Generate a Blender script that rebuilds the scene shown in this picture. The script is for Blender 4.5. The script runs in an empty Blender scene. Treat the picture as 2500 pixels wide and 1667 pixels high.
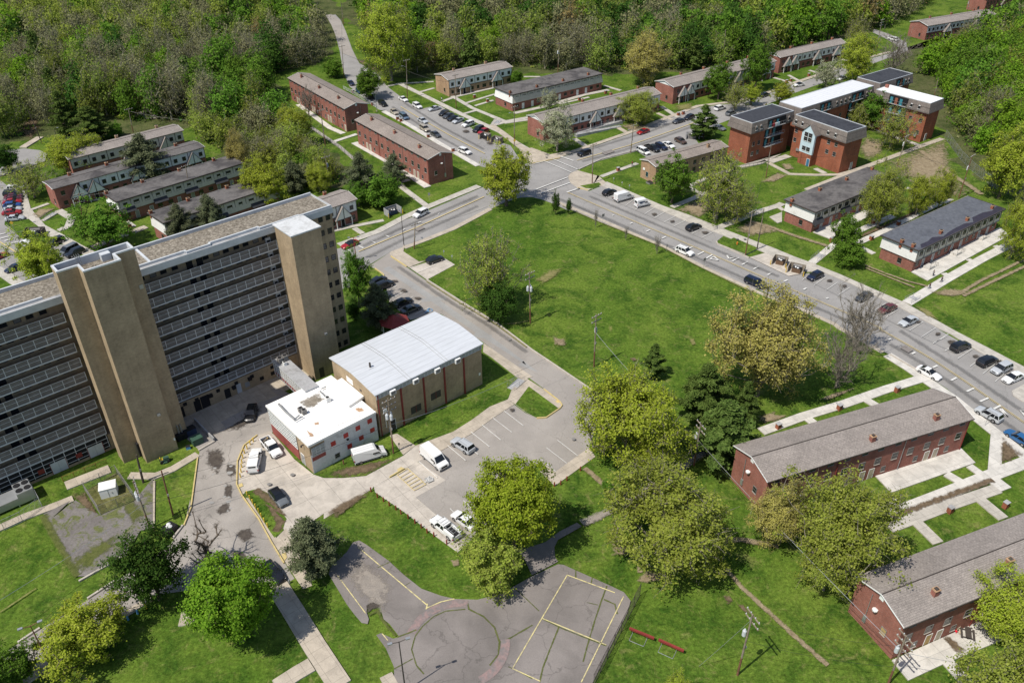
import bpy,math,random,sys
import numpy as np
from mathutils import Vector,Matrix
random.seed(7);rng=np.random.default_rng(11)
SC=bpy.context.scene
COL=SC.collection
D2R=math.radians
# ------------------------------------------------------------------ camera: a drone about 95 m above the estate
CAM_H=95.0
FPX,PITCH,ROLL=2028.4,0.589741,-0.009339
cp,sp,cr,sr=math.cos(PITCH),math.sin(PITCH),math.cos(ROLL),math.sin(ROLL)
FW=np.array([0,cp,-sp]);r_=np.array([1.,0,0]);u_=np.cross(r_,FW)
RT=cr*r_+sr*u_;UP=-sr*r_+cr*u_
EYE=np.array([0,0,CAM_H])
def G(p,z=0.0):
 """where a sight line of the survey photograph meets the level z (metres)"""
 d=FW*FPX+RT*(p[0]-1250)-UP*(p[1]-833.5)
 t=(z-CAM_H)/d[2]
 return d[:2]*t
def PX(X):
 v=np.array(X,float)-EYE
 w=v@FW
 return np.array([1250+FPX*(v@RT)/w,833.5-FPX*(v@UP)/w])
def Q(r,c,x,y):
 return(c*600+x*700/2350,r*400+y*700/2350)
def QQ(r,c,*xy):
 return[Q(r,c,xy[i],xy[i+1])for i in range(0,len(xy),2)]
def height_at(base,top,zmax=45):
 g=G(base);zs=np.linspace(0,zmax,451)
 best=min(zs,key=lambda z:abs(PX((g[0],g[1],z))[1]-top[1]))
 return float(best)
cam_data=bpy.data.cameras.new("camera");cam=bpy.data.objects.new("camera",cam_data);COL.objects.link(cam)
cam_data.sensor_width=36;cam_data.lens=FPX/2500*36;cam_data.clip_end=3000;cam_data.clip_start=1
m3=Matrix((RT,UP,-FW)).transposed()
cam.matrix_world=Matrix.Translation(EYE)@m3.to_4x4()
SC.camera=cam
# ------------------------------------------------------------------ light
SUN_AZ,SUN_EL=D2R(218),D2R(58)
W=bpy.data.worlds.new("World");SC.world=W;W.use_nodes=True
nt=W.node_tree;nt.nodes.clear()
sky=nt.nodes.new('ShaderNodeTexSky');sky.sky_type='NISHITA';sky.sun_disc=False
sky.sun_elevation=SUN_EL
sky.sun_rotation=math.pi/2-SUN_AZ
bg=nt.nodes.new('ShaderNodeBackground');bg.inputs[1].default_value=0.108
wo=nt.nodes.new('ShaderNodeOutputWorld')
nt.links.new(sky.outputs[0],bg.inputs[0]);nt.links.new(bg.outputs[0],wo.inputs[0])
sl=bpy.data.lights.new("sun",'SUN');sl.energy=4.3;sl.angle=D2R(0.53);sl.color=(1.0,0.945,0.85)
so=bpy.data.objects.new("sun",sl);COL.objects.link(so)
so.rotation_euler=Vector((-math.cos(SUN_AZ)*math.cos(SUN_EL),-math.sin(SUN_AZ)*math.cos(SUN_EL),-math.sin(SUN_EL))).to_track_quat('-Z','Y').to_euler()
so.location=(0,0,300)
SC.view_settings.view_transform='Standard';SC.view_settings.look='None'
SC.view_settings.exposure=0.2;SC.view_settings.gamma=1.0
SC.render.engine='CYCLES'
SC.cycles.max_bounces=5;SC.cycles.diffuse_bounces=3;SC.cycles.glossy_bounces=2;SC.cycles.transmission_bounces=2
SC.cycles.transparent_max_bounces=6;SC.cycles.use_denoising=True
SC.cycles.use_adaptive_sampling=True
SC.render.film_transparent=False
# ------------------------------------------------------------------ materials
MATS={}
class NT:
 def __init__(s,name):
  s.m=bpy.data.materials.new(name);s.m.use_nodes=True;s.t=s.m.node_tree;s.t.nodes.clear()
  s.out=s.n('ShaderNodeOutputMaterial')
 def n(s,typ,**kw):
  nd=s.t.nodes.new(typ)
  for k,v in kw.items():
   if k in nd.inputs:nd.inputs[k].default_value=v
   else:setattr(nd,k,v)
  return nd
 def l(s,a,b):s.t.links.new(a,b)
 def coord(s,kind='Object'):
  if not hasattr(s,'_c'):s._c=s.n('ShaderNodeTexCoord')
  return s._c.outputs[kind]
 def pos(s):
  if not hasattr(s,'_g'):s._g=s.n('ShaderNodeNewGeometry')
  return s._g.outputs['Position']
 def noise(s,vec,scale,detail=3,rough=.6,dist=0.0):
  nd=s.n('ShaderNodeTexNoise');nd.inputs['Scale'].default_value=scale;nd.inputs['Detail'].default_value=detail
  nd.inputs['Roughness'].default_value=rough;nd.inputs['Distortion'].default_value=dist
  s.l(vec,nd.inputs['Vector']);return nd.outputs['Fac']
 def ramp(s,fac,stops,interp='LINEAR'):
  nd=s.n('ShaderNodeValToRGB');e=nd.color_ramp.elements;nd.color_ramp.interpolation=interp
  while len(e)<len(stops):e.new(0.5)
  for el,(p,c)in zip(e,stops):
   el.position=p;el.color=(c,c,c,1)if isinstance(c,(int,float))else(*c,1)
  s.l(fac,nd.inputs[0]);return nd.outputs[0]
 def mix(s,a,b,fac,mode='MIX'):
  nd=s.n('ShaderNodeMix',data_type='RGBA',blend_type=mode)
  for v,i in((fac,0),(a,6),(b,7)):
   if isinstance(v,(int,float)):nd.inputs[i].default_value=v
   elif isinstance(v,tuple):nd.inputs[i].default_value=(*v,1)
   else:s.l(v,nd.inputs[i])
  return nd.outputs[2]
 def math(s,op,a,b=0.0):
  nd=s.n('ShaderNodeMath',operation=op)
  for v,i in((a,0),(b,1)):
   if isinstance(v,(int,float)):nd.inputs[i].default_value=v
   else:s.l(v,nd.inputs[i])
  return nd.outputs[0]
 def scale(s,vec,v):
  nd=s.n('ShaderNodeMapping');nd.inputs['Scale'].default_value=v;s.l(vec,nd.inputs[0]);return nd.outputs[0]
 def finish(s,col,rough=.9,metal=0.0,spec=.3,bump=None,bstr=.3,bdist=.05,alpha=None):
  b=s.n('ShaderNodeBsdfPrincipled')
  for v,k in((col,'Base Color'),(rough,'Roughness'),(metal,'Metallic')):
   if isinstance(v,(int,float)):b.inputs[k].default_value=v
   elif isinstance(v,tuple):b.inputs[k].default_value=(*v,1)
   else:s.l(v,b.inputs[k])
  b.inputs['Specular IOR Level'].default_value=spec
  if bump is not None:
   bp=s.n('ShaderNodeBump');bp.inputs['Strength'].default_value=bstr;bp.inputs['Distance'].default_value=bdist
   s.l(bump,bp.inputs['Height']);s.l(bp.outputs[0],b.inputs['Normal'])
  if alpha is not None:
   tr=s.n('ShaderNodeBsdfTransparent');mx=s.n('ShaderNodeMixShader')
   s.l(alpha,mx.inputs[0]);s.l(tr.outputs[0],mx.inputs[1]);s.l(b.outputs[0],mx.inputs[2]);s.l(mx.outputs[0],s.out.inputs[0])
  else:s.l(b.outputs[0],s.out.inputs[0])
  return s.m
def plain(name,col,rough=.7,metal=0.0,spec=.3,var=.18,sc=.8):
 t=NT(name);p=t.pos()
 f=t.noise(p,sc,4,.65)
 dark=tuple(c*(1-var)for c in col);lite=tuple(min(1,c*(1+var))for c in col)
 return t.finish(t.ramp(f,[(.3,dark),(.7,lite)]),rough,metal,spec)
def stained(name,col,dark,lo=.5,hi=.7,sc=.25,rough=.9,fine=3.0,fv=.12,spec=.25):
 """a base colour with darker stains of their own shape"""
 t=NT(name);p=t.pos()
 a=t.ramp(t.noise(p,sc,5,.62,.4),[(lo,0.0),(hi,1.0)])
 f=t.noise(p,fine,3,.7)
 c=t.mix(col,dark,a)
 c=t.mix(c,t.ramp(f,[(.25,1-fv*1.6),(.75,1+fv)]),1.0,'MULTIPLY')
 return t.finish(c,rough,0,spec)
def M(name):return MATS[name]
def grass_mat(name,dark,mid,lite,straw,amt=.5):
 t=NT(name);p=t.pos()
 big=t.noise(p,.03,5,.65,.8);med=t.noise(p,.16,5,.7,.5);fin=t.noise(p,1.9,4,.8);vf=t.noise(p,6.0,2,.8)
 c=t.mix(mid,lite,t.ramp(big,[(.36,0.0),(.68,1.0)]))
 c=t.mix(c,dark,t.ramp(med,[(.38,.95),(.56,0.0)]))
 c=t.mix(c,lite,t.ramp(t.noise(p,.75,5,.75,.6),[(.50,0.0),(.74,.75)]))
 s1=t.math('MULTIPLY',t.ramp(t.noise(p,.33,6,.78,1.0),[(.55,0.0),(.74,1.0)]),amt)
 c=t.mix(c,straw,s1)
 c=t.mix(c,t.ramp(fin,[(.28,.42),(.5,1.0),(.72,1.7)]),.95,'MULTIPLY')
 c=t.mix(c,t.ramp(vf,[(.3,.7),(.7,1.3)]),.8,'MULTIPLY')
 return t.finish(c,1.0,0,.05,bump=fin,bstr=.6,bdist=.12)
MATS['grass']=grass_mat('grass',(.032,.072,.009),(.063,.118,.014),(.122,.172,.027),(.20,.185,.07),.85)
MATS['weedy']=grass_mat('weedy_grass',(.05,.075,.02),(.09,.10,.03),(.14,.13,.055),(.24,.19,.11),.9)
MATS['wood_floor']=grass_mat('woodland_floor',(.04,.055,.018),(.085,.085,.04),(.08,.105,.03),(.15,.12,.075),.9)
def dirt_mat(name,a,b,amax=.95):
 t=NT(name);p=t.pos()
 f=t.noise(p,1.1,4,.7);c=t.mix(a,b,t.ramp(f,[(.3,0.0),(.7,1.0)]))
 c=t.mix(c,t.ramp(t.noise(p,5.0,2,.7),[(.3,.75),(.7,1.2)]),.8,'MULTIPLY')
 at=t.n('ShaderNodeAttribute',attribute_name='edge')
 e=t.math('ADD',at.outputs['Fac'],t.math('MULTIPLY',t.math('SUBTRACT',t.noise(p,1.3,6,.8),.5),2.2))
 al=t.ramp(e,[(.30,0.0),(.80,amax)])
 return t.finish(c,1.0,0,.05,alpha=al)
MATS['dirt']=dirt_mat('bare_dirt',(.19,.145,.09),(.33,.27,.18))
MATS['mulch']=dirt_mat('brown_mulch',(.085,.062,.04),(.19,.14,.09))
MATS['soilstain']=dirt_mat('damp_stain',(.06,.05,.045),(.11,.095,.08))
MATS['tyrewear']=dirt_mat('tyre_darkened_asphalt',(.10,.095,.09),(.14,.135,.13),.38)
MATS['strawpatch']=dirt_mat('dry_grass',(.15,.15,.05),(.25,.22,.10))
MATS['darkgrass']=dirt_mat('weed_growth',(.075,.095,.025),(.14,.15,.05),.85)
def asphalt(name,col,crack=.5,tint=.1):
 t=NT(name);p=t.pos()
 f=t.noise(p,.12,4,.6,.4);g=t.noise(p,6.0,2,.8);st=t.ramp(t.noise(p,.45,5,.7,.6),[(.58,0.0),(.75,1.0)])
 c=t.mix(tuple(x*(1-tint)for x in col),tuple(x*(1+tint)for x in col),t.ramp(f,[(.35,0.0),(.65,1.0)]))
 c=t.mix(c,tuple(x*.72 for x in col),t.math('MULTIPLY',st,.45))
 c=t.mix(c,t.ramp(g,[(.2,.86),(.8,1.14)]),1.0,'MULTIPLY')
 v=t.n('ShaderNodeTexVoronoi',feature='DISTANCE_TO_EDGE');v.inputs['Scale'].default_value=.13
 wp=t.n('ShaderNodeVectorMath',operation='ADD');t.l(p,wp.inputs[0])
 nz=t.n('ShaderNodeTexNoise');nz.inputs['Scale'].default_value=.5;nz.inputs['Detail'].default_value=4;t.l(p,nz.inputs['Vector'])
 sc=t.n('ShaderNodeVectorMath',operation='SCALE');sc.inputs['Scale'].default_value=3.0;t.l(nz.outputs['Color'],sc.inputs[0]);t.l(sc.outputs[0],wp.inputs[1])
 t.l(wp.outputs[0],v.inputs['Vector'])
 cr_=t.ramp(v.outputs['Distance'],[(0.0,1.0),(.012,0.0)])
 c=t.mix(c,tuple(x*.4 for x in col),t.math('MULTIPLY',cr_,crack))
 return t.finish(c,.95,0,.2)
MATS['asphalt']=asphalt('asphalt',(.265,.255,.245),.4)
MATS['lot']=asphalt('warm_asphalt',(.295,.27,.245),.3)
MATS['lane']=asphalt('old_lane_asphalt',(.30,.275,.25),.6,.16)
MATS['court']=asphalt('old_court_asphalt',(.195,.175,.163),.5,.2)
MATS['patch']=asphalt('lighter_asphalt_patch',(.285,.28,.27),.1)
MATS['courtlight']=dirt_mat('worn_light_asphalt',(.24,.215,.19),(.32,.28,.24))
def mossy():
 t=NT('mossy_old_tarmac');p=t.pos();n1=t.noise(p,.42,7,.74,1.2);n2=t.noise(p,3.0,3,.8)
 c=t.ramp(t.noise(p,.2,4,.6),[(.3,(.135,.122,.118)),(.7,(.20,.185,.175))]);c=t.mix(c,t.ramp(n2,[(.2,.7),(.8,1.3)]),1.0,'MULTIPLY')
 g_=t.ramp(n2,[(.3,(.06,.085,.02)),(.7,(.15,.16,.05))]);c=t.mix(c,g_,t.ramp(n1,[(.50,0.0),(.60,.9)]));return t.finish(c,.95,0,.1)
MATS['weedlot']=mossy()
def concrete(name,col,joint=1.8,ang=0.0,jd=.62,stain=.4):
 t=NT(name);p=t.pos()
 f=t.noise(p,.5,5,.65,.5);g=t.noise(p,5,2,.7)
 c=t.mix(tuple(x*.8 for x in col),tuple(min(1,x*1.08)for x in col),t.ramp(f,[(.33,0.0),(.6,1.0)]))
 c=t.mix(c,t.ramp(g,[(.2,.9),(.8,1.08)]),1.0,'MULTIPLY')
 mp=t.n('ShaderNodeMapping');mp.inputs['Rotation'].default_value=(0,0,-ang);t.l(p,mp.inputs[0])
 b=t.n('ShaderNodeTexBrick');b.offset=0.0
 b.inputs['Scale'].default_value=1.0;b.inputs['Mortar Size'].default_value=.03;b.inputs['Mortar Smooth'].default_value=.3
 b.inputs['Brick Width'].default_value=joint;b.inputs['Row Height'].default_value=joint
 b.inputs['Color1'].default_value=(1,1,1,1);b.inputs['Color2'].default_value=(.93,.93,.93,1);b.inputs['Mortar'].default_value=(jd,jd,jd,1)
 t.l(mp.outputs[0],b.inputs['Vector'])
 c=t.mix(c,b.outputs['Color'],1.0,'MULTIPLY')
 return t.finish(c,.92,0,.2)
MATS['concrete']=concrete('pale_concrete',(.455,.425,.375),1.8,D2R(22))
MATS['concrete_new']=concrete('new_white_concrete',(.555,.53,.485),2.2,D2R(22))
MATS['concrete_tan']=concrete('tan_concrete',(.43,.375,.305),1.9,D2R(38))
MATS['drive']=concrete('driveway_concrete',(.47,.425,.37),4.2,D2R(38),.5)
MATS['kerb']=plain('kerb_concrete',(.42,.38,.33),.9)
MATS['paint_white']=stained('white_road_paint',(.62,.61,.58),(.42,.41,.39),.5,.75,1.5)
MATS['paint_yellow']=stained('yellow_road_paint',(.54,.43,.19),(.40,.34,.21),.5,.75,1.5)
MATS['paint_court']=stained('faded_yellow_paint',(.62,.54,.26),(.33,.29,.19),.45,.65,1.2)
MATS['paint_red']=stained('faded_red_paint',(.27,.19,.18),(.19,.17,.165),.42,.62,.9)
MATS['paint_blue']=plain('blue_paint',(.10,.28,.50),.8)
def brick(name,a,b,mort,ang=True):
 t=NT(name);o=t.coord('Object')
 sep=t.n('ShaderNodeSeparateXYZ');t.l(o,sep.inputs[0])
 u=t.math('ADD',sep.outputs[0],sep.outputs[1]);cb=t.n('ShaderNodeCombineXYZ');t.l(u,cb.inputs[0]);t.l(sep.outputs[2],cb.inputs[1])
 br=t.n('ShaderNodeTexBrick');br.inputs['Scale'].default_value=1.0;br.inputs['Brick Width'].default_value=.42;br.inputs['Row Height'].default_value=.16
 br.inputs['Mortar Size'].default_value=.014;br.inputs['Color1'].default_value=(*a,1);br.inputs['Color2'].default_value=(*b,1);br.inputs['Mortar'].default_value=(*mort,1)
 t.l(cb.outputs[0],br.inputs['Vector'])
 f=t.noise(t.pos(),.35,5,.65,.3);g=t.noise(t.pos(),2.5,3,.7)
 c=t.mix(br.outputs['Color'],t.ramp(f,[(.3,.80),(.7,1.15)]),1.0,'MULTIPLY')
 c=t.mix(c,t.ramp(g,[(.3,.88),(.7,1.12)]),1.0,'MULTIPLY')
 c=t.mix(c,t.ramp(t.noise(t.scale(t.pos(),(1,1,.06)),.9,4,.7),[(.3,.86),(.65,1.06)]),1.0,'MULTIPLY')
 return t.finish(c,.92,0,.15)
MATS['brick_red']=brick('red_brick',(.315,.115,.085),(.26,.095,.072),(.30,.20,.165))
MATS['brick_orange']=brick('orange_red_brick',(.32,.098,.05),(.26,.08,.043),(.29,.16,.115))
MATS['brick_tan']=brick('tan_brick',(.41,.26,.155),(.34,.21,.125),(.40,.31,.22))
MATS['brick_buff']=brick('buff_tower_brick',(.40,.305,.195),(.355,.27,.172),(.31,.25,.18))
def shingle(name,a,b,c0):
 t=NT(name);o=t.coord('Object')
 br=t.n('ShaderNodeTexBrick');br.inputs['Scale'].default_value=1.0;br.inputs['Brick Width'].default_value=.55;br.inputs['Row Height'].default_value=.26
 br.inputs['Mortar Size'].default_value=.022;br.inputs['Bias'].default_value=0.1
 br.inputs['Color1'].default_value=(*a,1);br.inputs['Color2'].default_value=(*b,1);br.inputs['Mortar'].default_value=(*c0,1)
 t.l(o,br.inputs['Vector'])
 f=t.noise(t.pos(),.22,5,.65,.4);g=t.noise(t.pos(),3.2,3,.8)
 c=t.mix(br.outputs['Color'],t.ramp(f,[(.3,.86),(.7,1.12)]),1.0,'MULTIPLY')
 c=t.mix(c,t.ramp(g,[(.28,.72),(.72,1.25)]),1.0,'MULTIPLY')
 return t.finish(c,.95,0,.15)
MATS['shingle']=shingle('grey_brown_shingles',(.30,.265,.24),(.255,.225,.205),(.18,.16,.145))
MATS['shingle_warm']=shingle('warm_brown_shingles',(.285,.245,.215),(.24,.205,.18),(.17,.145,.128))
MATS['shingle_dark']=shingle('dark_mansard_shingles',(.205,.175,.155),(.17,.147,.132),(.11,.095,.086))
MATS['flat_dark']=stained('weathered_dark_roofing',(.135,.125,.12),(.065,.06,.06),.45,.62,.18,.9,1.4,.2)
MATS['flat_black']=stained('black_rolled_roofing',(.045,.047,.055),(.026,.027,.033),.5,.7,.3,.75,1.2,.2)
MATS['flat_navy']=stained('dark_rubber_roofing',(.115,.122,.14),(.085,.09,.105),.5,.7,.3,.65,1.2,.2)
MATS['flat_purple']=plain('exposed_dark_underlay',(.032,.028,.042),.6,0,.4)
MATS['membrane_white']=stained('white_roof_membrane',(.83,.82,.80),(.70,.67,.62),.55,.75,.3,.7,1.4,.04)
MATS['core_top']=stained('stained_pale_roof_paint',(.56,.57,.57),(.40,.40,.39),.48,.7,.5,.8)
MATS['rust']=dirt_mat('rust_stain',(.36,.20,.11),(.55,.40,.27))
MATS['soot']=dirt_mat('roof_grime',(.16,.14,.11),(.33,.29,.24))
def metalroof(name,col):
 t=NT(name);o=t.coord('Object')
 sep=t.n('ShaderNodeSeparateXYZ');t.l(o,sep.inputs[0])
 fr=t.math('FRACT',t.math('MULTIPLY',sep.outputs[1],.82));seam=t.ramp(fr,[(.0,.74),(.07,1.0),(.92,1.0),(1.0,.78)])
 f=t.noise(t.scale(o,(.25,1.6,1)),1.2,5,.7)
 c=t.mix(tuple(x*.86 for x in col),col,t.ramp(f,[(.3,0.0),(.65,1.0)]))
 c=t.mix(c,seam,1.0,'MULTIPLY')
 return t.finish(c,.55,.0,.4)
MATS['metal_roof']=metalroof('pale_metal_roof',(.55,.57,.60))
MATS['metal_roof2']=metalroof('white_metal_roof',(.66,.67,.69))
def gravel_mat():
 t=NT('roof_gravel');p=t.pos()
 f=t.noise(p,2.2,4,.85);g=t.noise(p,.3,3,.6)
 c=t.ramp(f,[(.34,(.075,.063,.05)),(.5,(.20,.175,.14)),(.68,(.40,.36,.30))])
 c=t.mix(c,t.ramp(g,[(.3,.85),(.7,1.1)]),1.0,'MULTIPLY')
 return t.finish(c,1.0,0,.1)
MATS['gravel']=gravel_mat()
MATS['white_panel']=stained('white_siding',(.76,.75,.73),(.50,.49,.47),.55,.75,.35,.75,2,.06)
MATS['cream_panel']=stained('cream_siding',(.58,.53,.46),(.46,.42,.36),.52,.75,.35,.8,2,.07)
MATS['white_paint']=plain('white_trim_paint',(.74,.74,.72),.55,0,.4,.06)
MATS['white_brick']=stained('white_painted_brick',(.60,.60,.60),(.42,.41,.40),.52,.72,.6,.8,3,.08)
MATS['trim_brown']=plain('dark_brown_trim',(.06,.05,.045),.7)
MATS['trim_grey']=plain('grey_trim',(.20,.19,.18),.6)
MATS['awning']=plain('charcoal_awning',(.045,.045,.05),.7)
MATS['lightblue']=plain('pale_blue_siding',(.50,.62,.68),.6,0,.3,.06)
MATS['red_paint']=plain('red_painted_panel',(.38,.035,.03),.5)
MATS['dark_red']=plain('dull_red_paint',(.22,.035,.03),.6)
MATS['band_red']=plain('faded_red_band',(.26,.07,.06),.7)
MATS['fascia']=plain('pale_grey_fascia',(.50,.52,.54),.55,0,.3,.1)
MATS['slab']=stained('weathered_slab_paint',(.36,.36,.365),(.24,.235,.23),.5,.7,.4,.8)
MATS['wall_shade']=brick('buff_brick_shaded',(.34,.26,.165),(.30,.23,.145),(.27,.21,.15))  # tower buff brick darkened evenly, gallery shade put into the colour
MATS['metal']=plain('galvanised_metal',(.40,.41,.42),.45,.6,.4,.1)
MATS['post']=plain('pale_rail_paint',(.56,.57,.58),.5)
MATS['mesh_panel']=plain('grey_rail_mesh',(.155,.145,.14),.7)
MATS['black']=plain('black_paint',(.02,.02,.022),.5)
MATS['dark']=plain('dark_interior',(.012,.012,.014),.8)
MATS['door']=plain('grey_door_paint',(.30,.30,.30),.5)
MATS['door_beige']=plain('beige_door_paint',(.42,.36,.27),.6)
MATS['door_blue']=plain('blue_door_paint',(.05,.16,.27),.5)
MATS['teal']=plain('blue_green_paint',(.05,.22,.27),.5)
MATS['plywood']=plain('plywood_board',(.42,.29,.12),.8)
MATS['yellow']=plain('yellow_post_paint',(.62,.43,.05),.5)
MATS['green_bin']=plain('green_bin_paint',(.04,.085,.06),.55)
MATS['navy']=plain('navy_bin_paint',(.03,.045,.09),.5)
MATS['bark']=plain('tree_bark',(.125,.10,.078),.95,0,.1,.35,2.0)
MATS['bark_grey']=plain('grey_bark',(.215,.19,.155),.95,0,.1,.3,2.0)
MATS['twig']=plain('twig_bark',(.25,.235,.175),.95,0,.1,.3,2.0)
MATS['bark_dark']=plain('dark_bark',(.075,.06,.05),.95,0,.1,.3,2.0)
MATS['pole_wood']=stained('weathered_pole_wood',(.27,.225,.175),(.17,.13,.095),.45,.65,1.5,.9)
MATS['pole_brown']=stained('brown_pole_wood',(.19,.095,.055),(.12,.06,.04),.45,.65,1.5,.9)
MATS['plank']=stained('grey_plank',(.30,.26,.205),(.18,.15,.12),.45,.65,1.2,.9)
MATS['plank_dark']=stained('dark_plank',(.12,.105,.09),(.07,.06,.05),.45,.65,1.2,.9)
MATS['brown_bin']=plain('brown_container_paint',(.14,.085,.05),.6)
MATS['stone_fill']=plain('broken_brick_rubble',(.28,.15,.10),.95,0,.1,.35,3)
MATS['skin']=plain('skin',(.22,.12,.08),.6)
MATS['cloth_red']=plain('red_cloth',(.35,.05,.06),.9)
MATS['cloth_dark']=plain('dark_cloth',(.035,.035,.05),.9)
MATS['cloth_white']=plain('white_cloth',(.62,.62,.62),.9)
MATS['plastic_red']=plain('red_plastic',(.60,.02,.04),.4)
MATS['hydrant']=plain('orange_paint',(.60,.18,.03),.5)
MATS['water']=plain('pond_water',(.22,.25,.26),.15,0,.5)
def glass_mat(name,col,rough=.08):
 t=NT(name);return t.finish(col,rough,0,.6)
MATS['glass']=glass_mat('window_glass',(.018,.02,.024),.12)
MATS['glass_block']=plain('glass_block',(.30,.33,.33),.3,0,.5,.25,1.2)
MATS['car_glass']=glass_mat('car_glass',(.012,.014,.017),.05)
MATS['tyre']=plain('tyre_rubber',(.02,.02,.02),.9)
MATS['rim']=plain('alloy_rim',(.42,.42,.43),.35,.7,.5)
MATS['lamp_glass']=plain('headlamp_lens',(.55,.56,.57),.15,0,.6)
MATS['tail_lens']=plain('tail_lamp_lens',(.25,.012,.01),.2,0,.6)
MATS['black_trim']=plain('black_plastic_trim',(.022,.022,.024),.6)
t=NT('car_paint');oi=t.n('ShaderNodeObjectInfo')
b=t.n('ShaderNodeBsdfPrincipled');b.inputs['Roughness'].default_value=.32;b.inputs['Coat Weight'].default_value=.7;b.inputs['Coat Roughness'].default_value=.06
t.l(oi.outputs['Color'],b.inputs['Base Color']);t.l(b.outputs[0],t.out.inputs[0]);MATS['car_paint']=t.m
def leaf_mat(name,a,b_,c_,trans=.35,hue=.25):
 """leaf colours vary from leaf to leaf and from tree to tree"""
 t=NT(name)
 geo=t.n('ShaderNodeNewGeometry');oi=t.n('ShaderNodeObjectInfo')
 c=t.ramp(geo.outputs['Random Per Island'],[(0.0,a),(.5,b_),(1.0,c_)])
 f=t.noise(geo.outputs['Position'],.55,3,.6)
 c=t.mix(c,t.ramp(f,[(.3,.78),(.7,1.22)]),1.0,'MULTIPLY')
 hs=t.n('ShaderNodeHueSaturation');t.l(c,hs.inputs['Color'])
 t.l(t.math('ADD',t.math('MULTIPLY',oi.outputs['Random'],hue*.06),.5-hue*.02),hs.inputs['Hue'])
 t.l(t.math('ADD',t.math('MULTIPLY',oi.outputs['Random'],hue),1-hue*.5),hs.inputs['Value'])
 d=t.n('ShaderNodeBsdfDiffuse');tr=t.n('ShaderNodeBsdfTranslucent');mx=t.n('ShaderNodeMixShader');mx.inputs[0].default_value=trans
 t.l(hs.outputs[0],d.inputs[0]);t.l(hs.outputs[0],tr.inputs[0]);t.l(d.outputs[0],mx.inputs[1]);t.l(tr.outputs[0],mx.inputs[2]);t.l(mx.outputs[0],t.out.inputs[0])
 MATS[name]=t.m
leaf_mat('leaf_bright',(.12,.23,.018),(.17,.30,.025),(.24,.37,.04),.4)
leaf_mat('leaf_maple',(.21,.29,.02),(.29,.37,.032),(.38,.45,.055),.4)
leaf_mat('leaf_wood',(.155,.205,.035),(.21,.26,.047),(.27,.31,.072),.45,.5)
leaf_mat('leaf_woody',(.20,.25,.035),(.26,.305,.05),(.33,.365,.08),.45,.5)
leaf_mat('leaf_yellow',(.275,.34,.03),(.35,.41,.045),(.44,.475,.08),.45)
leaf_mat('leaf_olive',(.235,.295,.045),(.31,.365,.06),(.39,.425,.095),.45,.22)
leaf_mat('leaf_gold',(.31,.29,.075),(.40,.36,.10),(.50,.44,.15),.4)
leaf_mat('leaf_mid',(.085,.17,.02),(.12,.225,.028),(.17,.28,.04),.4,.3)
leaf_mat('leaf_dark',(.04,.095,.016),(.06,.125,.022),(.085,.155,.03),.35,.3)
leaf_mat('leaf_pine',(.07,.118,.026),(.105,.16,.036),(.15,.21,.055),.3,.25)
leaf_mat('leaf_greypine',(.085,.105,.055),(.125,.145,.075),(.17,.185,.10),.2,.3)
leaf_mat('leaf_blossom',(.25,.28,.14),(.36,.38,.23),(.47,.48,.35),.35,.2)
leaf_mat('leaf_bud',(.165,.17,.075),(.21,.21,.10),(.26,.25,.125),.35,.4)
leaf_mat('leaf_red',(.18,.145,.055),(.23,.175,.07),(.28,.21,.09),.35,.2)
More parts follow.
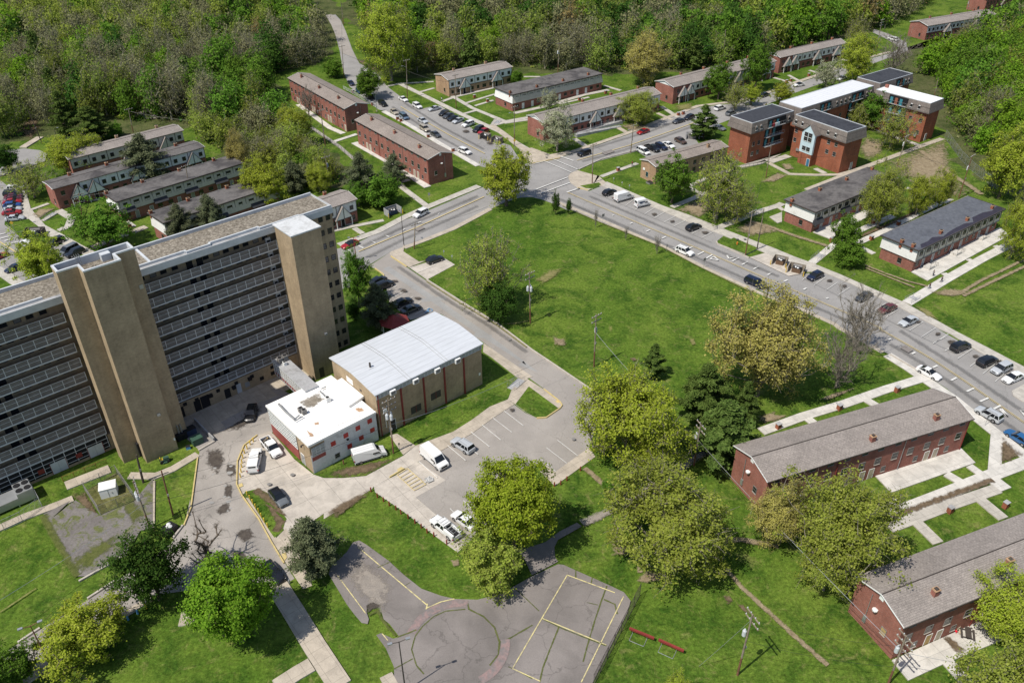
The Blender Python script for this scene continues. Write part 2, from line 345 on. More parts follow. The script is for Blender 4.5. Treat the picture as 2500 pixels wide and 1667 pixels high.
# ------------------------------------------------------------------ geometry helpers
class MB:
 def __init__(s):s.v=[];s.f=[];s.m=[];s.mats=[]
 def mi(s,name):
  if name not in s.mats:s.mats.append(name)
  return s.mats.index(name)
 def poly(s,pts,mat):
  n=len(s.v);s.v+=[tuple(map(float,p))for p in pts];s.f.append(list(range(n,n+len(pts))));s.m.append(s.mi(mat));return s
 def box(s,x0,x1,y0,y1,z0,z1,mat,top=None):
  n=len(s.v)
  s.v+=[(x0,y0,z0),(x1,y0,z0),(x1,y1,z0),(x0,y1,z0),(x0,y0,z1),(x1,y0,z1),(x1,y1,z1),(x0,y1,z1)]
  a=s.mi(mat);b=s.mi(top or mat)
  for q,k in(([0,3,2,1],a),([4,5,6,7],b),([0,1,5,4],a),([1,2,6,5],a),([2,3,7,6],a),([3,0,4,7],a)):
   s.f.append([n+i for i in q]);s.m.append(k)
  return s
 def prism(s,pts,z0,z1,side,top=None,bottom=True):
  """pts: counter-clockwise outline in xy"""
  k=len(pts);n=len(s.v);a=s.mi(side);b=s.mi(top or side)
  s.v+=[(p[0],p[1],z0)for p in pts]+[(p[0],p[1],z1)for p in pts]
  s.f.append([n+k+i for i in range(k)]);s.m.append(b)
  if bottom:s.f.append([n+i for i in reversed(range(k))]);s.m.append(a)
  for i in range(k):
   j=(i+1)%k;s.f.append([n+i,n+j,n+k+j,n+k+i]);s.m.append(a)
  return s
 def xprism(s,prof,x0,x1,mat,cap=None):
  """prof: outline in (y, z), counter-clockwise seen from +x, swept along x"""
  k=len(prof);n=len(s.v);a=s.mi(mat);c=s.mi(cap or mat)
  s.v+=[(x0,p[0],p[1])for p in prof]+[(x1,p[0],p[1])for p in prof]
  s.f.append([n+k+i for i in range(k)]);s.m.append(c);s.f.append([n+i for i in reversed(range(k))]);s.m.append(c)
  for i in range(k):
   j=(i+1)%k;s.f.append([n+i,n+j,n+k+j,n+k+i]);s.m.append(a)
  return s
 def tube(s,p,q,r0,r1=None,n=6,mat='metal',cap=True):
  r1=r0 if r1 is None else r1
  p=np.array(p,float);q=np.array(q,float);d=q-p;L=np.linalg.norm(d)
  if L<1e-6:return s
  d/=L;h=np.array([0,0,1.])if abs(d[2])<.9 else np.array([1.,0,0])
  a=np.cross(d,h);a/=np.linalg.norm(a);b=np.cross(d,a);k=len(s.v);m=s.mi(mat)
  for c,r in((p,r0),(q,r1)):
   for i in range(n):
    t=2*math.pi*i/n;s.v.append(tuple(c+r*(a*math.cos(t)+b*math.sin(t))))
  for i in range(n):
   j=(i+1)%n;s.f.append([k+j,k+i,k+n+i,k+n+j]);s.m.append(m)
  if cap:
   s.f.append([k+i for i in range(n)]);s.m.append(m);s.f.append([k+n+i for i in reversed(range(n))]);s.m.append(m)
  return s
 def lathe(s,c,prof,n=12,mat='metal'):
  k=len(s.v);m=s.mi(mat)
  for r,z in prof:
   for i in range(n):
    t=2*math.pi*i/n;s.v.append((c[0]+r*math.cos(t),c[1]+r*math.sin(t),c[2]+z))
  for a in range(len(prof)-1):
   for i in range(n):
    j=(i+1)%n;s.f.append([k+a*n+i,k+a*n+j,k+(a+1)*n+j,k+(a+1)*n+i]);s.m.append(m)
  s.f.append([k+(len(prof)-1)*n+i for i in range(n)]);s.m.append(m)
  return s
 def mesh(s,name,smooth=False):
  me=bpy.data.meshes.new(name);me.from_pydata(s.v,[],s.f)
  for m in s.mats:me.materials.append(MATS[m])
  me.polygons.foreach_set('material_index',s.m)
  if smooth:me.polygons.foreach_set('use_smooth',[True]*len(s.f))
  me.update();return me
 def build(s,name,parent=None,smooth=False):
  return link(name,s.mesh(name,smooth),parent)
def link(name,me,parent=None,loc=None,rz=None):
 o=bpy.data.objects.new(name,me);COL.objects.link(o)
 if parent is not None:o.parent=parent
 if loc is not None:o.location=loc
 if rz is not None:o.rotation_euler=(0,0,rz)
 return o
def thing(name,label,cat,loc=(0,0,0),rz=0.0,group=None):
 o=bpy.data.objects.new(name,None);COL.objects.link(o);o.empty_display_size=.5
 o.location=loc if len(loc)==3 else(*loc,0);o.rotation_euler=(0,0,rz)
 return tag(o,label,cat,group)
def tag(o,label,cat,group=None):
 o['label']=label;o['category']=cat
 if group:o['group']=group
 return o
def struct(o):o['kind']='structure';return o
def stuff(o,label,cat):tag(o,label,cat);o['kind']='stuff';return o
def copy_tree(o,parent=None):
 c=o.copy();COL.objects.link(c);c.parent=parent
 for ch in o.children:copy_tree(ch,c)
 return c
# ------------------------------------------------------------------ the ground and everything laid on it
g=MB();g.poly([(-700,-60,0),(900,-60,0),(900,1100,0),(-700,1100,0)],'grass');struct(g.build('ground'))
_z={'n':0}
def nz(base):_z['n']+=1;return base+_z['n']*.0011
def ccw(pts):
 a=sum(pts[i][0]*pts[(i+1)%len(pts)][1]-pts[(i+1)%len(pts)][0]*pts[i][1]for i in range(len(pts)))
 return pts if a>0 else pts[::-1]
def ragged(name,px,mat,base,amp=2.6,seg=3.0):
 wp=W2(px);r=random.Random(3);P=[]
 for i in range(len(wp)):
  a,b=np.array(wp[i]),np.array(wp[(i+1)%len(wp)]);n=max(1,int(np.linalg.norm(b-a)/seg))
  for k in range(n):q=a+(b-a)*k/n;P.append((q[0]+r.uniform(-amp,amp),q[1]+r.uniform(-amp,amp)))
 m=MB();z=nz(base);m.poly([(x,y,z)for x,y in ccw(P)],mat);return struct(m.build(name))
def W2(px):return[tuple(G(p))for p in px]
def flat(name,px,mat,base=.02):
 m=MB();z=nz(base);m.poly([(x,y,z)for x,y in ccw(W2(px))],mat);return struct(m.build(name))
def slab(name,px,mat,h=.1,side='kerb'):
 m=MB();m.prism(ccw(W2(px)),0.0,nz(h),side,mat,bottom=False);return struct(m.build(name))
def band(wp,w,closed=False):
 """offset a world polyline both ways"""
 P=[np.array(p)for p in wp];L=[];R=[]
 for i,p in enumerate(P):
  a=P[i-1]if i>0 else p;b=P[i+1]if i<len(P)-1 else p
  if i==0:d=b-p
  elif i==len(P)-1:d=p-a
  else:
   d1=(p-a)/np.linalg.norm(p-a);d2=(b-p)/np.linalg.norm(b-p);d=d1+d2
  d=d/np.linalg.norm(d);n=np.array([-d[1],d[0]]);k=1.0
  if 0<i<len(P)-1:k=1/max(.5,abs(n@np.array([-d1[1],d1[0]])))
  L.append(p+n*w/2*k);R.append(p-n*w/2*k)
 return L,R
def path(name,px,w,mat='concrete',h=.07,side='kerb'):
 L,R=band(W2(px),w);m=MB();z=nz(h)
 for i in range(len(L)-1):m.prism([tuple(R[i]),tuple(R[i+1]),tuple(L[i+1]),tuple(L[i])],0,z,side,mat,bottom=False)
 return struct(m.build(name))
def strip(m,p,q,w,mat,z):
 L,R=band([G(p),G(q)],w);m.poly([(*R[0],z),(*R[1],z),(*L[1],z),(*L[0],z)],mat)
def polystrip(m,px,w,mat,z):
 L,R=band(W2(px),w)
 for i in range(len(L)-1):m.poly([(*R[i],z),(*R[i+1],z),(*L[i+1],z),(*L[i],z)],mat)
def dashes(m,px,w,dl,gap,mat,z):
 P=[np.array(p)for p in W2(px)]
 for a,b in zip(P[:-1],P[1:]):
  L=np.linalg.norm(b-a);d=(b-a)/L;n=np.array([-d[1],d[0]])*w/2;s=0
  while s+dl<L:
   u,v=a+d*s,a+d*(s+dl);m.poly([(*(u-n),z),(*(v-n),z),(*(v+n),z),(*(u+n),z)],mat);s+=dl+gap
def soft(name,px,mat,rings=3,base=.012,core=.35):
 """a patch whose rim frays into what lies round it"""
 P=np.array(W2(px));c=P.mean(0);z=nz(base);me=bpy.data.meshes.new(name)
 n=len(P);fr=[1.3,.8,core];V=[];E=[]
 for k,f in enumerate(fr):V+=[(*(c+(p-c)*f),z)for p in P];E+=[(0.0,.55,1.0)[k]]*n
 V.append((*c,z));E.append(1.0);F=[]
 for k in range(2):
  for i in range(n):j=(i+1)%n;F.append((k*n+i,k*n+j,(k+1)*n+j,(k+1)*n+i))
 for i in range(n):F.append((2*n+i,2*n+(i+1)%n,3*n))
 me.from_pydata(V,[],F);at=me.attributes.new('edge','FLOAT','POINT');at.data.foreach_set('value',E);me.materials.append(MATS[mat]);me.update()
 return struct(link(name,me))
def softband(name,px,w,mat,base=.012,lift=0.0):
 wp=W2(px);me=bpy.data.meshes.new(name);z=nz(base)+lift;V=[];E=[];F=[]
 rows=[]
 for f in(-1.25,-.6,0,.6,1.25):
  L,R=band(wp,max(.01,abs(f)*w));rows.append(L if f>=0 else R)
 n=len(wp)
 for k,r in enumerate(rows):
  V+=[(*p,z)for p in r];E+=[(0,.7,1,.7,0)[k]]*n
 for k in range(4):
  for i in range(n-1):F.append((k*n+i,k*n+i+1,(k+1)*n+i+1,(k+1)*n+i))
 me.from_pydata(V,[],F);at=me.attributes.new('edge','FLOAT','POINT');at.data.foreach_set('value',E);me.materials.append(MATS[mat]);me.update()
 return struct(link(name,me))
# --- woodland floor
ragged('woodland_floor',[(-300,-130),(700,-130),(850,40),(795,150),(660,185),(740,330),(860,400),(830,455),(570,415),(480,310),(300,330),(100,335),(-200,380)],'wood_floor',.004)
ragged('woodland_floor',[(860,-130),(2300,-130),(2180,25),(2120,82),(2060,92),(2000,104),(1940,120),(1870,140),(1800,162),(1720,180),(1640,178),(1480,184),(1290,180),(1150,182),(1000,190),(930,182),(905,90),(830,40)],'wood_floor',.004)
ragged('woodland_floor',[(2230,120),(2420,40),(2700,0),(2700,520),(2460,480),(2330,390),(2270,250),(2160,190),(2180,130)],'wood_floor',.004)
# --- roads
main_l=QQ(1,2,490,320,640,375,1000,520,1240,612,1480,728,1790,868,2170,1048)+QQ(1,3,150,1020,560,1200,810,1310)+QQ(2,3,860,10,1250,222,1560,400,1720,500,1950,700,2170,870,2350,985,2700,1230)
main_r=QQ(1,2,905,182,1590,468,1905,588,1840,640,1850,660,2110,775,2250,735)+QQ(1,3,240,738,290,745,420,800,560,900,700,885,930,985,1310,1170,1750,1400)+QQ(2,3,1640,10,1980,200,2260,330,2350,390,2500,520,2900,800)
flat('road',main_l+main_r[::-1]+QQ(1,2,800,225,720,205,640,150,640,90),'asphalt',.02)
# intersection and street heading up right
r6u=QQ(0,2,550,1300,830,1205,1100,1113,1350,1015,1500,955,1690,885)+QQ(0,3,0,845,200,790,480,690,720,610,900,540,1100,480,1250,440,1330,400,1290,360,1200,310,1110,268)
r6l=QQ(0,2,705,1395,900,1315,1190,1240,1330,1330,1720,1210,1650,1110,1750,1060)+QQ(0,3,100,920,480,760,760,660,1010,560,1260,470,1400,420,1385,350,1330,320,1240,280,1120,240)
flat('road',r6u+r6l[::-1],'asphalt',.02)
flat('road',QQ(0,2,280,1345,430,1322,550,1300,705,1395)+QQ(1,2,640,90,640,160,720,205,640,390,490,322,400,290,320,272,200,276,-60,240),'asphalt',.02)
# street heading up left to the narrow lane
r7l=QQ(0,1,1915,1362,1480,1128,1200,930,1090,900,1010,840,850,710,805,600,790,540,770,420,735,290,700,200,665,130)
r7r=QQ(0,1,2170,1195,2110,1175,1900,1090,1600,870,1500,880,1420,900,1290,810,1160,712,1090,620,1020,570,930,520,870,400,820,260,780,170,735,122)
flat('road',r7l+r7r[::-1]+QQ(0,1,2260,1330,2150,1420),'asphalt',.02)
flat('lane',QQ(0,1,900,470,860,395,812,255,770,165,700,118,655,128,700,205,745,310,785,440),'lot',.03)
# cross street and the street behind the tower
r2u=QQ(1,1,1950,190,1500,382,1290,468,930,640,770,692)+[(700,640),(420,640)]+QQ(1,0,640,780,530,660,310,692,180,612,36,500,40,470,225,462,200,200,60,180)+[(0,440)]
r2l=QQ(1,1,2010,372,1700,530,1300,678,1190,722,1010,830)+[(860,700),(500,800)]+QQ(1,0,260,1000,90,930,0,835)+[(-200,600),(-200,430)]
flat('road',r2u+r2l[::-1],'asphalt',.02)
flat('road',QQ(1,1,1900,212,1960,190,2250,60,2420,150,2400,272,2250,278,2130,314,1990,380),'asphalt',.02)
# side street, car park
flat('side_street',QQ(1,1,1010,840,1190,722,1320,848,1485,962,2060,1312,2350,1530)+QQ(2,2,60,0,470,280,890,562,800,700,575,640,430,500,290,400,0,170)+QQ(2,1,1960,130)+QQ(1,1,1600,1230,1350,1280,1180,1140,1130,920,1060,860),'lot',.02)
flat('parking_lot',QQ(2,1,1395,1388,1635,1250,1405,1095,1600,1010,1850,872,2030,740,2200,632)+QQ(2,2,188,632,280,700,370,742,445,740,575,640,900,560,890,690,800,980,520,1186,400,1090)+QQ(3,1,2100,150,1985,250,1790,450,1735,400,1560,190),'lot',.024)
strip_m=MB();z=nz(.03)
polystrip(strip_m,QQ(1,1,1150,850,1550,1120,1950,1400,2350,1680)+QQ(2,2,240,290),1.7,'patch',z)
for a,b in(((1440,1120),(1640,1100)),((2010,1420),(1870,1400))):strip(strip_m,Q(1,1,*a),Q(1,1,*b),1.6,'patch',z+.001)
struct(strip_m.build('road_patch'))
# old lane by the tower
flat('driveway',QQ(2,0,1500,880,1620,760,2260,490,2420,560,2230,860,2000,990,1640,1010),'lane',.0185)
slab('pavement',QQ(2,0,1610,772,1880,640,2200,500,2285,560,2060,645,1810,775,1850,822,1735,890),'concrete_tan',.12)
flat('lane',QQ(2,0,1520,900,1800,760,2000,690,2240,560,2420,560,2230,860,2110,882,2000,965,1945,1100,1940,1290,1975,1370,2120,1568)+QQ(3,0,2230,420,2345,600)+QQ(3,1,400,712,320,760,170,745)+QQ(3,0,1900,760,1240,850,980,1008,560,1268,200,1528,-60,1700,-60,1385,0,1345,150,1245,330,1130,720,880,940,740,1400,430,1510,280,1560,60)+QQ(2,0,1565,1480,1625,1060,1640,1000,1760,935,1700,890),'lane',.022)
soft('pothole',QQ(2,0,1700,1000,1820,990,1850,1100,1780,1200,1690,1120),'soilstain',base=.034)
soft('pothole',QQ(3,0,1950,310,2060,300,2090,370,2000,420,1940,380),'soilstain',base=.034)
soft('pothole',QQ(3,0,1880,480,2000,500,2050,560,1900,570),'soilstain',base=.034)
for px in(QQ(2,0,1860,1110,1930,1120,1940,1200,1890,1230,1850,1180),QQ(2,0,1850,1270,1910,1290,1900,1400,1830,1390),QQ(2,0,1820,1440,1880,1430,1890,1500,1800,1540,1770,1500)):soft('tyre_stain',px,'soilstain',base=.034)
soft('driveway_stain',QQ(2,0,1820,850,2000,740,2150,640,2100,760,1950,840),'soilstain',base=.034)
m=MB();z=nz(.036)
for x,y,r in((1762,1150,17),(1745,1203,13),(1885,1188,32),(1893,1135,18),(1848,1296,16),(1812,1268,11),(1840,1384,18),(1876,1388,15),(1872,1425,24),(1890,1478,14),(1868,1500,12),(1735,1432,24),(1875,1112,13)):
 c=G(Q(2,0,x,y));rr=r*.0145;m.poly([(c[0]+rr*1.15*math.cos(t_),c[1]+rr*math.sin(t_)*(.8+.15*math.sin(3*t_)),z)for t_ in np.linspace(0,2*math.pi,12)[:-1]],'patch')
struct(m.build('pothole_fill'))
# --- concrete driveway between the lane and the low white building
flat('driveway',QQ(2,1,200,850,235,880,400,1080,555,1203,640,1232,800,1232,985,1215,1290,1050,1385,972,1600,1012,1400,1100,1240,1200,1050,1300,1035,1322,640,1568)+QQ(3,1,640,180,480,290,330,590)+QQ(3,0,2300,520,2340,340,2200,30)+QQ(2,0,2100,1360,2010,1350,1985,1370,1945,1290,1950,1100,2005,970,2110,885),'drive',.026)
flat('parking_pad',QQ(2,1,1050,1300,1240,1205,1405,1097,1640,1250,1395,1390)+QQ(3,1,1560,190,1735,400,1790,450,1735,498,1560,370,1300,170,1060,5),'drive',.03)
flat('pavement',QQ(3,1,0,50,200,390,330,590,470,800,545,770,480,600,470,560,330,300,250,380,50,60),'concrete_tan',.034)
# planter by the lane, gravel verge by the van
slab('planter_bed',QQ(2,0,2005,1345,2120,1320,2200,1360,2350,1568)+QQ(3,1,320,260,300,330,235,378,200,330),'grass',.06)
softband('bare_dirt',QQ(2,0,2090,1330,2200,1400,2310,1520)+QQ(3,1,200,130,290,250,240,330),1.6,'mulch',.07)
flat('lawn',QQ(2,1,570,1195,1090,905,1180,885,1290,1045,985,1210,800,1228,640,1228),'grass',.03)
soft('gravel_verge',QQ(2,1,640,1215,800,1150,1000,1110,1200,1075,1210,1090,990,1205,800,1228),'mulch',base=.034)
# --- pavements
slab('pavement',QQ(2,1,1385,972,1600,1012,1850,872,2030,740,2200,632,2150,590,2000,650,1850,760,1700,855,1500,930),'concrete_tan')
slab('pavement',QQ(2,1,1180,885,1240,870,1390,968,1290,1045),'concrete_tan',.08)
slab('pavement',QQ(2,1,2150,590,2180,510,2270,420,2330,470,2210,630),'concrete_tan',.1)
slab('pavement',QQ(2,1,1950,130,2350,405)+QQ(2,2,290,420,430,508,575,625,575,655,545,660,300,480,0,245)+QQ(2,1,1945,200),'concrete_tan')
slab('lawn_island',QQ(2,2,140,585,295,468,530,640,545,658,440,738,370,742,290,700),'grass',.08)
slab('pavement',QQ(2,2,520,1186,800,985,850,1060,520,1298,400,1180,420,1110),'concrete_tan')
slab('pavement',QQ(1,1,1190,722,1300,682,1292,722,1420,805,1470,800,1340,852,1200,762,1180,740),'concrete_tan')
path('pavement',QQ(1,1,2005,372,1880,440,1700,535,1500,615,1300,690),1.5,'concrete_tan',.1)
flat('parking_pad',QQ(1,1,1340,852,1620,770,1715,828,1485,952),'drive',.03)
path('pavement',QQ(1,2,545,318,800,420,1100,550,1400,675,1740,848,2160,1044)+QQ(1,3,540,1200,800,1318)+QQ(2,3,830,2,1040,115,1190,205),1.0,'concrete_tan',.1)
path('pavement',QQ(2,3,1230,225,1400,330,1560,440,1770,585,1900,690,2080,835,2350,1045,2600,1240),2.3,'concrete_new',.1)
slab('pavement',QQ(0,2,885,1450)+QQ(1,2,705,57,645,82,628,112,645,155,705,200,790,225,820,205,830,180,905,185,980,170,930,150,870,95),'concrete_tan',.1)
def quadstrip(name,near,far,mat,h=.1):
 m=MB();A=W2(near);B_=W2(far);z=nz(h)
 for i in range(len(A)-1):m.prism(ccw([A[i],A[i+1],B_[i+1],B_[i]]),0,z,'kerb',mat,bottom=False)
 return struct(m.build(name))
quadstrip('pavement',QQ(1,2,905,185,1180,298,1400,390,1590,470,1905,592,2080,665)+QQ(1,3,240,738,420,803,560,888,700,888,930,985,1310,1170,1750,1400)+QQ(2,3,1980,200,2350,390,2700,640),QQ(1,2,945,150,1180,250,1400,345,1640,430,1960,560,2130,625)+QQ(1,3,290,690,470,765,610,815,840,908,1060,1005,1370,1140,1810,1385)+QQ(2,3,2040,160,2400,350,2760,600),'concrete')
slab('pavement',QQ(2,3,2250,520,2350,465,2600,380,2600,800,2350,615,2260,560),'concrete',.104)
slab('lawn_island',QQ(1,2,725,185,880,158,900,175,830,208,775,206),'grass',.14)
slab('lawn_island',QQ(1,2,1870,662,1985,610,2190,698,2090,748),'grass',.13)
flat('dumpster_pad',QQ(1,2,2110,772,2250,733,2350,785)+QQ(1,3,420,805,560,898,420,925,150,795),'drive',.13)
path('pavement',QQ(0,2,0,1030,100,1100,250,1215,420,1275),2.2,'concrete_tan',.1)
slab('pavement',QQ(0,2,230,1230,330,1215,480,1270,560,1255,640,1235,560,1300,430,1322,310,1345,265,1290),'concrete_tan',.1)
path('pavement',QQ(0,2,560,1282,830,1192,1100,1100,1350,1003,1500,945,1690,873)+QQ(0,3,0,832,200,778,480,678,720,598,900,528,1100,468,1250,428),1.7,'concrete_tan',.1)
path('pavement',QQ(0,1,1255,685,1500,805,1760,935,2090,1085,2200,1165,2350,1250),2.0,'concrete',.09)
path('pavement',QQ(0,1,1130,915,1330,1022,1500,1125,1700,1245,1905,1362),1.8,'concrete_new',.09)
path('pavement',QQ(1,1,1910,185,1500,352,1300,442,1080,558,765,668),2.2,'concrete',.1)
path('pavement',QQ(1,0,60,210,180,260,210,380,330,520,480,600,640,690,740,740),2.6,'concrete',.1)
path('pavement',QQ(1,0,-100,830,0,880,120,965,300,1070),2.4,'concrete',.1)
slab('lawn_island',QQ(1,0,50,500,235,455,325,525,130,565),'grass',.1)
# --- footpaths
for pts,w,mt in((QQ(0,1,1150,712,1260,688),1.5,'concrete'),(QQ(0,1,1270,688,1540,672),1.3,'concrete'),(QQ(0,1,1610,835,1720,795,2040,720),1.5,'concrete'),(QQ(0,1,1420,760,1545,725),1.3,'concrete'),(QQ(0,1,1690,790,1860,890,2130,1000),1.6,'concrete'),(QQ(0,1,1790,935,1900,905),1.3,'concrete'),(QQ(0,1,1800,850,2040,775),1.2,'concrete'),(QQ(0,1,1880,870,2030,825),1.2,'concrete'),(QQ(0,1,2010,1035,2130,1000,2350,960),2.0,'concrete'),(QQ(0,1,2060,985,2020,1045),2.2,'concrete'),(QQ(0,2,190,930,420,880,760,780,960,740),2.0,'concrete'),(QQ(0,2,0,955,120,1010,300,985),1.4,'concrete'),(QQ(0,2,560,855,800,800),1.2,'concrete'),(QQ(0,2,920,705,1060,745),1.3,'concrete'),(QQ(0,2,260,632,400,632),1.2,'concrete'),(QQ(0,2,1390,875,1530,965),1.6,'concrete'),(QQ(0,2,1360,930,1480,985),1.3,'concrete_tan'),(QQ(0,2,1040,1050,1110,1090),1.6,'concrete_tan'),(QQ(0,2,690,1120,850,1060,1070,990),1.5,'concrete_tan'),(QQ(0,2,680,1140,770,1200),1.6,'concrete'),(QQ(0,2,900,1450,1195,1342),1.5,'concrete'),(QQ(1,1,1225,150,1320,225,1480,345),1.7,'concrete'),(QQ(1,1,700,555,830,525,1130,465),1.4,'concrete'),(QQ(1,1,890,530,960,575),1.4,'concrete'),(QQ(1,1,760,495,880,490),1.8,'concrete'),(QQ(0,1,890,1172,1200,1345,1492,1536),2.2,'concrete_new'),(QQ(0,1,430,860,690,1050,800,1098),1.9,'concrete_new'),(QQ(0,1,720,1165,910,1103),1.6,'concrete_new'),(QQ(0,1,540,1048,770,1205,900,1320),1.0,'concrete'),(QQ(0,1,1250,1500,1340,1475),1.3,'concrete'),(QQ(1,2,1480,358,1740,250,2000,160),1.7,'concrete'),(QQ(1,2,1590,200,1740,130,1970,48),1.5,'concrete'),(QQ(1,2,1600,190,1740,255),1.3,'concrete'),(QQ(1,2,1870,110,1990,160),1.2,'concrete'),(QQ(1,2,1830,540,2130,415,2350,345)+QQ(1,3,370,328),2.0,'concrete'),(QQ(1,3,330,352,380,385),1.2,'concrete'),(QQ(1,3,610,815,790,670,1010,545,1280,430),1.9,'concrete_new'),(QQ(1,3,980,655,1180,565,1460,420,1600,350,1750,290),1.9,'concrete_new'),(QQ(1,3,1390,200,1540,240,1740,310),1.3,'concrete'),(QQ(1,3,1390,1145,1560,1042,1720,945,2000,785,2260,650,2420,570),2.3,'concrete_new'),(QQ(1,3,1690,900,1740,935),1.4,'concrete_new'),(QQ(1,3,1890,785,1950,815),1.4,'concrete_new'),(QQ(1,3,2110,675,2160,700),1.4,'concrete_new'),(QQ(1,3,1010,685,1120,740),1.4,'concrete_new'),(QQ(0,2,2040,1370,2200,1340,2350,1275)+QQ(0,3,30,1360,230,1320),1.5,'concrete'),(QQ(0,3,250,1335,430,1430,640,1437,830,1435,960,1400),1.3,'concrete_tan'),(QQ(0,3,640,1385,720,1425),1.6,'concrete'),(QQ(0,3,570,1560,800,1470,970,1400,1160,1330,1480,1210,1680,1140),1.8,'concrete_tan'),(QQ(0,3,270,1330,420,1280),2.4,'concrete'),(QQ(0,3,1130,1060,1300,1130,1490,1195),1.6,'concrete'),(QQ(0,3,300,640,500,700),1.2,'concrete'),(QQ(0,3,420,620,530,680),1.2,'concrete'),(QQ(0,3,590,580,690,610),1.2,'concrete'),(QQ(0,3,750,540,830,565),1.2,'concrete'),(QQ(0,3,860,490,930,510),1.2,'concrete'),(QQ(2,3,195,855,540,730,870,630,1230,505,1560,405),2.0,'concrete_new'),(QQ(2,3,560,735,650,805),1.7,'concrete_new'),(QQ(2,3,1050,590,1150,650),1.7,'concrete_new'),(QQ(2,3,2130,850,2105,1185),2.0,'concrete_new'),(QQ(2,3,1250,1540,1700,1365,2060,1220,2350,1110,2600,1010),2.4,'concrete_new'),(QQ(2,3,1710,1200,1830,1270),1.7,'concrete_new'),(QQ(2,3,1900,1135,1990,1200),1.5,'concrete_new'),(QQ(2,3,1255,1410,1320,1450),1.7,'concrete_new'),(QQ(2,3,2070,1230,2200,1330),2.4,'concrete_new'),(QQ(3,3,1240,300,1500,205,1750,110,2130,-20),2.0,'concrete'),(QQ(3,3,1470,255,1645,425),1.9,'concrete'),(QQ(3,3,1980,60,2180,225),1.9,'concrete'),(QQ(3,3,1720,1395,1890,1580),1.7,'concrete_new'),(QQ(3,1,250,1600,420,1490,540,1420),2.2,'concrete_tan'),(QQ(3,1,1130,1590,1230,1540),2.4,'concrete_tan'),(QQ(2,0,1060,1215,1270,1220,1420,1160,1620,1040),1.5,'concrete_tan'),(QQ(2,0,1262,1260,1258,1568)+QQ(3,0,1262,300),.45,'concrete_tan'),(QQ(3,0,-20,310,200,210,450,120,600,60),1.5,'concrete_tan'),(QQ(2,0,540,1300,900,1160),2.2,'concrete_tan'),(QQ(1,0,480,385,590,450,560,520,480,550),2.0,'concrete'),(QQ(1,0,245,385,400,330),1.2,'concrete'),(QQ(1,0,350,470,420,430,500,385),1.2,'concrete'),(QQ(1,0,760,690,900,630,1200,520),2.2,'concrete_tan'),(QQ(1,0,640,310,820,290),1.6,'concrete'),(QQ(1,0,1000,450,1100,520),1.3,'concrete'),(QQ(1,0,180,150,260,170),1.2,'concrete'),(QQ(3,3,1720,1400,1780,1455),1.5,'concrete_new')):
 path('footpath',pts,w,mt)
# patios
for px,mt in((QQ(2,3,1120,1210,1815,975,1950,1110,1260,1355),'concrete_new'),(QQ(3,3,1265,1385,1400,1550,1700,1410,2130,1235,2600,1020,2600,800,2040,1040),'concrete_new'),(QQ(1,3,1425,890,1560,962,2230,590,2150,525),'concrete_new'),(QQ(1,3,620,565,760,620,1130,400,1060,320),'concrete_new'),(QQ(1,3,262,440,365,400,365,480,330,490),'concrete')):
 slab('patio',px,mt,.05)
# yellow kerbs
for pts,w in((QQ(2,0,2110,885,2000,970,1947,1100,1942,1290,1985,1380,2120,1568)+QQ(3,0,2230,425,2330,590),.2),(QQ(2,0,1622,1070,1567,1480)+QQ(3,0,1510,280),.2),(QQ(2,2,430,508,560,610,578,640,560,665,450,740,370,745),.2),(QQ(1,1,1060,862,1130,912,1135,935),.2),(QQ(1,1,1190,762,1320,848),.22),(QQ(2,1,1180,1230,1300,1158),.2),(QQ(1,2,705,200,790,222),.2),(QQ(0,2,330,1345,560,1300),.2)):
 path('kerb',pts,w,'paint_yellow',.14,'paint_yellow')
for pts in(QQ(1,1,1485,955,1760,1130,2060,1312,2350,1532)+QQ(2,2,470,278,890,562),QQ(3,0,330,1122,150,1240),QQ(3,0,940,738,720,880),QQ(3,0,1500,280,1420,385),QQ(3,0,650,738,1050,515),QQ(2,0,1630,1010,1760,935),QQ(1,2,1842,640,1850,660,2110,775),QQ(2,3,1250,224,1560,402),QQ(0,2,720,1392,900,1310,1190,1235)):
 path('kerb',pts,.3,'kerb',.13)
slab('pavement',QQ(3,0,1240,860,980,1010,560,1270,200,1530,130,1600,200,1600,640,1290,1000,1050,1240,900),'concrete_tan',.1)
# walk leading down from the lane
path('footpath',QQ(3,1,240,745,390,980,560,1260,780,1600),2.9,'concrete_tan',.06)
slab('concrete_pad',QQ(3,0,1490,995,1600,960,1600,1095,1462,1105),'concrete_tan',.05)
# --- old ball court
flat('court',QQ(3,1,680,680,700,620,830,500,880,420,930,405,990,440,1170,570,1300,690,1440,800,1600,858,1720,885,1900,890,2050,855)+QQ(3,2,60,850,240,750,330,700,545,600,590,605,690,650,960,770,1085,830,1140,900,1110,1000,830,1568)+QQ(3,1,2600,1750,1300,1750,1220,1590,1215,1440,1150,1290,1070,1180,1110,1165,1210,1210,1260,1195,1180,1090,1130,1050,1105,950,1110,930,1000,930,990,990,1010,1050,1000,1090,950,1080,890,1010,830,930),'court',.018)
flat('footpath',QQ(3,2,215,490,440,420,560,330,700,260,740,290,600,370,545,400,515,460,520,540,545,578,430,640,330,690,270,560),'court',.02)
soft('worn_asphalt',QQ(3,1,830,700,950,560,1130,700,1200,780,1130,1020,980,900),'courtlight',base=.03)
soft('puddle_stain',QQ(3,1,985,930,1050,915,1110,935,1080,970,1000,995),'soilstain',base=.034)
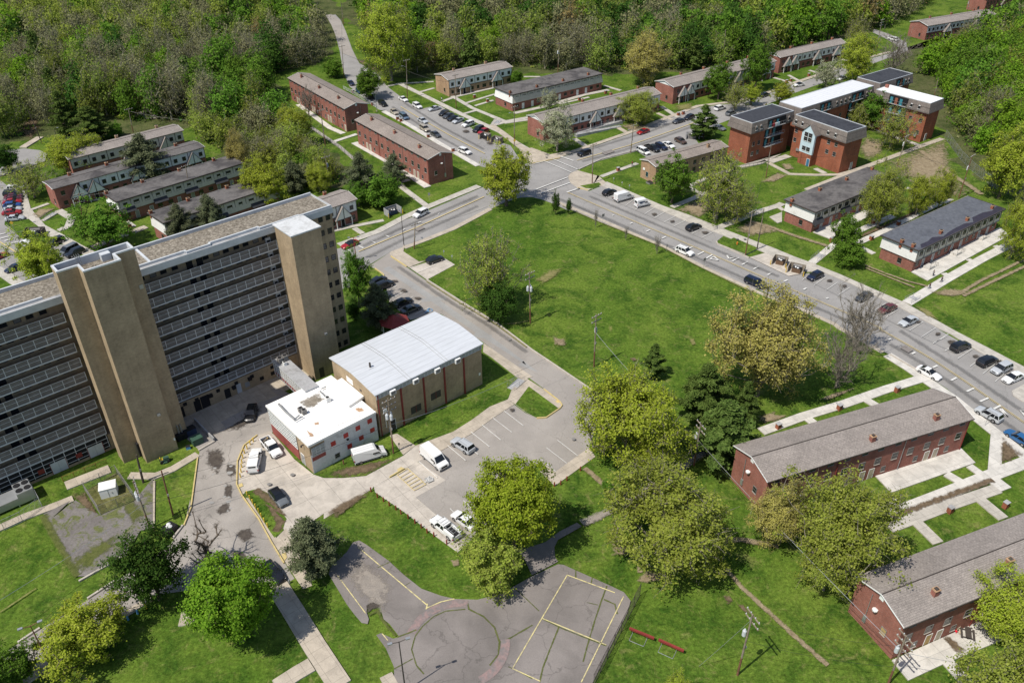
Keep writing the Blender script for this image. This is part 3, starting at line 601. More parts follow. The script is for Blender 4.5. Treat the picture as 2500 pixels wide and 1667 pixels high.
for pts,w in((QQ(3,1,1815,910,1830,970,1950,1030,2040,1120,2080,1240,2070,1340,2000,1430),.5),(QQ(3,1,1800,970,1640,985,1540,1030,1450,1110,1390,1190,1360,1300,1400,1430,1460,1500),.4),(QQ(3,1,2090,1240,2160,1210,2350,1100),.5),(QQ(3,1,2150,1440,2200,1460,2350,1540),.3),(QQ(3,2,945,780,900,900,850,1050,790,1250,750,1400),.45),(QQ(3,2,420,1050,560,1120,760,1200,940,1270),.4),(QQ(3,2,555,1110,490,1270,420,1450,395,1568),.45),(QQ(3,2,195,800,290,890,390,985),.35),(QQ(3,2,690,650,690,720),.4),(QQ(3,2,825,710,815,760),.35),(QQ(3,2,920,890,1010,930,1030,1010),.5),(QQ(3,2,780,915,870,935),.25),(QQ(3,1,1080,630,1180,585),.3),(QQ(3,1,1300,780,1350,750),.25),(QQ(3,1,1215,1460,1370,1375),.35),(QQ(3,1,1240,1200,1400,1140),.5),(QQ(3,1,1010,1020,1080,980,1120,1060,1230,1190),.9)):
 softband('weed_strip',pts,w*.55,'darkgrass',.045)
cc=G(Q(3,1,1735,1250));m=MB();z=nz(.036);Rr=5.9
def arc(m,a0,a1,r0,r1,mat,z):
 ts=np.linspace(D2R(a0),D2R(a1),26)
 for a,b in zip(ts[:-1],ts[1:]):m.poly([(cc[0]+r0*math.cos(a),cc[1]+r0*math.sin(a),z),(cc[0]+r1*math.cos(a),cc[1]+r1*math.sin(a),z),(cc[0]+r1*math.cos(b),cc[1]+r1*math.sin(b),z),(cc[0]+r0*math.cos(b),cc[1]+r0*math.sin(b),z)],mat)
arc(m,80,165,Rr,Rr+1.2,'paint_red',z);arc(m,-60,5,Rr-.1,Rr+1.1,'paint_red',z)
struct(m.build('court_ring_paint'))
m=MB();z=nz(.038)
for a,b,r,c,w in((920,460,1485,935,.16),(750,690,985,1005,.14),(1120,1170,1165,1225,.13)):strip(m,Q(3,1,a,b),Q(3,1,r,c),w,'paint_court',z)
polystrip(m,QQ(3,1,1485,960,1600,910,1710,885),.16,'paint_court',z+.001)
strip(m,Q(3,1,1490,925),Q(3,1,1480,970),.2,'paint_court',z+.002)
for a,b,r,c in((620,690,175,1450),(620,690,1010,835),(1082,865,735,1568),(415,1045,940,1262),(170,1455,400,1560)):strip(m,Q(3,2,a,b),Q(3,2,r,c),.15,'paint_court',z+.003)
struct(m.build('court_lines'))
# --- road paint
m=MB();z=nz(.045)
yl=QQ(1,2,625,241,1000,405,1400,575,1840,765,2350,990)+QQ(1,3,420,1025,880,1222,1170,1350)+QQ(2,3,1170,20,1400,150,1600,268,1850,435,2100,610,2350,785,2600,970)
for off in(-.16,.16):
 L,R=band(W2(yl),abs(off)*2);ln=L if off>0 else R
 for a,b in zip(ln[:-1],ln[1:]):
  d=(b-a)/np.linalg.norm(b-a);n=np.array([-d[1],d[0]])*.06;m.poly([(*(a-n),z),(*(b-n),z),(*(b+n),z),(*(a+n),z)],'paint_yellow')
for pts in(QQ(1,1,1955,275,1680,400,1400,528,1150,630,925,725),QQ(0,2,700,1320,1120,1200,1500,1070,1690,1000),QQ(0,1,1270,880,1400,960,1700,1130,1960,1265),QQ(1,0,0,645,110,715,220,790)):
 polystrip(m,pts,.3,'paint_yellow',z)
struct(m.build('centre_lines'))
m=MB();z=nz(.048)
for r,c,a in((1,2,[(430,1325-1143,0,0)]),):pass
for r,c,x0,y0,x1,y1,w in((0,2,430,1325,655,1420,.3),(0,2,500,1308,705,1395,.3),(0,2,565,1288,672,1325,.45),(0,2,345,1350,430,1328,.3),(1,2,350,222,625,116,.35),(1,2,400,250,645,160,.35),(1,2,617,240,722,205,.5),(0,2,700,1560,720,1548,.4)):
 strip(m,Q(r,c,x0,y0),Q(r,c,x1,y1),w,'paint_white',z)
# parking bays
def bays(m,p0,p1,q0,q1,n,z,w=.1,skip=()):
 for i in range(n):
  if i in skip:continue
  t=i/(n-1);strip(m,(p0[0]+(p1[0]-p0[0])*t,p0[1]+(p1[1]-p0[1])*t),(q0[0]+(q1[0]-q0[0])*t,q0[1]+(q1[1]-q0[1])*t),w,'paint_white',z)
bays(m,Q(1,2,1000,245-20),Q(1,2,1590,470),Q(1,2,935,285),Q(1,2,1490,520),8,z)
bays(m,Q(1,2,1735,528),Q(1,2,1820,562),Q(1,2,1640,580),Q(1,2,1718,615),2,z)
bays(m,Q(1,3,620,895),Q(1,3,920,1020),Q(1,3,530,960),Q(1,3,820,1085),4,z)
bays(m,Q(1,3,1110,1100),Q(1,3,1830,1450),Q(1,3,1010,1165),Q(1,3,1700,1535),8,z)
bays(m,Q(2,3,1725,70),Q(2,3,2230,340),Q(2,3,1600,135),Q(2,3,2110,450),6,z)
bays(m,Q(0,1,1640,890),Q(0,1,1960,1040),Q(0,1,1540,935),Q(0,1,1850,1090),9,z,.09)
bays(m,Q(1,0,505,670),Q(1,0,600,730),Q(1,0,370,715),Q(1,0,470,780),3,z,.09)
bays(m,Q(1,0,30,215),Q(1,0,30,470),Q(1,0,170,195),Q(1,0,180,420),9,z,.09)
bays(m,Q(1,1,1240,1005),Q(1,1,1500,1185),Q(1,1,1140,1060),Q(1,1,1390,1240),5,z,.1)
for a,b,r,c in((2118,690,2275,810),(2028,748,2180,864),(1937,803,2090,927),(1845,860,1998,983),(1655,972,1802,1095),(1420,1103,1570,1235),(1750,930,1905,1045)):strip(m,Q(2,1,a,b),Q(2,1,r,c),.12,'paint_white',z)
for a,b,r,c in((540,928,707,1058),(450,990,616,1118),(410,1088,525,1184)):strip(m,Q(2,2,a,b),Q(2,2,r,c),.11,'paint_white',z)
for a,b,r,c in((1785,80,1900,190),(1675,145,1720,190)):strip(m,Q(3,1,a,b),Q(3,1,r,c),.11,'paint_white',z)
strip(m,Q(1,1,1400,900),Q(1,1,1560,832),.11,'paint_white',z)
# lane dashes
for r,c,l in((1,2,[(990,430,1003,428),(1135,498,1155,490),(1270,560,1298,548),(1396,618,1430,602),(1605,705,1645,688),(1688,752,1740,726),(1757,782,1808,752),(1972,804,2026,776),(2052,834,2098,808),(2145,870,2188,848),(2260,918,2296,898)]),(1,3,[(382,970,412,957),(540,1038,566,1024),(727,1112,746,1104)]),(2,3,[(1235,105,1255,97),(1427,222,1457,208),(1600,334,1638,316),(1748,440,1795,415),(1877,530,1935,503),(1985,612,2055,582),(2100,672,2155,644)]),(1,1,[(1575,418,1590,412),(1415,488,1440,480),(1285,550,1305,540),(1145,592,1178,606),(1028,638,1065,656),(922,678,966,698),(835,712,882,735)]),(1,0,[(40,638,108,620),(85,662,150,645),(138,690,190,678),(200,724,238,713),(272,760,298,755),(0,620,78,600),(-20,590,50,575)])):
 for x0,y0,x1,y1 in l:strip(m,Q(r,c,x0,y0),Q(r,c,x1,y1),.38,'paint_white',z)
# speed hump arrows
for r,c,tri in((1,2,[(1790,785),(1860,798),(1822,765)]),(1,2,[(1928,755),(1945,785),(1995,772)]),(2,3,[(2150,680),(2215,735),(2165,672)]),(2,3,[(2312,680),(2360,735),(2360,690)])):
 P=[Q(r,c,*p)for p in tri]
 strip(m,P[0],P[1],.35,'paint_white',z);strip(m,P[1],P[2],.35,'paint_white',z);strip(m,P[2],P[0],.3,'paint_white',z+.001)
struct(m.build('road_markings'))
m=MB();z=nz(.05)
H=[Q(2,1,*p)for p in((1240,1212),(1325,1160),(1475,1290),(1380,1340))]
for a,b in((0,1),(1,2),(2,3),(3,0)):strip(m,H[a],H[b],.13,'paint_yellow',z+.0005*a)
for k in range(1,6):
 t_=k/6;strip(m,(H[0][0]+(H[3][0]-H[0][0])*t_,H[0][1]+(H[3][1]-H[0][1])*t_),(H[1][0]+(H[2][0]-H[1][0])*min(1,t_+.0),H[1][1]+(H[2][1]-H[1][1])*t_),.13,'paint_yellow',z+.003)
for px in(QQ(2,1,1238,1165,1275,1143,1300,1160,1258,1185),QQ(2,2,522,605,545,596,565,612,540,622),QQ(3,1,292,515,330,500,340,540,318,570),QQ(1,2,640,120,672,130,660,140,642,130),QQ(2,0,1950,1290,1985,1275,1995,1300,1960,1315)):
 m.poly([(*p,.14)for p in ccw(W2(px))],'paint_yellow')
struct(m.build('yellow_markings'))
# wheelchair symbols painted on two bays
def wheelchair(c,ang,s,mat):
 m=MB();z=nz(.052);ca,sa=math.cos(ang),math.sin(ang)
 def T(x,y):return(c[0]+s*(x*ca-y*sa),c[1]+s*(x*sa+y*ca),z)
 def seg(x0,y0,x1,y1,w=.09):
  d=math.hypot(x1-x0,y1-y0);nx,ny=-(y1-y0)/d*w,(x1-x0)/d*w
  m.poly([T(x0-nx,y0-ny),T(x1-nx,y1-ny),T(x1+nx,y1+ny),T(x0+nx,y0+ny)],mat)
 m.poly([T(-.15+.13*math.cos(t_),.85+.13*math.sin(t_))for t_ in np.linspace(0,6.28,9)[:-1]],mat)
 seg(-.15,.68,-.08,.1);seg(-.12,.4,.28,.4);seg(-.08,.08,.32,.08);seg(.32,.08,.52,-.5);seg(.5,-.5,.7,-.42)
 ts=np.linspace(2.0,6.2,12)
 for a,b in zip(ts[:-1],ts[1:]):seg(-.02+.48*math.cos(a),-.2+.48*math.sin(a),-.02+.48*math.cos(b),-.2+.48*math.sin(b),.06)
 return struct(m.build('wheelchair_marking'))
m=MB();z0=nz(.046);m.poly([(*p,z0)for p in ccw(W2(QQ(2,1,1462,1245,1510,1222,1545,1258,1495,1280)))],'patch');struct(m.build('bay_marking_ground'))
wheelchair(G(Q(2,1,1503,1250)),D2R(128),1.0,'paint_white');wheelchair(G(Q(1,1,1500,1210)),D2R(128),1.2,'paint_blue')
# --- weathered tarmac yard beside the tower
flat('yard',QQ(2,0,430,1568,620,1420,820,1540,1100,1430,1255,1240,1255,1568)+QQ(3,0,1255,300,1150,330,1050,515,700,700,640,700,560,570,420,330,360,190,580,80),'weedlot',.018)
for px in(QQ(3,0,600,560,800,440,950,360,980,430,800,560,660,690),QQ(3,0,990,100,1100,60,1180,210,1100,290)):soft('weed_growth',px,'darkgrass',base=.03)
softband('weed_growth',QQ(3,0,355,200,420,330,560,570,640,700),1.3,'darkgrass',.03)
soft('brick_rubble',QQ(2,0,590,1385,690,1350,760,1450,800,1540,720,1500),'mulch',base=.03)
flat('fenced_yard',QQ(2,0,700,1350,960,1190,1110,1420,830,1540),'weedy',.03)
# --- dirt, worn grass
for px,mt in((QQ(0,3,1220,1330,1500,1220,1700,1150,1740,1300,1760,1450,1900,1568,1750,1640,1500,1500,1330,1450),'dirt'),(QQ(0,3,990,1230,1050,1130,1200,1160,1180,1270,1060,1320),'dirt'),(QQ(0,3,190,1495,330,1420,420,1440,300,1500),'dirt'),(QQ(0,3,360,1350,430,1345,470,1390,390,1400),'dirt'),(QQ(1,2,1520,380,1700,290,1840,360,1700,450),'dirt'),(QQ(1,2,2000,560,2150,470,2330,520,2350,560,2200,590),'dirt'),(QQ(1,3,0,530,90,480,220,520,250,570,100,600),'dirt'),(QQ(1,2,350,960,480,870,590,860,530,930,420,990),'strawpatch'),(QQ(1,2,500,1420,580,1440,600,1490,520,1490),'dirt'),(QQ(2,2,520,115,590,90,615,150,540,155),'dirt'),(QQ(2,2,1615,95,1655,90,1680,145,1640,150),'strawpatch'),(QQ(2,2,1130,258,1180,250,1190,280,1150,285),'mulch'),(QQ(3,2,985,430,1130,450,1140,520,990,530),'dirt'),(QQ(3,2,1190,620,1240,620,1240,670,1190,680),'dirt'),(QQ(3,2,1170,740,1260,660,1400,660,1390,740,1280,755),'dirt'),(QQ(3,2,1895,860,1950,860,1985,910,1930,930),'mulch'),(QQ(3,2,2010,930,2060,930,2115,1010,2070,1000),'mulch'),(QQ(2,3,180,770,320,720,420,720,300,780),'dirt'),(QQ(2,3,650,600,800,540,960,500,900,540,740,600),'dirt'),(QQ(2,3,2165,910,2340,1050,2150,1135),'mulch'),(QQ(3,1,1680,570,1740,560,1760,610,1700,620),'dirt'),(QQ(3,1,650,190,800,90,1000,0,1010,30,830,160,720,240),'mulch'),(QQ(0,2,1060,1040,1200,1000,1300,1060,1130,1080),'dirt'),(QQ(0,2,1500,870,1640,850,1650,900,1530,910),'strawpatch'),(QQ(2,2,2180,740,2320,690,2350,760,2240,790),'dirt'),(QQ(1,0,270,420,320,370,470,370,400,400,320,460),'dirt'),(QQ(0,1,900,490,1000,500,1100,570,1050,600,960,540),'mulch'),(QQ(1,3,1580,1060,1700,1030,1900,1040,1930,1070,1760,1095,1640,1080),'dirt'),(QQ(1,3,1450,1170,1560,1200,1660,1290,1560,1260),'strawpatch'),(QQ(1,3,1400,130,1700,200,1850,260,1700,270,1500,240),'dirt'),(QQ(0,0,300,930,200,1000,120,1100,260,1150,330,1050),'mulch'),(QQ(3,3,1660,1190,1740,1200,1880,1310,1800,1340),'mulch')):
 soft('bare_patch',px,mt,base=.014 if mt!='mulch' else.055)
for pts,w,mt in((QQ(1,3,110,480,260,520,450,590,740,680),1.6,'dirt'),(QQ(1,3,1030,830,1200,900,1400,970,1560,1010),.8,'dirt'),(QQ(1,3,1050,860,1250,940,1450,1020),.7,'dirt'),(QQ(1,3,1850,1050,2000,960,2150,890,2350,790),1.0,'dirt'),(QQ(1,3,1850,1090,2030,1000,2200,920,2350,850,2500,790),1.0,'dirt'),(QQ(0,3,1500,1240,1620,1330,1760,1440,1900,1530,2000,1600),2.2,'dirt'),(QQ(3,2,1880,415,2050,400,2200,430,2350,455),1.2,'dirt'),(QQ(3,2,1920,640,2050,790,2200,930,2350,1070)+QQ(3,3,600,1310,740,1430),.9,'dirt'),(QQ(1,2,30,1320,180,1318,300,1295),.5,'strawpatch'),(QQ(2,3,1270,1560,1500,1470,1800,1360,2090,1255),1.3,'mulch'),(QQ(1,3,1010,600,1200,520,1400,430,1540,365),1.3,'mulch'),(QQ(3,2,740,270,900,200,1060,120,1200,40,1330,-60),1.7,'courtlight'),(QQ(2,2,1250,1420,1350,1330,1450,1260,1560,1160,1650,1090,1790,1010),1.6,'courtlight'),(QQ(2,2,760,1160,850,1230,920,1290,1000,1290),1.2,'dirt'),(QQ(3,0,0,1000,300,800),.3,'strawpatch'),(QQ(1,2,580,350,850,470,1150,590,1400,690,1700,850,2100,1045),.35,'strawpatch'),(QQ(1,1,1480,970,1760,1150,2060,1330,2300,1510),.4,'strawpatch')):
 softband('worn_track',pts,w,mt,.016 if mt in('dirt','strawpatch')else.055)
# a pond and a cul-de-sac glimpsed through the trees
ragged('pond',QQ(0,0,1100,960,1200,880,1400,840,1500,880,1280,980),'lot',.03,1.0)
flat('road',QQ(0,0,0,1245,200,1225,330,1240,390,1270,370,1330,250,1370,60,1440,-100,1470),'asphalt',.024)
path('footpath',QQ(0,0,190,1215,330,1130),2.4,'concrete_tan')
sr_=random.Random(8)
for r0,c0,pts in((1,3,((760,965),(880,1010),(1240,1200),(1480,1300),(1640,1400),(1745,1470))),(2,3,((1640,60),(1750,120),(1950,240),(2140,285),(2200,330))),(2,2,((170,683),)),(0,1,((1805,1085),(2000,1180),(1980,1150),(1700,960))),(1,2,((1010,290),(1330,420),(1480,480),(1750,570))),(1,1,((1300,1050),(1410,1110),(1220,970)))):
 for x,y in pts:
  c=G(Q(r0,c0,x,y));q=[(x+sr_.uniform(14,30)*math.cos(t_)*1.3,y+sr_.uniform(9,18)*math.sin(t_))for t_ in np.linspace(0,6.28,8)[:-1]];soft('oil_stain',[Q(r0,c0,*p)for p in q],'soilstain',base=.04)
m=MB();z=nz(.05)
for r0,c0,x,y in((2,2,147,105),(2,2,672,922),(2,1,195,1293),(2,1,385,1215),(0,2,450,1298),(1,2,2075,628),(1,3,0,628),(2,1,1480,40)):
 c=G(Q(r0,c0,x,y));m.poly([(c[0]+.38*math.cos(t_),c[1]+.38*math.sin(t_),z+.09*(r0==1 or(r0,c0)==(0,2)))for t_ in np.linspace(0,6.28,9)[:-1]],'trim_grey')
struct(m.build('manhole_covers'))
for(r0,c0,x0,y0,x1,y1)in((1,2,640,330,2350,1090),(1,2,820,235,1800,650),(1,3,540,945,1780,1560),(1,1,1000,650,1900,260)):
 mm=MB();strip(mm,Q(r0,c0,x0,y0),Q(r0,c0,x1,y1),.09,'trim_grey',nz(.03));struct(mm.build('road_seam'))
for pts in(QQ(1,2,560,295,1000,480,1480,690,1900,870,2350,1070),QQ(1,2,800,270,1200,440,1600,610,2000,780,2350,930),QQ(1,3,420,1090,800,1250,1050,1370),QQ(2,3,1250,140,1500,290,1750,460,2000,640,2350,900),QQ(2,3,1330,30,1600,200,1850,360,2100,530,2350,700),QQ(1,1,960,680,1300,520,1600,400,1900,270),QQ(1,1,1000,770,1300,620,1600,490,1900,350),QQ(0,2,740,1330,1100,1230,1400,1130,1650,1040),QQ(0,2,700,1260,1000,1170,1300,1080,1600,970),QQ(0,1,1200,880,1500,1080,1850,1270),QQ(0,1,1300,850,1600,1040,1950,1230),QQ(1,1,1250,850,1600,1090,2000,1340,2300,1550)):
 softband('tyre_wear',pts,1.3,'tyrewear',.028)
for r0,c0,px,mt in((1,2,(1480,700,1560,735,1600,715,1520,680),'patch'),(2,3,(1330,175,1400,215,1440,195,1370,155),'court'),(0,2,(900,1260,980,1235,1010,1250,930,1278),'court'),(1,1,(1380,545,1440,520,1470,535,1410,562),'court'),(2,1,(1760,990,1830,1040,1860,1020,1790,972),'court'),(2,3,(2050,690,2110,730,2140,712,2080,670),'patch')):
 flat('road_patch',QQ(r0,c0,*px),mt,.03)
# ------------------------------------------------------------------ buildings
def frame_from(p0,p1,p2,h):
 a,b,c=G(p0,h),G(p1,h),G(p2,h);d=b-a;L=float(np.hypot(*d));d=d/L
 return a,math.atan2(d[1],d[0]),L,float((c-a)@np.array([-d[1],d[0]]))
class Frame:
 def __init__(s,root):s.o=np.array(root.location[:2]);r=root.rotation_euler[2];s.d=np.array([math.cos(r),math.sin(r)]);s.n=np.array([-s.d[1],s.d[0]])
 def loc(s,px,z):v=G(px,z)-s.o;return float(v@s.d),float(v@s.n)
 def on_front(s,px,y=0.0):
  """x and z of the point of the plane y seen at px"""
  d=FW*FPX+RT*(px[0]-1250)-UP*(px[1]-833.5)
  t_=(y+s.o@s.n)/(d[:2]@s.n);X=EYE+t_*d;return float((X[:2]-s.o)@s.d),float(X[2])
_wm={}
def window_mesh(w,h,trim,rail=True,glass='glass'):
 k=(round(w,2),round(h,2),trim,rail,glass)
 if k not in _wm:
  m=MB();t_=.07;m.box(-w/2,w/2,-.02,.03,0,h,glass)
  m.box(-w/2-t_,-w/2,-.06,.03,-t_,h+t_,trim);m.box(w/2,w/2+t_,-.06,.03,-t_,h+t_,trim)
  m.box(-w/2,w/2,-.06,.03,h,h+t_,trim);m.box(-w/2,w/2,-.06,.03,-t_,0,trim)
  if rail:m.box(-w/2,w/2,-.045,-.015,h*.48,h*.48+.05,trim)
  if w>1.2:m.box(-.03,.03,-.046,-.014,0,h,trim)
  _wm[k]=m.mesh('window')
 return _wm[k]
_sm={}
def sill_mesh(w,mat='white_paint'):
 k=(round(w,2),mat)
 if k not in _sm:_sm[k]=MB().box(-w/2-.08,w/2+.08,-.12,.02,-.13,-.06,mat).mesh('sill')
 return _sm[k]
def window(root,x,z,w,h,trim='trim_brown',y=0.0,rz=0.0,sill='kerb',rail=True,glass='glass'):
 o=link('window',window_mesh(w,h,trim,rail,glass),root,(x,y,z),rz)
 if sill:link('sill',sill_mesh(w,sill),o)
 return o
_dm={}
def door(root,x,z=0.05,w=.95,h=2.05,mat='door',y=0.0,rz=0.0):
 k=(w,h,mat)
 if k not in _dm:
  _dm[k]=(MB().box(-w/2,w/2,-.03,.03,0,h,mat).box(-w/2-.07,-w/2,-.05,.03,0,h+.07,'white_paint').box(w/2,w/2+.07,-.05,.03,0,h+.07,'white_paint').box(-w/2,w/2,-.05,.03,h,h+.07,'white_paint').mesh('door'),MB().box(w/2-.16,w/2-.08,-.08,-.03,.95,1.05,'metal').mesh('handle'))
 o=link('door',_dm[k][0],root,(x,y,z),rz);link('handle',_dm[k][1],o);return o
def chimney(roof,x,y,z,s=.45,h=1.1,mat='brick_red'):
 m=MB();m.box(x-s,x+s,y-s*.8,y+s*.8,z-1.2,z+h,mat);m.box(x-s-.06,x+s+.06,y-s*.8-.06,y+s*.8+.06,z+h,z+h+.1,'brick_tan');m.box(x-.22,x+.22,y-.22,y+.22,z+h+.1,z+h+.28,'trim_brown')
 return m.build('chimney',roof)
_pm={}
def downpipe(root,x,h,y=0.0,mat='metal'):
 k=(round(h,1),mat)
 if k not in _pm:_pm[k]=MB().tube((0,-.1,0),(0,-.1,h),.06,n=6,mat=mat).mesh('downpipe')
 return link('downpipe',_pm[k],root,(x,y,0))
def gable_body(root,L,D,h,rh,wall,roofm,o=.35,fascia='white_paint',upper=None,uz=3.0,ridge_frac=.5):
 """walls with two gables, roof slab, fascia; the eave rectangle is L x D, walls stand in by o"""
 yr=D*ridge_frac
 def prof(z):return z
 m=MB();zi=h-.12
 pts=[(o,zi-.0),(yr,h+rh-.2),(D-o,zi)]
 V=[(o,0),(D-o,0),(D-o,zi),(yr,h+rh-.18),(o,zi)]
 m.xprism(V,o,L-o,wall);m.build('wall',root)
 m=MB();t_=.16
 R=[(0,h),(yr,h+rh),(D,h),(D,h-t_),(yr,h+rh-t_),(0,h-t_)]
 m.xprism(R[::-1],0,L,roofm,fascia);roof=m.build('roof',root)
 m=MB();m.tube((0,yr,h+rh),(L,yr,h+rh),.09,n=6,mat='trim_brown');m.build('ridge_cap',roof)
 m=MB();m.box(0,L,-.1,-.003,h-.14,h-.01,fascia if fascia!='white_paint' else 'trim_brown');m.build('gutter',roof)
 if fascia=='white_paint':
  for x0,x1 in((-.06,-.003),(L+.003,L+.06)):
   m=MB();m.xprism([(p[0],p[1]+.02)for p in R[::-1]],x0,x1,'white_paint');m.build('bargeboard',roof)
 return roof,yr
def gable_vent(root,x,y,z,side=-1):
 return MB().box(x-.05,x+.05,y-.35,y+.35,z-.4,z+.4,'white_paint').build('gable_vent',root)
def brick_row(label,p0,p1,p2,h=7.9,rh=1.5,roofm='shingle_warm',L=None,chim=(),doors='door_beige',gable_side=0,seed=1,boards=0):
 a,ang,L0,D=frame_from(p0,p1,p2,h);L=L or L0
 root=thing('brick_row_house',label,'row house',tuple(a),ang,'brick row houses with gabled shingle roofs')
 roof,yr=gable_body(root,L,D,h,rh,'brick_red',roofm);fr=Frame(root)
 for c in chim:
  x,y=fr.loc(c,h+.9);zz=h+rh*(1-abs(y-yr)/yr);chimney(roof,x,y,zz,.42,.9)
 r=random.Random(seed);o=.35;n=max(3,int(round(L/6.7)));u=(L-2*o)/n
 for k in range(n):
  x0=o+k*u;mir=k%2
  for j,fx in enumerate((.24,.76)):
   x=x0+fx*u
   window(root,x,h-.95,1.05,.6,'trim_grey',y=o,sill='trim_grey',rail=False)
   window(root,x,h*.43,1.1,1.3,'trim_grey',y=o)
  a_,b_=(.14,.5)if mir else(.86,.5)
  door(root,x0+a_*u,.05,.95,2.1,'plywood' if boards and k==0 else doors,y=o)
  window(root,x0+b_*u,.9,.75,1.0,'trim_grey',y=o)
  if mir:downpipe(root,x0+u*.98,h-.3,o,'dark_red' if k%4==1 else 'metal')
 for q in(0,1):
  xx=o-.02 if q==0 else L-o+.02
  gable_vent(root,xx,yr,h+rh*.35)
  if q==gable_side:
   rz=-math.pi/2 if q==0 else math.pi/2
   window(root,xx,h*.33,.8,1.1,'trim_grey',y=D*.3,rz=rz,glass='plywood' if boards else 'glass')
   MB().box(xx-.18,xx+.18,D*.62,D*.62+.5,1.2,2.4,'metal').build('meter_box',root)
   MB().tube((xx-.1 if q==0 else xx+.1,D*.65,1.2),(xx-.1 if q==0 else xx+.1,D*.65,h-.3),.05,n=5,mat='metal').build('conduit',root)
   MB().lathe((xx-.25 if q==0 else xx+.25,D*.52,h*.72),[(.05,-.2),(.38,-.1),(.38,.12),(.1,.2)],8,'white_paint').build('satellite_dish',root)
 return root,fr
def porch(root,x,y,w=4.8,z0=2.5,z1=5.75,proj=.9,roofm='shingle',wall='white_panel'):
 m=MB();m.poly([(x-w/2,y-proj,z0),(x+w/2,y-proj,z0),(x,y-proj,z1)],'white_paint' if wall=='white_panel' else wall)
 m.poly([(x-w/2,y-proj,z0),(x-w/2,y,z0),(x+w/2,y,z0),(x+w/2,y-proj,z0)],wall);o=m.build('porch_gable',root)
 m=MB();e=.15;t_=.14
 for s in(-1,1):
  a=np.array((x,z1+.12));b=np.array((x+s*(w/2+e),z0-e*(z1-z0)/(w/2)+.12))
  P=[(a[0],y-proj-.12,a[1]),(b[0],y-proj-.12,b[1]),(b[0],y+.1,b[1]),(a[0],y+.1,a[1])];Pd=[(p[0],p[1],p[2]-t_)for p in P]
  m.poly(P if s<0 else P[::-1],roofm);m.poly(Pd if s>0 else Pd[::-1],'trim_brown');m.poly([P[0],P[1],Pd[1],Pd[0]],'trim_brown');m.poly([P[1],P[2],Pd[2],Pd[1]],'trim_brown')
 m.build('porch_roof',o)
 m=MB();yy=y-proj-.03
 m.box(x-.09,x+.09,yy-.02,yy+.02,z0,z1-.35,'trim_brown');m.box(x-w/2,x+w/2,yy-.03,yy+.01,z0-.12,z0+.02,'trim_brown');m.build('porch_trim',o)
 for s in(-1,1):MB().box(x+s*(w/2-.15)-.09,x+s*(w/2-.15)+.09,y-proj,y-proj+.18,0,z0-.1,'white_paint').build('porch_post',o)
 door(root,x,.05,1.0,2.1,'dark',y=y)
 return o
def tudor_row(label,p0,p1,p2,h=6.2,rh=1.2,L=None,brickm='brick_red',upper='white_panel',chim=(),roofm='shingle',step=None,porches=(.12,.37,.63,.88),group='white panelled row houses with gabled porches',flatroof=False,brick_bay=False,chm='brick_orange',gw=False,nwin=None):
 a,ang,L0,D=frame_from(p0,p1,p2,h);L=L or L0
 root=thing('row_house',label,'row house',tuple(a),ang,group);fr=Frame(root);o=.35
 if flatroof:
  MB().box(o,L-o,o,D-o,0,h-.2,brickm).build('wall',root)
  m=MB();m.box(0,L,0,D,h-.2,h,'trim_brown',roofm);roof=m.build('roof',root);yr=D/2;rh=0
 else:roof,yr=gable_body(root,L,D,h,rh,brickm,roofm,o)
 x1=L-o-.05;x0=o+.05+(step or 0)
 m=MB();m.box(x0,x1,o-.1,o+.1,h*.5,h-.2,upper);up=m.build('upper_siding',root)
 m=MB();n=nwin or max(3,int((x1-x0)/2.6));s=(x1-x0)/n
 for k in range(0,n+1,2):m.box(x0+k*s-.08,x0+k*s+.08,o-.14,o-.1,h*.5,h-.2,'trim_brown')
 m.box(x0,x1,o-.15,o-.1,h*.5-.1,h*.5+.06,'trim_brown');m.build('siding_trim',up)
 px=[f*L for f in porches]
 for p in px:porch(root,p,o-.1,roofm=roofm if not flatroof else 'shingle',wall=upper)
 for k in range(n):
  x=x0+(k+.5)*s
  if min([abs(x-p)for p in px]+[9])>.9:window(root,x,h*.62,.95,1.05,'trim_brown',y=o-.1,sill=None)
  if min([abs(x-p)for p in px]+[9])>2.0:window(root,x,.95,1.5 if k%2 else.9,1.1,'trim_brown',y=o)
 if step:window(root,o+step*.3,h*.62,.95,1.05,'trim_brown',y=o);window(root,o+step*.3,1.0,.95,1.05,'trim_brown',y=o)
 for c in chim:
  x,y=fr.loc(c,h+.6);y=min(max(y,.6),D-.5);zz=h+rh*(1-abs(y-yr)/yr)if not flatroof else h;chimney(roof,x,y,zz,.4,.8,chm)
 rz=-math.pi/2
 window(root,o-.02,1.2,.85,1.2,'trim_brown',y=D*.35,rz=rz)
 if gw:
  m=MB();m.poly([(o-.05,o+.2,h-.1),(o-.05,yr,h+rh-.25),(o-.05,D-o-.2,h-.1)][::-1],'white_panel');m.build('gable_panel',root)
 return root,fr,L,D
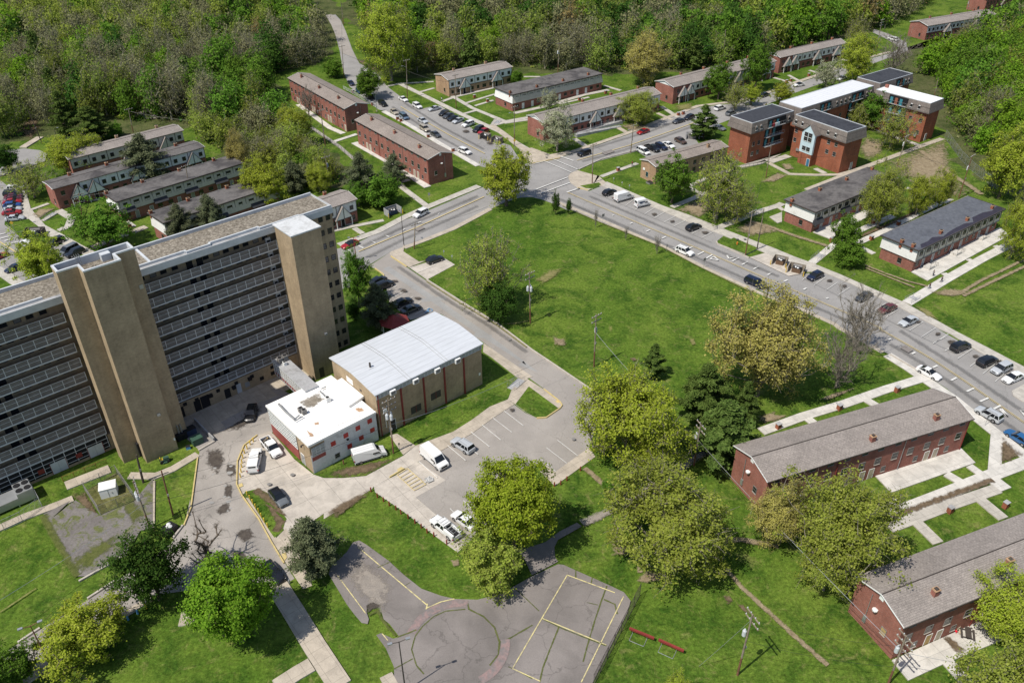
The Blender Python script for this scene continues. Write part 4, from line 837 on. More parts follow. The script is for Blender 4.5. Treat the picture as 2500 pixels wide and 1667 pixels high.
def flat_row(label,p0,p1,p2,h=6.0,L=None,brickm='brick_red',upper='cream_panel',roofm='flat_dark',chim=(),awn=(),flare=.5,group='flat roofed row houses with pale upper storeys',patch=False,nb=None,doors='door',ends='white_panel'):
 """brick below, a pale flaring upper storey and a low roof slab"""
 a,ang,L0,D=frame_from(p0,p1,p2,h);L=L or L0
 root=thing('flat_roofed_row_house',label,'row house',tuple(a),ang,group);fr=Frame(root);o=flare+.15;zb=h*.48
 MB().box(o,L-o,o,D-o,0,zb+.05,brickm).build('wall',root)
 m=MB();lo=[(o-flare+.02,o-flare+.02),(L-o+flare-.02,o-flare+.02),(L-o+flare-.02,D-o+flare-.02),(o-flare+.02,D-o+flare-.02)];hi=[(.28,.28),(L-.28,.28),(L-.28,D-.28),(.28,D-.28)]
 lo=[(o-.3,o-.3),(L-o+.3,o-.3),(L-o+.3,D-o+.3),(o-.3,D-o+.3)]
 hi=[(.5,.5),(L-.5,.5),(L-.5,D-.5),(.5,D-.5)]
 for i in range(4):
  j=(i+1)%4;mt=upper if i in(0,2)else ends
  m.poly([(*lo[i],zb),(*lo[j],zb),(*hi[j],h-.25),(*hi[i],h-.25)],mt)
 m.poly([(*p,zb)for p in lo[::-1]],upper);up=m.build('upper_siding',root)
 m=MB();m.box(0,L,0,D,h-.25,h-.02,'trim_brown',roofm);m.box(.02,L-.02,.02,.2,h-.02,h+.05,'trim_brown');m.box(.02,L-.02,D-.2,D-.02,h-.02,h+.05,'trim_grey');m.box(.02,.2,.2,D-.2,h-.02,h+.05,'trim_brown');m.box(L-.2,L-.02,.2,D-.2,h-.02,h+.05,'trim_brown')
 roof=m.build('roof',root)
 n=nb or int(L/3.0);s=(L-1.6)/n;yw=.42
 m=MB()
 for k in range(n+1):m.box(.8+k*s-.06,.8+k*s+.06,yw-.08,yw+.1,zb,h-.27,'trim_grey')
 m.box(.6,L-.6,yw-.1,yw+.1,zb-.1,zb+.04,'trim_grey');m.build('siding_trim',up)
 for k in range(n):
  x=.8+(k+.5)*s
  window(root,x,zb+1.15,1.35 if k%3 else.95,.95,'trim_brown',y=yw-.02,sill=None)
  f=k%4
  if f in(0,3):window(root,x,1.2,1.2,.95,'trim_brown',y=o)
  else:door(root,x+(-.5 if f==1 else.5),.1,.9,2.05,doors,y=o);
 for k in awn:
  x=.8+k*s;m=MB();m.poly([(x-1.9,yw-1.0,zb-.25),(x+1.9,yw-1.0,zb-.25),(x+1.9,yw-.05,zb+.85),(x-1.9,yw-.05,zb+.85)],'awning');m.poly([(x-1.9,yw-1.0,zb-.3),(x-1.9,yw-.05,zb-.3),(x+1.9,yw-.05,zb-.3),(x+1.9,yw-1.0,zb-.3)],'dark')
  for xx in(x-1.9,x+1.9):m.poly([(xx,yw-1.0,zb-.3),(xx,yw-.05,zb-.3),(xx,yw-.05,zb+.85),(xx,yw-1.0,zb-.25)],'awning')
  m.build('awning',root)
 for c in chim:x,y=fr.loc(c,h+.5);chimney(roof,min(max(x,.6),L-.6),min(max(y,.7),D-.7),h,.38,.75,'brick_orange')
 window(root,o-.02,.95,.9,1.2,'trim_brown',y=D*.42,rz=-math.pi/2)
 return root,fr,roof,L,D
# --- brick rows
H1,H1F=brick_row('red brick row house below the main road, three oaks before its left half',Q(2,3,250,1265),Q(2,3,1945,745),Q(2,3,1600,495),7.0,1.35,'shingle',chim=[Q(2,3,1110,905),Q(2,3,1632,735)],seed=3)
a=G(Q(3,3,1370,1115),7.0)
H2,H2F=brick_row('red brick row house in the bottom right corner with plywood over its gable window',Q(3,3,1370,1115),Q(3,3,2140,800),Q(3,3,970,690),7.0,1.35,'shingle',L=41,chim=[Q(3,3,1620,830),Q(3,3,2225,585)],seed=4,boards=1)
brick_row('red brick row house nearest the street corner, its blank gable above a lawn',Q(0,1,890,985),Q(0,1,1490,1310),Q(0,1,1705,1250),7.9,1.2,'shingle_warm',chim=[Q(0,1,1032,985),Q(0,1,1220,1090),Q(0,1,1423,1205)],gable_side=1,seed=5)
brick_row('red brick row house at the edge of the wood beside the narrow lane',Q(0,1,340,640),Q(0,1,805,895),Q(0,1,1010,850),7.9,1.2,'shingle_warm',chim=[Q(0,1,457,635),Q(0,1,602,720),Q(0,1,760,805)],gable_side=1,seed=6)
def red_row5():
 a,ang,L,D=frame_from(Q(0,3,1565,215),Q(0,3,2130,120),Q(0,3,1420,175),6.2)
 tudor_row('long red brick row house far off among bright green trees',Q(0,3,1565,215),Q(0,3,2130,120),Q(0,3,1420,175),6.2,1.2,porches=(.3,.7),chim=[Q(0,3,1557,135),Q(0,3,1745,110),Q(0,3,1925,80)],gw=False)
red_row5()
tudor_row('farthest red brick row house, only its front showing at the top edge',Q(0,3,2050,0),Q(0,3,2350,-60),Q(0,3,1950,-40),6.2,1.2,porches=(.5,),upper='brick_red')
# --- rows with white panels and gabled porches
tudor_row('tan brick row house below the wood with two white porch gables',Q(0,1,1660,660),Q(0,1,2190,550),Q(0,1,1540,608),6.2,1.0,brickm='brick_tan',chim=[Q(0,1,1703,575),Q(0,1,1965,515)],porches=(.24,.74),chm='brick_tan')
tudor_row('long white panelled row house facing the cross street behind a blossoming tree',Q(0,2,425,1010),Q(0,2,1395,770),Q(0,2,285,945),6.2,1.3,step=9,chim=[Q(0,2,722,815),Q(0,2,940,755),Q(0,2,1152,700)],porches=(.12,.42,.62,.85),gw=True)
tudor_row('longest panelled row house with a red brick end and two porch gables side by side',Q(0,2,1495,718),Q(0,2,2340,503),Q(0,2,1355,660),6.2,1.3,step=8,chim=[Q(0,2,1528,595),Q(0,2,1716,550),Q(0,2,1897,500),Q(0,2,2075,460)],porches=(.09,.15,.5,.62,.9),gw=True)
tudor_row('panelled row house at the far end of the cross street beside a lawn',Q(0,3,355,475),Q(0,3,900,355),Q(0,3,250,438),6.2,1.2,step=7,chim=[Q(0,3,370,370),Q(0,3,528,330),Q(0,3,682,292)],porches=(.12,.22,.56,.86),gw=True)
tudor_row('tan panelled row house at the back of the left group, against the pines',Q(0,0,560,1310),Q(0,0,1505,1070),Q(0,0,500,1245),6.2,.8,upper='cream_panel',chim=[Q(0,0,945,1115),Q(0,0,1265,1030)],porches=(.5,.82),chm='brick_tan')
tudor_row('dark roofed white panelled row house in the left group with a brick end bay',Q(1,0,430,210),Q(0,0,1680,1205),Q(1,0,330,150),6.2,.4,step=6.5,chim=[Q(1,0,568,85),Q(0,0,873,1345),Q(0,0,1438,1185)],porches=(.14,.24,.52,.9),roofm='flat_dark')
tudor_row('small white panelled house peeping from behind the high tower',Q(1,1,560,410),Q(1,1,915,290),Q(1,1,440,320),6.2,1.0,chim=[Q(1,1,610,222)],porches=(.62,))
# --- tan house on the corner
a,ang,L,D=frame_from(Q(0,2,1350,1370),Q(0,2,1945,1205),Q(0,2,1190,1312),5.4)
r=thing('tan_brick_house','low tan brick house on the street corner behind young trees','house',tuple(a),ang);roof,yr=gable_body(r,L,D,5.4,.8,'brick_tan','shingle_warm')
chimney(roof,*Frame(r).loc(Q(0,2,1775,1200),6.2),6.0,.4,.8,'brick_tan')
for k in range(8):window(r,2+k*3.3,2.9,1.0,1.1,'trim_brown',y=.35);window(r,2+k*3.3,.7,1.0,1.1,'trim_brown',y=.35)
window(r,.33,1.2,.8,1.2,'teal',y=D*.55,rz=-math.pi/2);MB().box(.2,.36,D*.68,D*.8,2.7,3.3,'white_paint').build('name_plate',r)
MB().box(-1.1,.32,D*.12,D*.35,0,.5,'trim_grey','black').build('cellar_hatch',r)
# --- flat roofed rows
flat_row('flat roofed row house with white upper storey and stained dark roof below the wood',Q(0,2,170,780),Q(0,2,920,605),Q(0,2,25,715),6.0,chim=[Q(0,2,147,755),Q(0,2,372,705),Q(0,2,586,655),Q(0,2,793,605)],flare=.25,doors='white_paint')
K0=flat_row('flat roofed row house with grey roof and dark canopies beside the mansard blocks',Q(1,3,645,400),Q(1,3,1300,130),Q(1,3,385,290),6.0,L=36,chim=[Q(1,3,445,298),Q(1,3,678,205),Q(1,3,898,120),Q(1,3,1107,35)],awn=(.4,4.4,8.4),flare=.6)
K1=flat_row('flat roofed row house with ragged dark patches along its blue-black roof',Q(1,3,1490,715),Q(1,3,2205,370),Q(1,3,1180,580),6.0,chim=[Q(1,3,1320,645),Q(1,3,1445,665),Q(1,3,1670,555),Q(1,3,1887,450),Q(1,3,2092,352)],flare=.6,roofm='flat_navy')
fr=K1[1];m=MB()
pts=[Q(1,3,*p)for p in((1510,690),(1500,660),(1560,635),(1600,600),(1690,595),(1730,560),(1780,530),(1860,490),(1935,478),(1925,440),(2010,400),(2090,385),(2120,350),(2200,318),(2200,365),(1700,605),(1560,680))]
m.poly([(min(K1[3]-.22,fr.loc(p,6.0)[0]),max(.22,fr.loc(p,6.0)[1]),6.001)for p in pts],'flat_purple');m.build('exposed_patch',K1[2])
flat_row('flat roofed row house with black canopies, third from the wood in the left group',Q(1,0,950,315),Q(0,0,2005,1335),Q(1,0,820,245),6.2,chim=[Q(1,0,843,240),Q(1,0,1165,140),Q(1,0,1465,45),Q(0,0,1750,1305)],awn=(.6,3.6,6.6,9.6),flare=.4)
flat_row('flat roofed row house behind the tower half hidden by two dark pines',Q(1,0,1335,490),Q(1,0,2290,175),Q(1,0,1180,410),6.6,chim=[Q(1,0,1207,400),Q(1,0,1540,290),Q(1,0,1853,185)],awn=(.6,4.6,8.0),flare=.4)
# --- mansard blocks
def dormer(root,x,y,z,rz,w=.9):
 k=('dorm',w)
 if k not in _wm:
  m=MB();m.box(-w/2,w/2,-.35,.5,0,1.0,'shingle_dark');m.box(-w/2+.12,w/2-.12,-.38,-.34,.12,.95,'glass')
  m.poly([(-w/2,-.36,1.0),(w/2,-.36,1.0),(0,-.36,1.42)],'white_panel')
  for s in(-1,1):P=[(0,-.42,1.48),(s*(w/2+.12),-.42,.96),(s*(w/2+.12),.5,.96),(0,.5,1.48)];m.poly(P if s<0 else P[::-1],'shingle_dark')
  m.box(-w/2-.03,w/2+.03,-.42,-.36,0,.1,'white_paint');_wm[k]=m.mesh('dormer')
 return link('dormer',_wm[k],root,(x,y,z),rz)
def mansard(label,p0,p1,p2,roofm,h=12.6,front=(),right=(),galleries=(),doors=(),gleft=(),zs=(5.6,)):
 a,ang,L,D=frame_from(p0,p1,p2,h)
 root=thing('mansard_apartment_block',label,'apartment block',tuple(a),ang,'red brick apartment blocks with shingled mansards');fl=.55
 hz=h-3.1
 m=MB();m.box(.25,L-.25,.25,D-.25,0,hz,'brick_orange');m.build('wall',root)
 m=MB();lo=[(-fl,-fl),(L+fl,-fl),(L+fl,D+fl),(-fl,D+fl)];hi=[(0,0),(L,0),(L,D),(0,D)]
 for i in range(4):j=(i+1)%4;m.poly([(*lo[i],hz),(*lo[j],hz),(*hi[j],h),(*hi[i],h)],'shingle_dark')
 m.poly([(*p,hz)for p in lo[::-1]],'trim_brown');man=m.build('mansard',root)
 m=MB();m.box(.16,L-.16,.16,D-.16,h-.3,h-.05,roofm);rf=m.build('roof',root)
 m=MB();w=.16
 for x0,x1,y0,y1 in((0,L,-.02,w),(0,L,D-w,D+.02),(-.02,w,w,D-w),(L-w,L+.02,w,D-w)):m.box(x0,x1,y0,y1,h-.12,h+.08,'fascia')
 m.build('roof_edge',rf)
 for x in front:dormer(root,x*L,-.15,hz+.7,0)
 for y in right:dormer(root,L+.15,y*D,hz+.7,math.pi/2)
 for x in gleft:
  for z in zs:window(root,x*L,z,.95,1.1,'trim_grey',y=.25)
 for x0,x1 in galleries:
  for z in(hz+.35,hz-2.6,hz-5.5):
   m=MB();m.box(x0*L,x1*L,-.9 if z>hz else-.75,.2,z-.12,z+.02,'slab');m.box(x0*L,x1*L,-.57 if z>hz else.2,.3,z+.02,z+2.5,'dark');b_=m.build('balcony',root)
   m=MB();n=int((x1-x0)*L/1.1)
   for i in range(n+1):xx=x0*L+(x1-x0)*L*i/n;m.box(xx-.03,xx+.03,-.86,-.8,z,z+1.05,'metal')
   m.box(x0*L,x1*L,-.86,-.8,z+1.0,z+1.06,'metal');m.build('railing',b_)
   for i,mt in enumerate(('teal','brick_orange','teal')):MB().box(x0*L+.5+i*1.6,x0*L+1.4+i*1.6,-.6 if z>hz else.14,-.54 if z>hz else.2,z+.02,z+2.0,mt).build('door',b_)
 return root,L,D,h,hz
MA=mansard('mansard block with black roof and laundry on its balcony, nearest the tan house',Q(0,3,125,1012),Q(0,3,465,910),Q(0,2,1965,950),'flat_black',front=(.09,.2,.88),galleries=((.36,.78),),gleft=(.12,.25),zs=(2.2,5.2))
m=MB();r_=MA[0]
for i,c in enumerate(('plastic_red','cloth_white','lightblue','teal')):MB
lx=MA[1]*.45;f0=MA[0]
ca,sa=math.cos(f0.rotation_euler[2]),math.sin(f0.rotation_euler[2])
for i,(c,lab)in enumerate((('cloth_red','red cloth hung over the balcony rail of the mansard block'),('cloth_white','white cloth hung over the balcony rail of the mansard block'),('lightblue','pale blue cloth hung over the balcony rail of the mansard block'))):
 m=MB();x=lx+i*1.1;y=-.92;m.box(0,.95,-.03,.03,-.8,.1,c);m.box(0,.95,-.03,.18,.1,.14,c)
 o=m.build('laundry');o.location=(f0.location[0]+x*ca-y*sa,f0.location[1]+x*sa+y*ca,MA[4]+1.3);o.rotation_euler=f0.rotation_euler;tag(o,lab,'laundry','laundry on a balcony rail')
MBk=mansard('mansard block with a pale blue gabled bay on its front',Q(0,3,480,940),Q(0,3,905,1085),Q(0,3,1065,1040),'flat_black',front=(.05,.18,.68,.82),gleft=(.06,.7,.84),zs=(4.6,7.5))
r=MBk[0];L=MBk[1];x0,x1=.3*L,.54*L;m=MB();pr=2.6
m.xprism([(0,0),(0,0)],0,0,'brick_orange')if False else None
m.box(x0,x1,-pr,.3,0,9.5,'brick_orange');m.build('bay_wall',r)
xc=(x0+x1)/2
m=MB();m.poly([(x0-.1,-pr-.06,3.6),(x1+.1,-pr-.06,3.6),(x1+.1,-pr-.06,9.6),(xc,-pr-.06,12.0),(x0-.1,-pr-.06,9.6)],'lightblue')
m.poly([(x0-.1,-pr-.06,3.6),(x0-.1,-pr-.06,9.6),(x0-.1,-pr+.6,9.6),(x0-.1,-pr+.6,3.6)],'lightblue');m.poly([(x1+.1,-pr-.06,3.6),(x1+.1,-pr+.6,3.6),(x1+.1,-pr+.6,9.6),(x1+.1,-pr-.06,9.6)],'lightblue');m.build('bay_panel',r)
m=MB()
for s in(-1,1):
 e=x0-.3 if s<0 else x1+.3;P=[(xc,-pr-.25,12.2),(e,-pr-.25,9.5),(e,.2,9.5),(xc,.2,12.2)];m.poly(P if s<0 else P[::-1],'shingle_dark');m.poly([(p[0],p[1],p[2]-.15)for p in(P[::-1]if s<0 else P)],'fascia')
m.build('bay_roof',r)
for dx in(-.75,.75):
 for z in(4.4,7.3,8.6):window(r,xc+dx,z,1.15,1.15,'trim_grey',y=-pr-.09,sill='white_paint')
door(r,x1-.7,.05,1.0,2.2,'door_blue',y=-pr-.03);MB().tube((xc-1.2,-pr-.05,0),(xc-1.2,-pr-.05,3.6),.16,n=6,mat='brick_orange').build('bay_post',r)
for x in(.13*L,.16*L):MB().box(x,x+.5,-.15,.25,2.2,2.9,'metal').build('meter_box',r)
door(r,L-.22,.05,1.0,2.2,'door',y=5.5,rz=math.pi/2)
mansard('mansard block with the long white roof and a row of four dormers',Q(0,3,530,890),Q(0,3,1120,705),Q(0,3,350,835),'metal_roof2',front=(.47,.53,.59,.65,.9,.96),galleries=((.24,.38),(.68,.84)),gleft=(.44,.5,.58),zs=(5.6,))
mansard('mansard block with black roof farthest from the lawn',Q(0,3,1175,685),Q(0,3,1440,605),Q(0,3,985,635),'flat_black',front=(.78,.88),galleries=((.48,.66),))
M5=mansard('mansard block with white roof beside the bare slope and wire fence',Q(0,3,1140,735),Q(0,3,1585,850),Q(0,3,1720,815),'membrane_white',front=(.13,.7,.84),galleries=((.28,.62),),gleft=(.72,.9),zs=(2.4,6.2))
for x in(.72,.86):MB().box(x*M5[1],x*M5[1]+.8,-.3,.25,1.6,2.5,'metal').build('meter_box',M5[0])
door(M5[0],M5[1]-.22,.05,1.0,2.2,'door',y=3,rz=math.pi/2)
m=MB();m.box(.4,1.4,4.2,5.0,M5[3]-.1,M5[3]+.9,'brick_red');m.build('chimney',M5[0])
# white shed at the wood's edge
m=MB();c=G(Q(0,0,765,35));o=thing('garden_shed','white shed roof far off among the trees at the top edge','shed',(*c,0),.5)
MB().box(-3,3,-2,2,0,2.4,'white_panel').build('wall',o);m=MB();m.xprism([(-2.3,2.3),(2.3,2.3),(0,3.6)],-3.3,3.3,'membrane_white');m.build('roof',o)
# ------------------------------------------------------------------ the high tower
TA=0.71967;TO=G((855,841));ta=np.array([math.cos(TA),math.sin(TA)])
LT=76.0
tn_=np.array([ta[1],-ta[0]])
struct(MB().poly([(*(TO+ta*u+tn_*v),.021)for u,v in((-36.6,5.2),(-36.6,-.2),(-11.7,-.2),(-11.7,5.2))][::-1],'concrete_tan').build('pavement'))
root=thing('apartment_tower','tall buff brick apartment slab with railed galleries on every floor and a gravel roof','tower',(*(TO-ta*LT),0),TA);TWR=root
def U(u):return LT+u
ZR=30.7;DEP=7.7;FL=2.82;REC=1.55
def yy(v):return-v
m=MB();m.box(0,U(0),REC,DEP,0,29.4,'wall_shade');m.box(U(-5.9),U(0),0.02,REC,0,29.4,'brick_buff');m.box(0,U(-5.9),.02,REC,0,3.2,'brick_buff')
m.build('wall',root)
m=MB();m.box(U(-.02),U(.03),0.0,DEP,0,29.5,'brick_buff');m.build('end_wall',root)
m=MB();m.box(0,U(.15),-.1,DEP+.1,29.35,ZR-.35,'slab','gravel');roof=m.build('roof',root)
m=MB();m.box(0,U(.2),-.16,-.09,29.45,ZR-.06,'fascia');m.box(U(.15),U(.2),-.09,DEP+.12,29.9,ZR+.1,'fascia');m.box(0,U(.2),DEP-.15,DEP+.16,ZR-.4,ZR+.25,'fascia');m.build('roof_fascia',roof)
m=MB();m.box(0,U(-6.4),-.09,.85,ZR-.4,ZR-.2,'slab');m.build('roof_ledge',roof)
m=MB()
cuts=[(-76,-50,.85),(-36.5,-27.5,.85),(-27.5,-23.2,.35),(-23.2,-14.2,.85),(-14.2,-6.5,.35),(-6.5,.1,.05)]
MB().box(0,U(-50),.85,1.15,ZR-.36,ZR+.22,'fascia').build('parapet',roof)
for u0,u1,v in cuts[1:]:m.box(U(u0),U(u1),v,v+.3,ZR-.36,ZR+.22,'fascia')
for u,va,vb in((-27.5,.35,.85),(-23.2,.35,.85),(-14.2,.35,.85),(-6.5,.05,.35)):m.box(U(u)-.15,U(u)+.15,va+.3,vb+.3,ZR-.36,ZR+.221,'fascia')
m.build('parapet',roof)
for u in(-33.2,-56.0):MB().box(U(u)-.18,U(u)+.18,1.2,DEP-.2,ZR-.36,ZR-.05,'fascia').build('roof_divider',roof)
wallwin=[]
secs=[(-76.0,-48.2),(-36.6,-11.7)]
for k in range(10):
 zt=26.24-FL*k
 for(u0,u1)in secs:
  if k<9:
   s_=MB().box(U(u0),U(u1),-.02,REC+.05,zt-.22,zt,'slab').build('gallery',root)
   m=MB();n=int((u1-u0)/1.68)
   m.box(U(u0),U(u1),-.075,-.03,zt-.2,zt+.02,'fascia')
   m.box(U(u0),U(u1),0.01,.03,zt+.08,zt+1.42,'mesh_panel')
   for i in range(n+1):x=U(u0+(u1-u0)*i/n);m.box(x-.045,x+.045,-.07,.0,zt-.2,zt+1.55,'post')
   m.box(U(u0),U(u1),-.05,.0,zt+1.5,zt+1.56,'post');m.box(U(u0),U(u1),-.035,.005,zt+.75,zt+.785,'post')
   m.build('railing',s_)
  zf=zt if k<9 else 0.3
  if k<9:
   w=u0+1.3;i=0
   while w<u1-.8:
    if not(-28.0<w<-24.4 or-62<w<-58.6):wallwin.append((U(w),REC,zf+1.6,0))
    w+=1.75 if i%2 else 1.95;i+=1
   for du in((-27.6,-24.9)if u0>-40 else(-61.6,-58.9)):
    pass
for u0,u1 in((-27.7,-26.6),(-25.9,-24.8),(-61.6,-60.4),(-59.8,-58.7)):
 for k in range(9):MB().box(U(u0),U(u1),REC-.04,REC-.003,26.24-FL*k+.02,26.24-FL*k+2.3,'dark').build('door',root)
for k in range(11):
 for u in(-.92,-2.5):wallwin.append((U(u),.02,28.34-2.78*k,1))
wm=window_mesh(.95,.85,'trim_brown',False);we=window_mesh(.8,1.0,'trim_brown',True)
wallwin.sort(key=lambda w:-w[2]);rest=MB();wc_=window_mesh(.95,.85,'trim_brown',False,'mesh_panel')
for i,(x,y,z,e)in enumerate(sorted(wallwin,key=lambda w:(-w[3],-w[2]))):
 if i<100:link('window',we if e else(wm,wm,wm,wc_)[i%4],root,(x,y,z),0)
 else:rest.box(x-.47,x+.47,y-.05,y-.003,z,z+.85,'glass');rest.box(x-.55,x+.55,y-.09,y-.003,z-.08,z,'trim_brown')
o=rest.build('windows',root);o['kind']='stuff'
for k in range(9):
 m=MB();z=27.15-FL*k;m.box(U(-13.1),U(-12.2),REC-.35,REC,z,z+.95,'white_paint');m.box(U(-12.95),U(-12.35),REC-.38,REC-.34,z+.12,z+.5,'dark');m.build('air_conditioner',root)
# mesh over the lowest gallery at the left
m=MB()
for i in range(17):x=U(-76+27.6*i/16);m.box(x-.04,x+.04,-.05,0,.6,3.5,'post')
for z in(.9,1.75,2.6):m.box(U(-76),U(-48.3),-.045,-.005,z,z+.06,'post')
m.box(U(-76),U(-48.2),.012,.019,.5,3.4,'dark');m.build('gallery_screen',root)
# ground floor openings right of the left core
for u,z,w,h,mt in((-35.6,.2,1.3,2.2,'dark'),(-32.4,.1,1.2,2.3,'dark'),(-30.9,.1,1.6,2.6,'dark'),(-26.6,.1,1.1,2.0,'black'),(-34.5,2.3,.7,.7,'dark'),(-32.3,2.2,.7,.7,'dark'),(-28.2,2.15,.7,.7,'dark'),(-24.6,2.1,.7,.7,'dark'),(-21.4,2.05,.7,.75,'dark'),(-24.3,.1,.9,2.0,'fascia'),(-22.6,.6,.9,1.1,'door'),(-19.6,.7,.8,.8,'dark'),(-17.3,.8,.8,.8,'dark'),(-17.2,2.2,.7,.7,'dark')):
 MB().box(U(u)-w/2,U(u)+w/2,-.03,.018,z,z+h,mt).build('opening',root)
for u in(-29.8,-22.0,-25.3):MB().box(U(u)-.35,U(u)+.35,-.5,.0,2.0 if u!=-25.3 else 1.6,2.6 if u!=-25.3 else 2.2,'dark').build('air_conditioner',root)
for u,w in((-50.6,2.4),(-56.6,2.4)):
 MB().box(U(u)-w/2,U(u)+w/2,-.06,-.051,.1,2.3,'fascia').box(U(u)-w/2-.08,U(u)-w/2,-.08,-.05,.1,2.4,'dark_red').box(U(u)+w/2,U(u)+w/2+.08,-.08,-.05,.1,2.4,'dark_red').box(U(u)-.03,U(u)+.03,-.07,-.059,.1,2.3,'metal').build('door',root)
for u in(-53.3,-59.3):MB().box(U(u)-.5,U(u)+.5,-.06,-.052,1.2,2.1,'dark_red').build('opening',root)
# right stair core
m=MB();m.box(U(-11.65),U(-5.85),-6.15,.05,0,30.6,'brick_buff');core=m.build('stair_core',root)
m=MB();m.box(U(-11.75),U(-5.75),-6.25,.34,30.6,30.82,'fascia','core_top');m.build('core_roof',core)
MB().box(U(-8.4),U(-7.9),-6.6,-6.15,9.2,9.5,'metal').build('wall_lamp',core)
MB().box(U(-10.6),U(-9.6),-6.17,-6.153,.1,2.3,'trim_brown').build('door',core)
# left core
ZC=37.0
def core_poly(i=0.0):return[(U(-48)+i,-2.5-i),(U(-48)+i,-5.15+i),(U(-45.05)+i,-5.15+i),(U(-45.05)+i,-7.6+i),(U(-39.6)-i,-7.6+i),(U(-39.6)-i,-5.15+i),(U(-36.75)-i,-5.15+i),(U(-36.75)-i,-2.5-i)]
P=core_poly();m=MB();m.prism(P,0,ZC-1.3,'brick_buff','gravel');m.box(U(-47.2),U(-37.5),-2.6,.04,0,30.2,'brick_buff');core=m.build('lift_core',root)
m=MB();Pi=core_poly(.32);
for i in range(8):
 j=(i+1)%8;A,B_,C,E_=P[i],P[j],Pi[j],Pi[i]
 m.poly([(*A,ZC-1.31),(*B_,ZC-1.31),(*B_,ZC),(*A,ZC)],'brick_buff');m.poly([(*C,ZC-1.31),(*E_,ZC-1.31),(*E_,ZC),(*C,ZC)],'fascia');m.poly([(*A,ZC),(*B_,ZC),(*C,ZC),(*E_,ZC)],'fascia')
 d=np.array(B_)-np.array(A);nn=np.array([d[1],-d[0]])/np.linalg.norm(d)*.04
 m.poly([(*(np.array(A)+nn),ZC-.22),(*(np.array(B_)+nn),ZC-.22),(*(np.array(B_)+nn),ZC+.005),(*(np.array(A)+nn),ZC+.005)],'white_paint')
m.build('core_parapet',core)
MB().box(U(-41.3),U(-39.9),-4.0,-2.9,ZC-1.3,ZC-.2,'fascia').build('roof_hatch',core)
m=MB()
for dx in(0,.3,.6):
 m.tube((U(-44.6)+dx,-3.2,ZC-1.3),(U(-44.6)+dx,-3.2,ZC+.6),.04,mat='metal');m.tube((U(-44.6)+dx,-2.7,ZC-1.3),(U(-44.6)+dx,-2.7,ZC+.6),.04,mat='metal')
for z in(0,.3,.6):m.tube((U(-44.6),-3.2,ZC-.4+z),(U(-44.0),-3.2,ZC-.4+z),.03,mat='metal')
m.build('roof_ladder',core)
m=MB()
for i in range(5):m.box(U(-43.2)+i*.22,U(-43.1)+i*.22,-5.4+(i%3)*.2,-4.6+(i%2)*.3,ZC-1.29,ZC-1.2,'dark')
m.build('roof_debris',core)
for(x,y,z,rr)in((U(-41.0),-7.75,8.2,.2),):MB().box(x-.3,x+.2,y-.2,y+.15,z,z+.35,'metal').build('wall_lamp',core)
MB().box(U(-37.6),U(-37.0),-5.2,-5.153,30.0,30.7,'metal').build('wall_vent',core)
for dx in(0,.5):MB().tube((U(-38.2)+dx,-5.3,1.2),(U(-38.2)+dx,-5.3,2.9),.16,n=8,mat='metal').build('flue',core)
MB().box(U(-39.9),U(-39.65),-7.64,-7.6,2.0,2.5,'white_paint').build('notice_board',core)
m=MB();m.box(U(-45.4),U(-45.06),-5.9,-5.3,.5,3.2,'dark');m.build('meter_box',core)
# ------------------------------------------------------------------ gymnasium
a,ang,L,D=frame_from(Q(2,1,1060,552),Q(2,1,1941,128),Q(2,1,680,250),9.4)
root=thing('gymnasium','buff brick gymnasium with a pale metal roof and red piers','hall',(*a,0),ang);GYM=root;h=9.4;rh=.75
m=MB();prof=[(.2,0),(D-.2,0),(D-.2,h-.1),(D*.75,h+rh*.55-.12),(D*.5,h+rh-.12),(D*.25,h+rh*.55-.12),(.2,h-.1)]
m.xprism(prof,.2,L-.2,'brick_buff');m.build('wall',root)
m=MB();top=[(-.15,h),(D*.25,h+rh*.58),(D*.5,h+rh),(D*.75,h+rh*.58),(D+.15,h)];R=top+[(p[0],p[1]-.18)for p in top[::-1]]
m.xprism(R[::-1],-.1,L+.1,'metal_roof','fascia');roof=m.build('roof',root)
m=MB()
for f in(.285,.63):
 for i in range(4):
  p,q=top[i],top[i+1]
  for dx in(0,.6):m.tube((f*L+dx,p[0],p[1]+.03),(f*L+dx,q[0],q[1]+.03),.05,n=4,mat='metal')
m.build('roof_seam',roof)
x,y=Frame(root).loc(Q(2,1,1020,325),10.0);MB().tube((x,y,9.6),(x,y,11.0),.18,n=8,mat='trim_brown').box(x-.5,x+.5,y-.5,y+.5,9.7,10.05,'metal').build('roof_vent',roof)
m=MB();m.box(.25,L-.25,.1,.199,h-1.15,h-.25,'glass_block')
n=30
for i in range(n+1):xx=.25+(L-.5)*i/n;m.box(xx-.04,xx+.04,.06,.1,h-1.15,h-.25,'post')
m.box(.2,L-.2,.05,.1,h-1.2,h-1.12,'post');m.box(.2,L-.2,.05,.1,h-.3,h-.2,'post');m.build('clerestory',root)
for f in(.22,.425,.62,.81):MB().box(f*L-.14,f*L+.14,.0,.199,0,h-1.16,'dark_red').build('pier',root)
for f in(.14,.345,.545,.74):
 m=MB();m.box(f*L-.55,f*L+.55,-.55,.09,h-1.3,h-.45,'white_paint');m.box(f*L-.42,f*L+.42,-.57,-.55,h-1.2,h-.55,'trim_grey');m.build('air_conditioner',root)
for f,z in((.34,1.4),(.53,2.2)):MB().box(f*L-1.1,f*L+1.1,.15,.197,z,z+1.5,'trim_brown').box(f*L-.04,f*L+.04,.12,.15,z,z+1.5,'dark_red').build('louvre',root)
door(root,.12*L,.05,1.3,2.3,'trim_brown',y=.2)
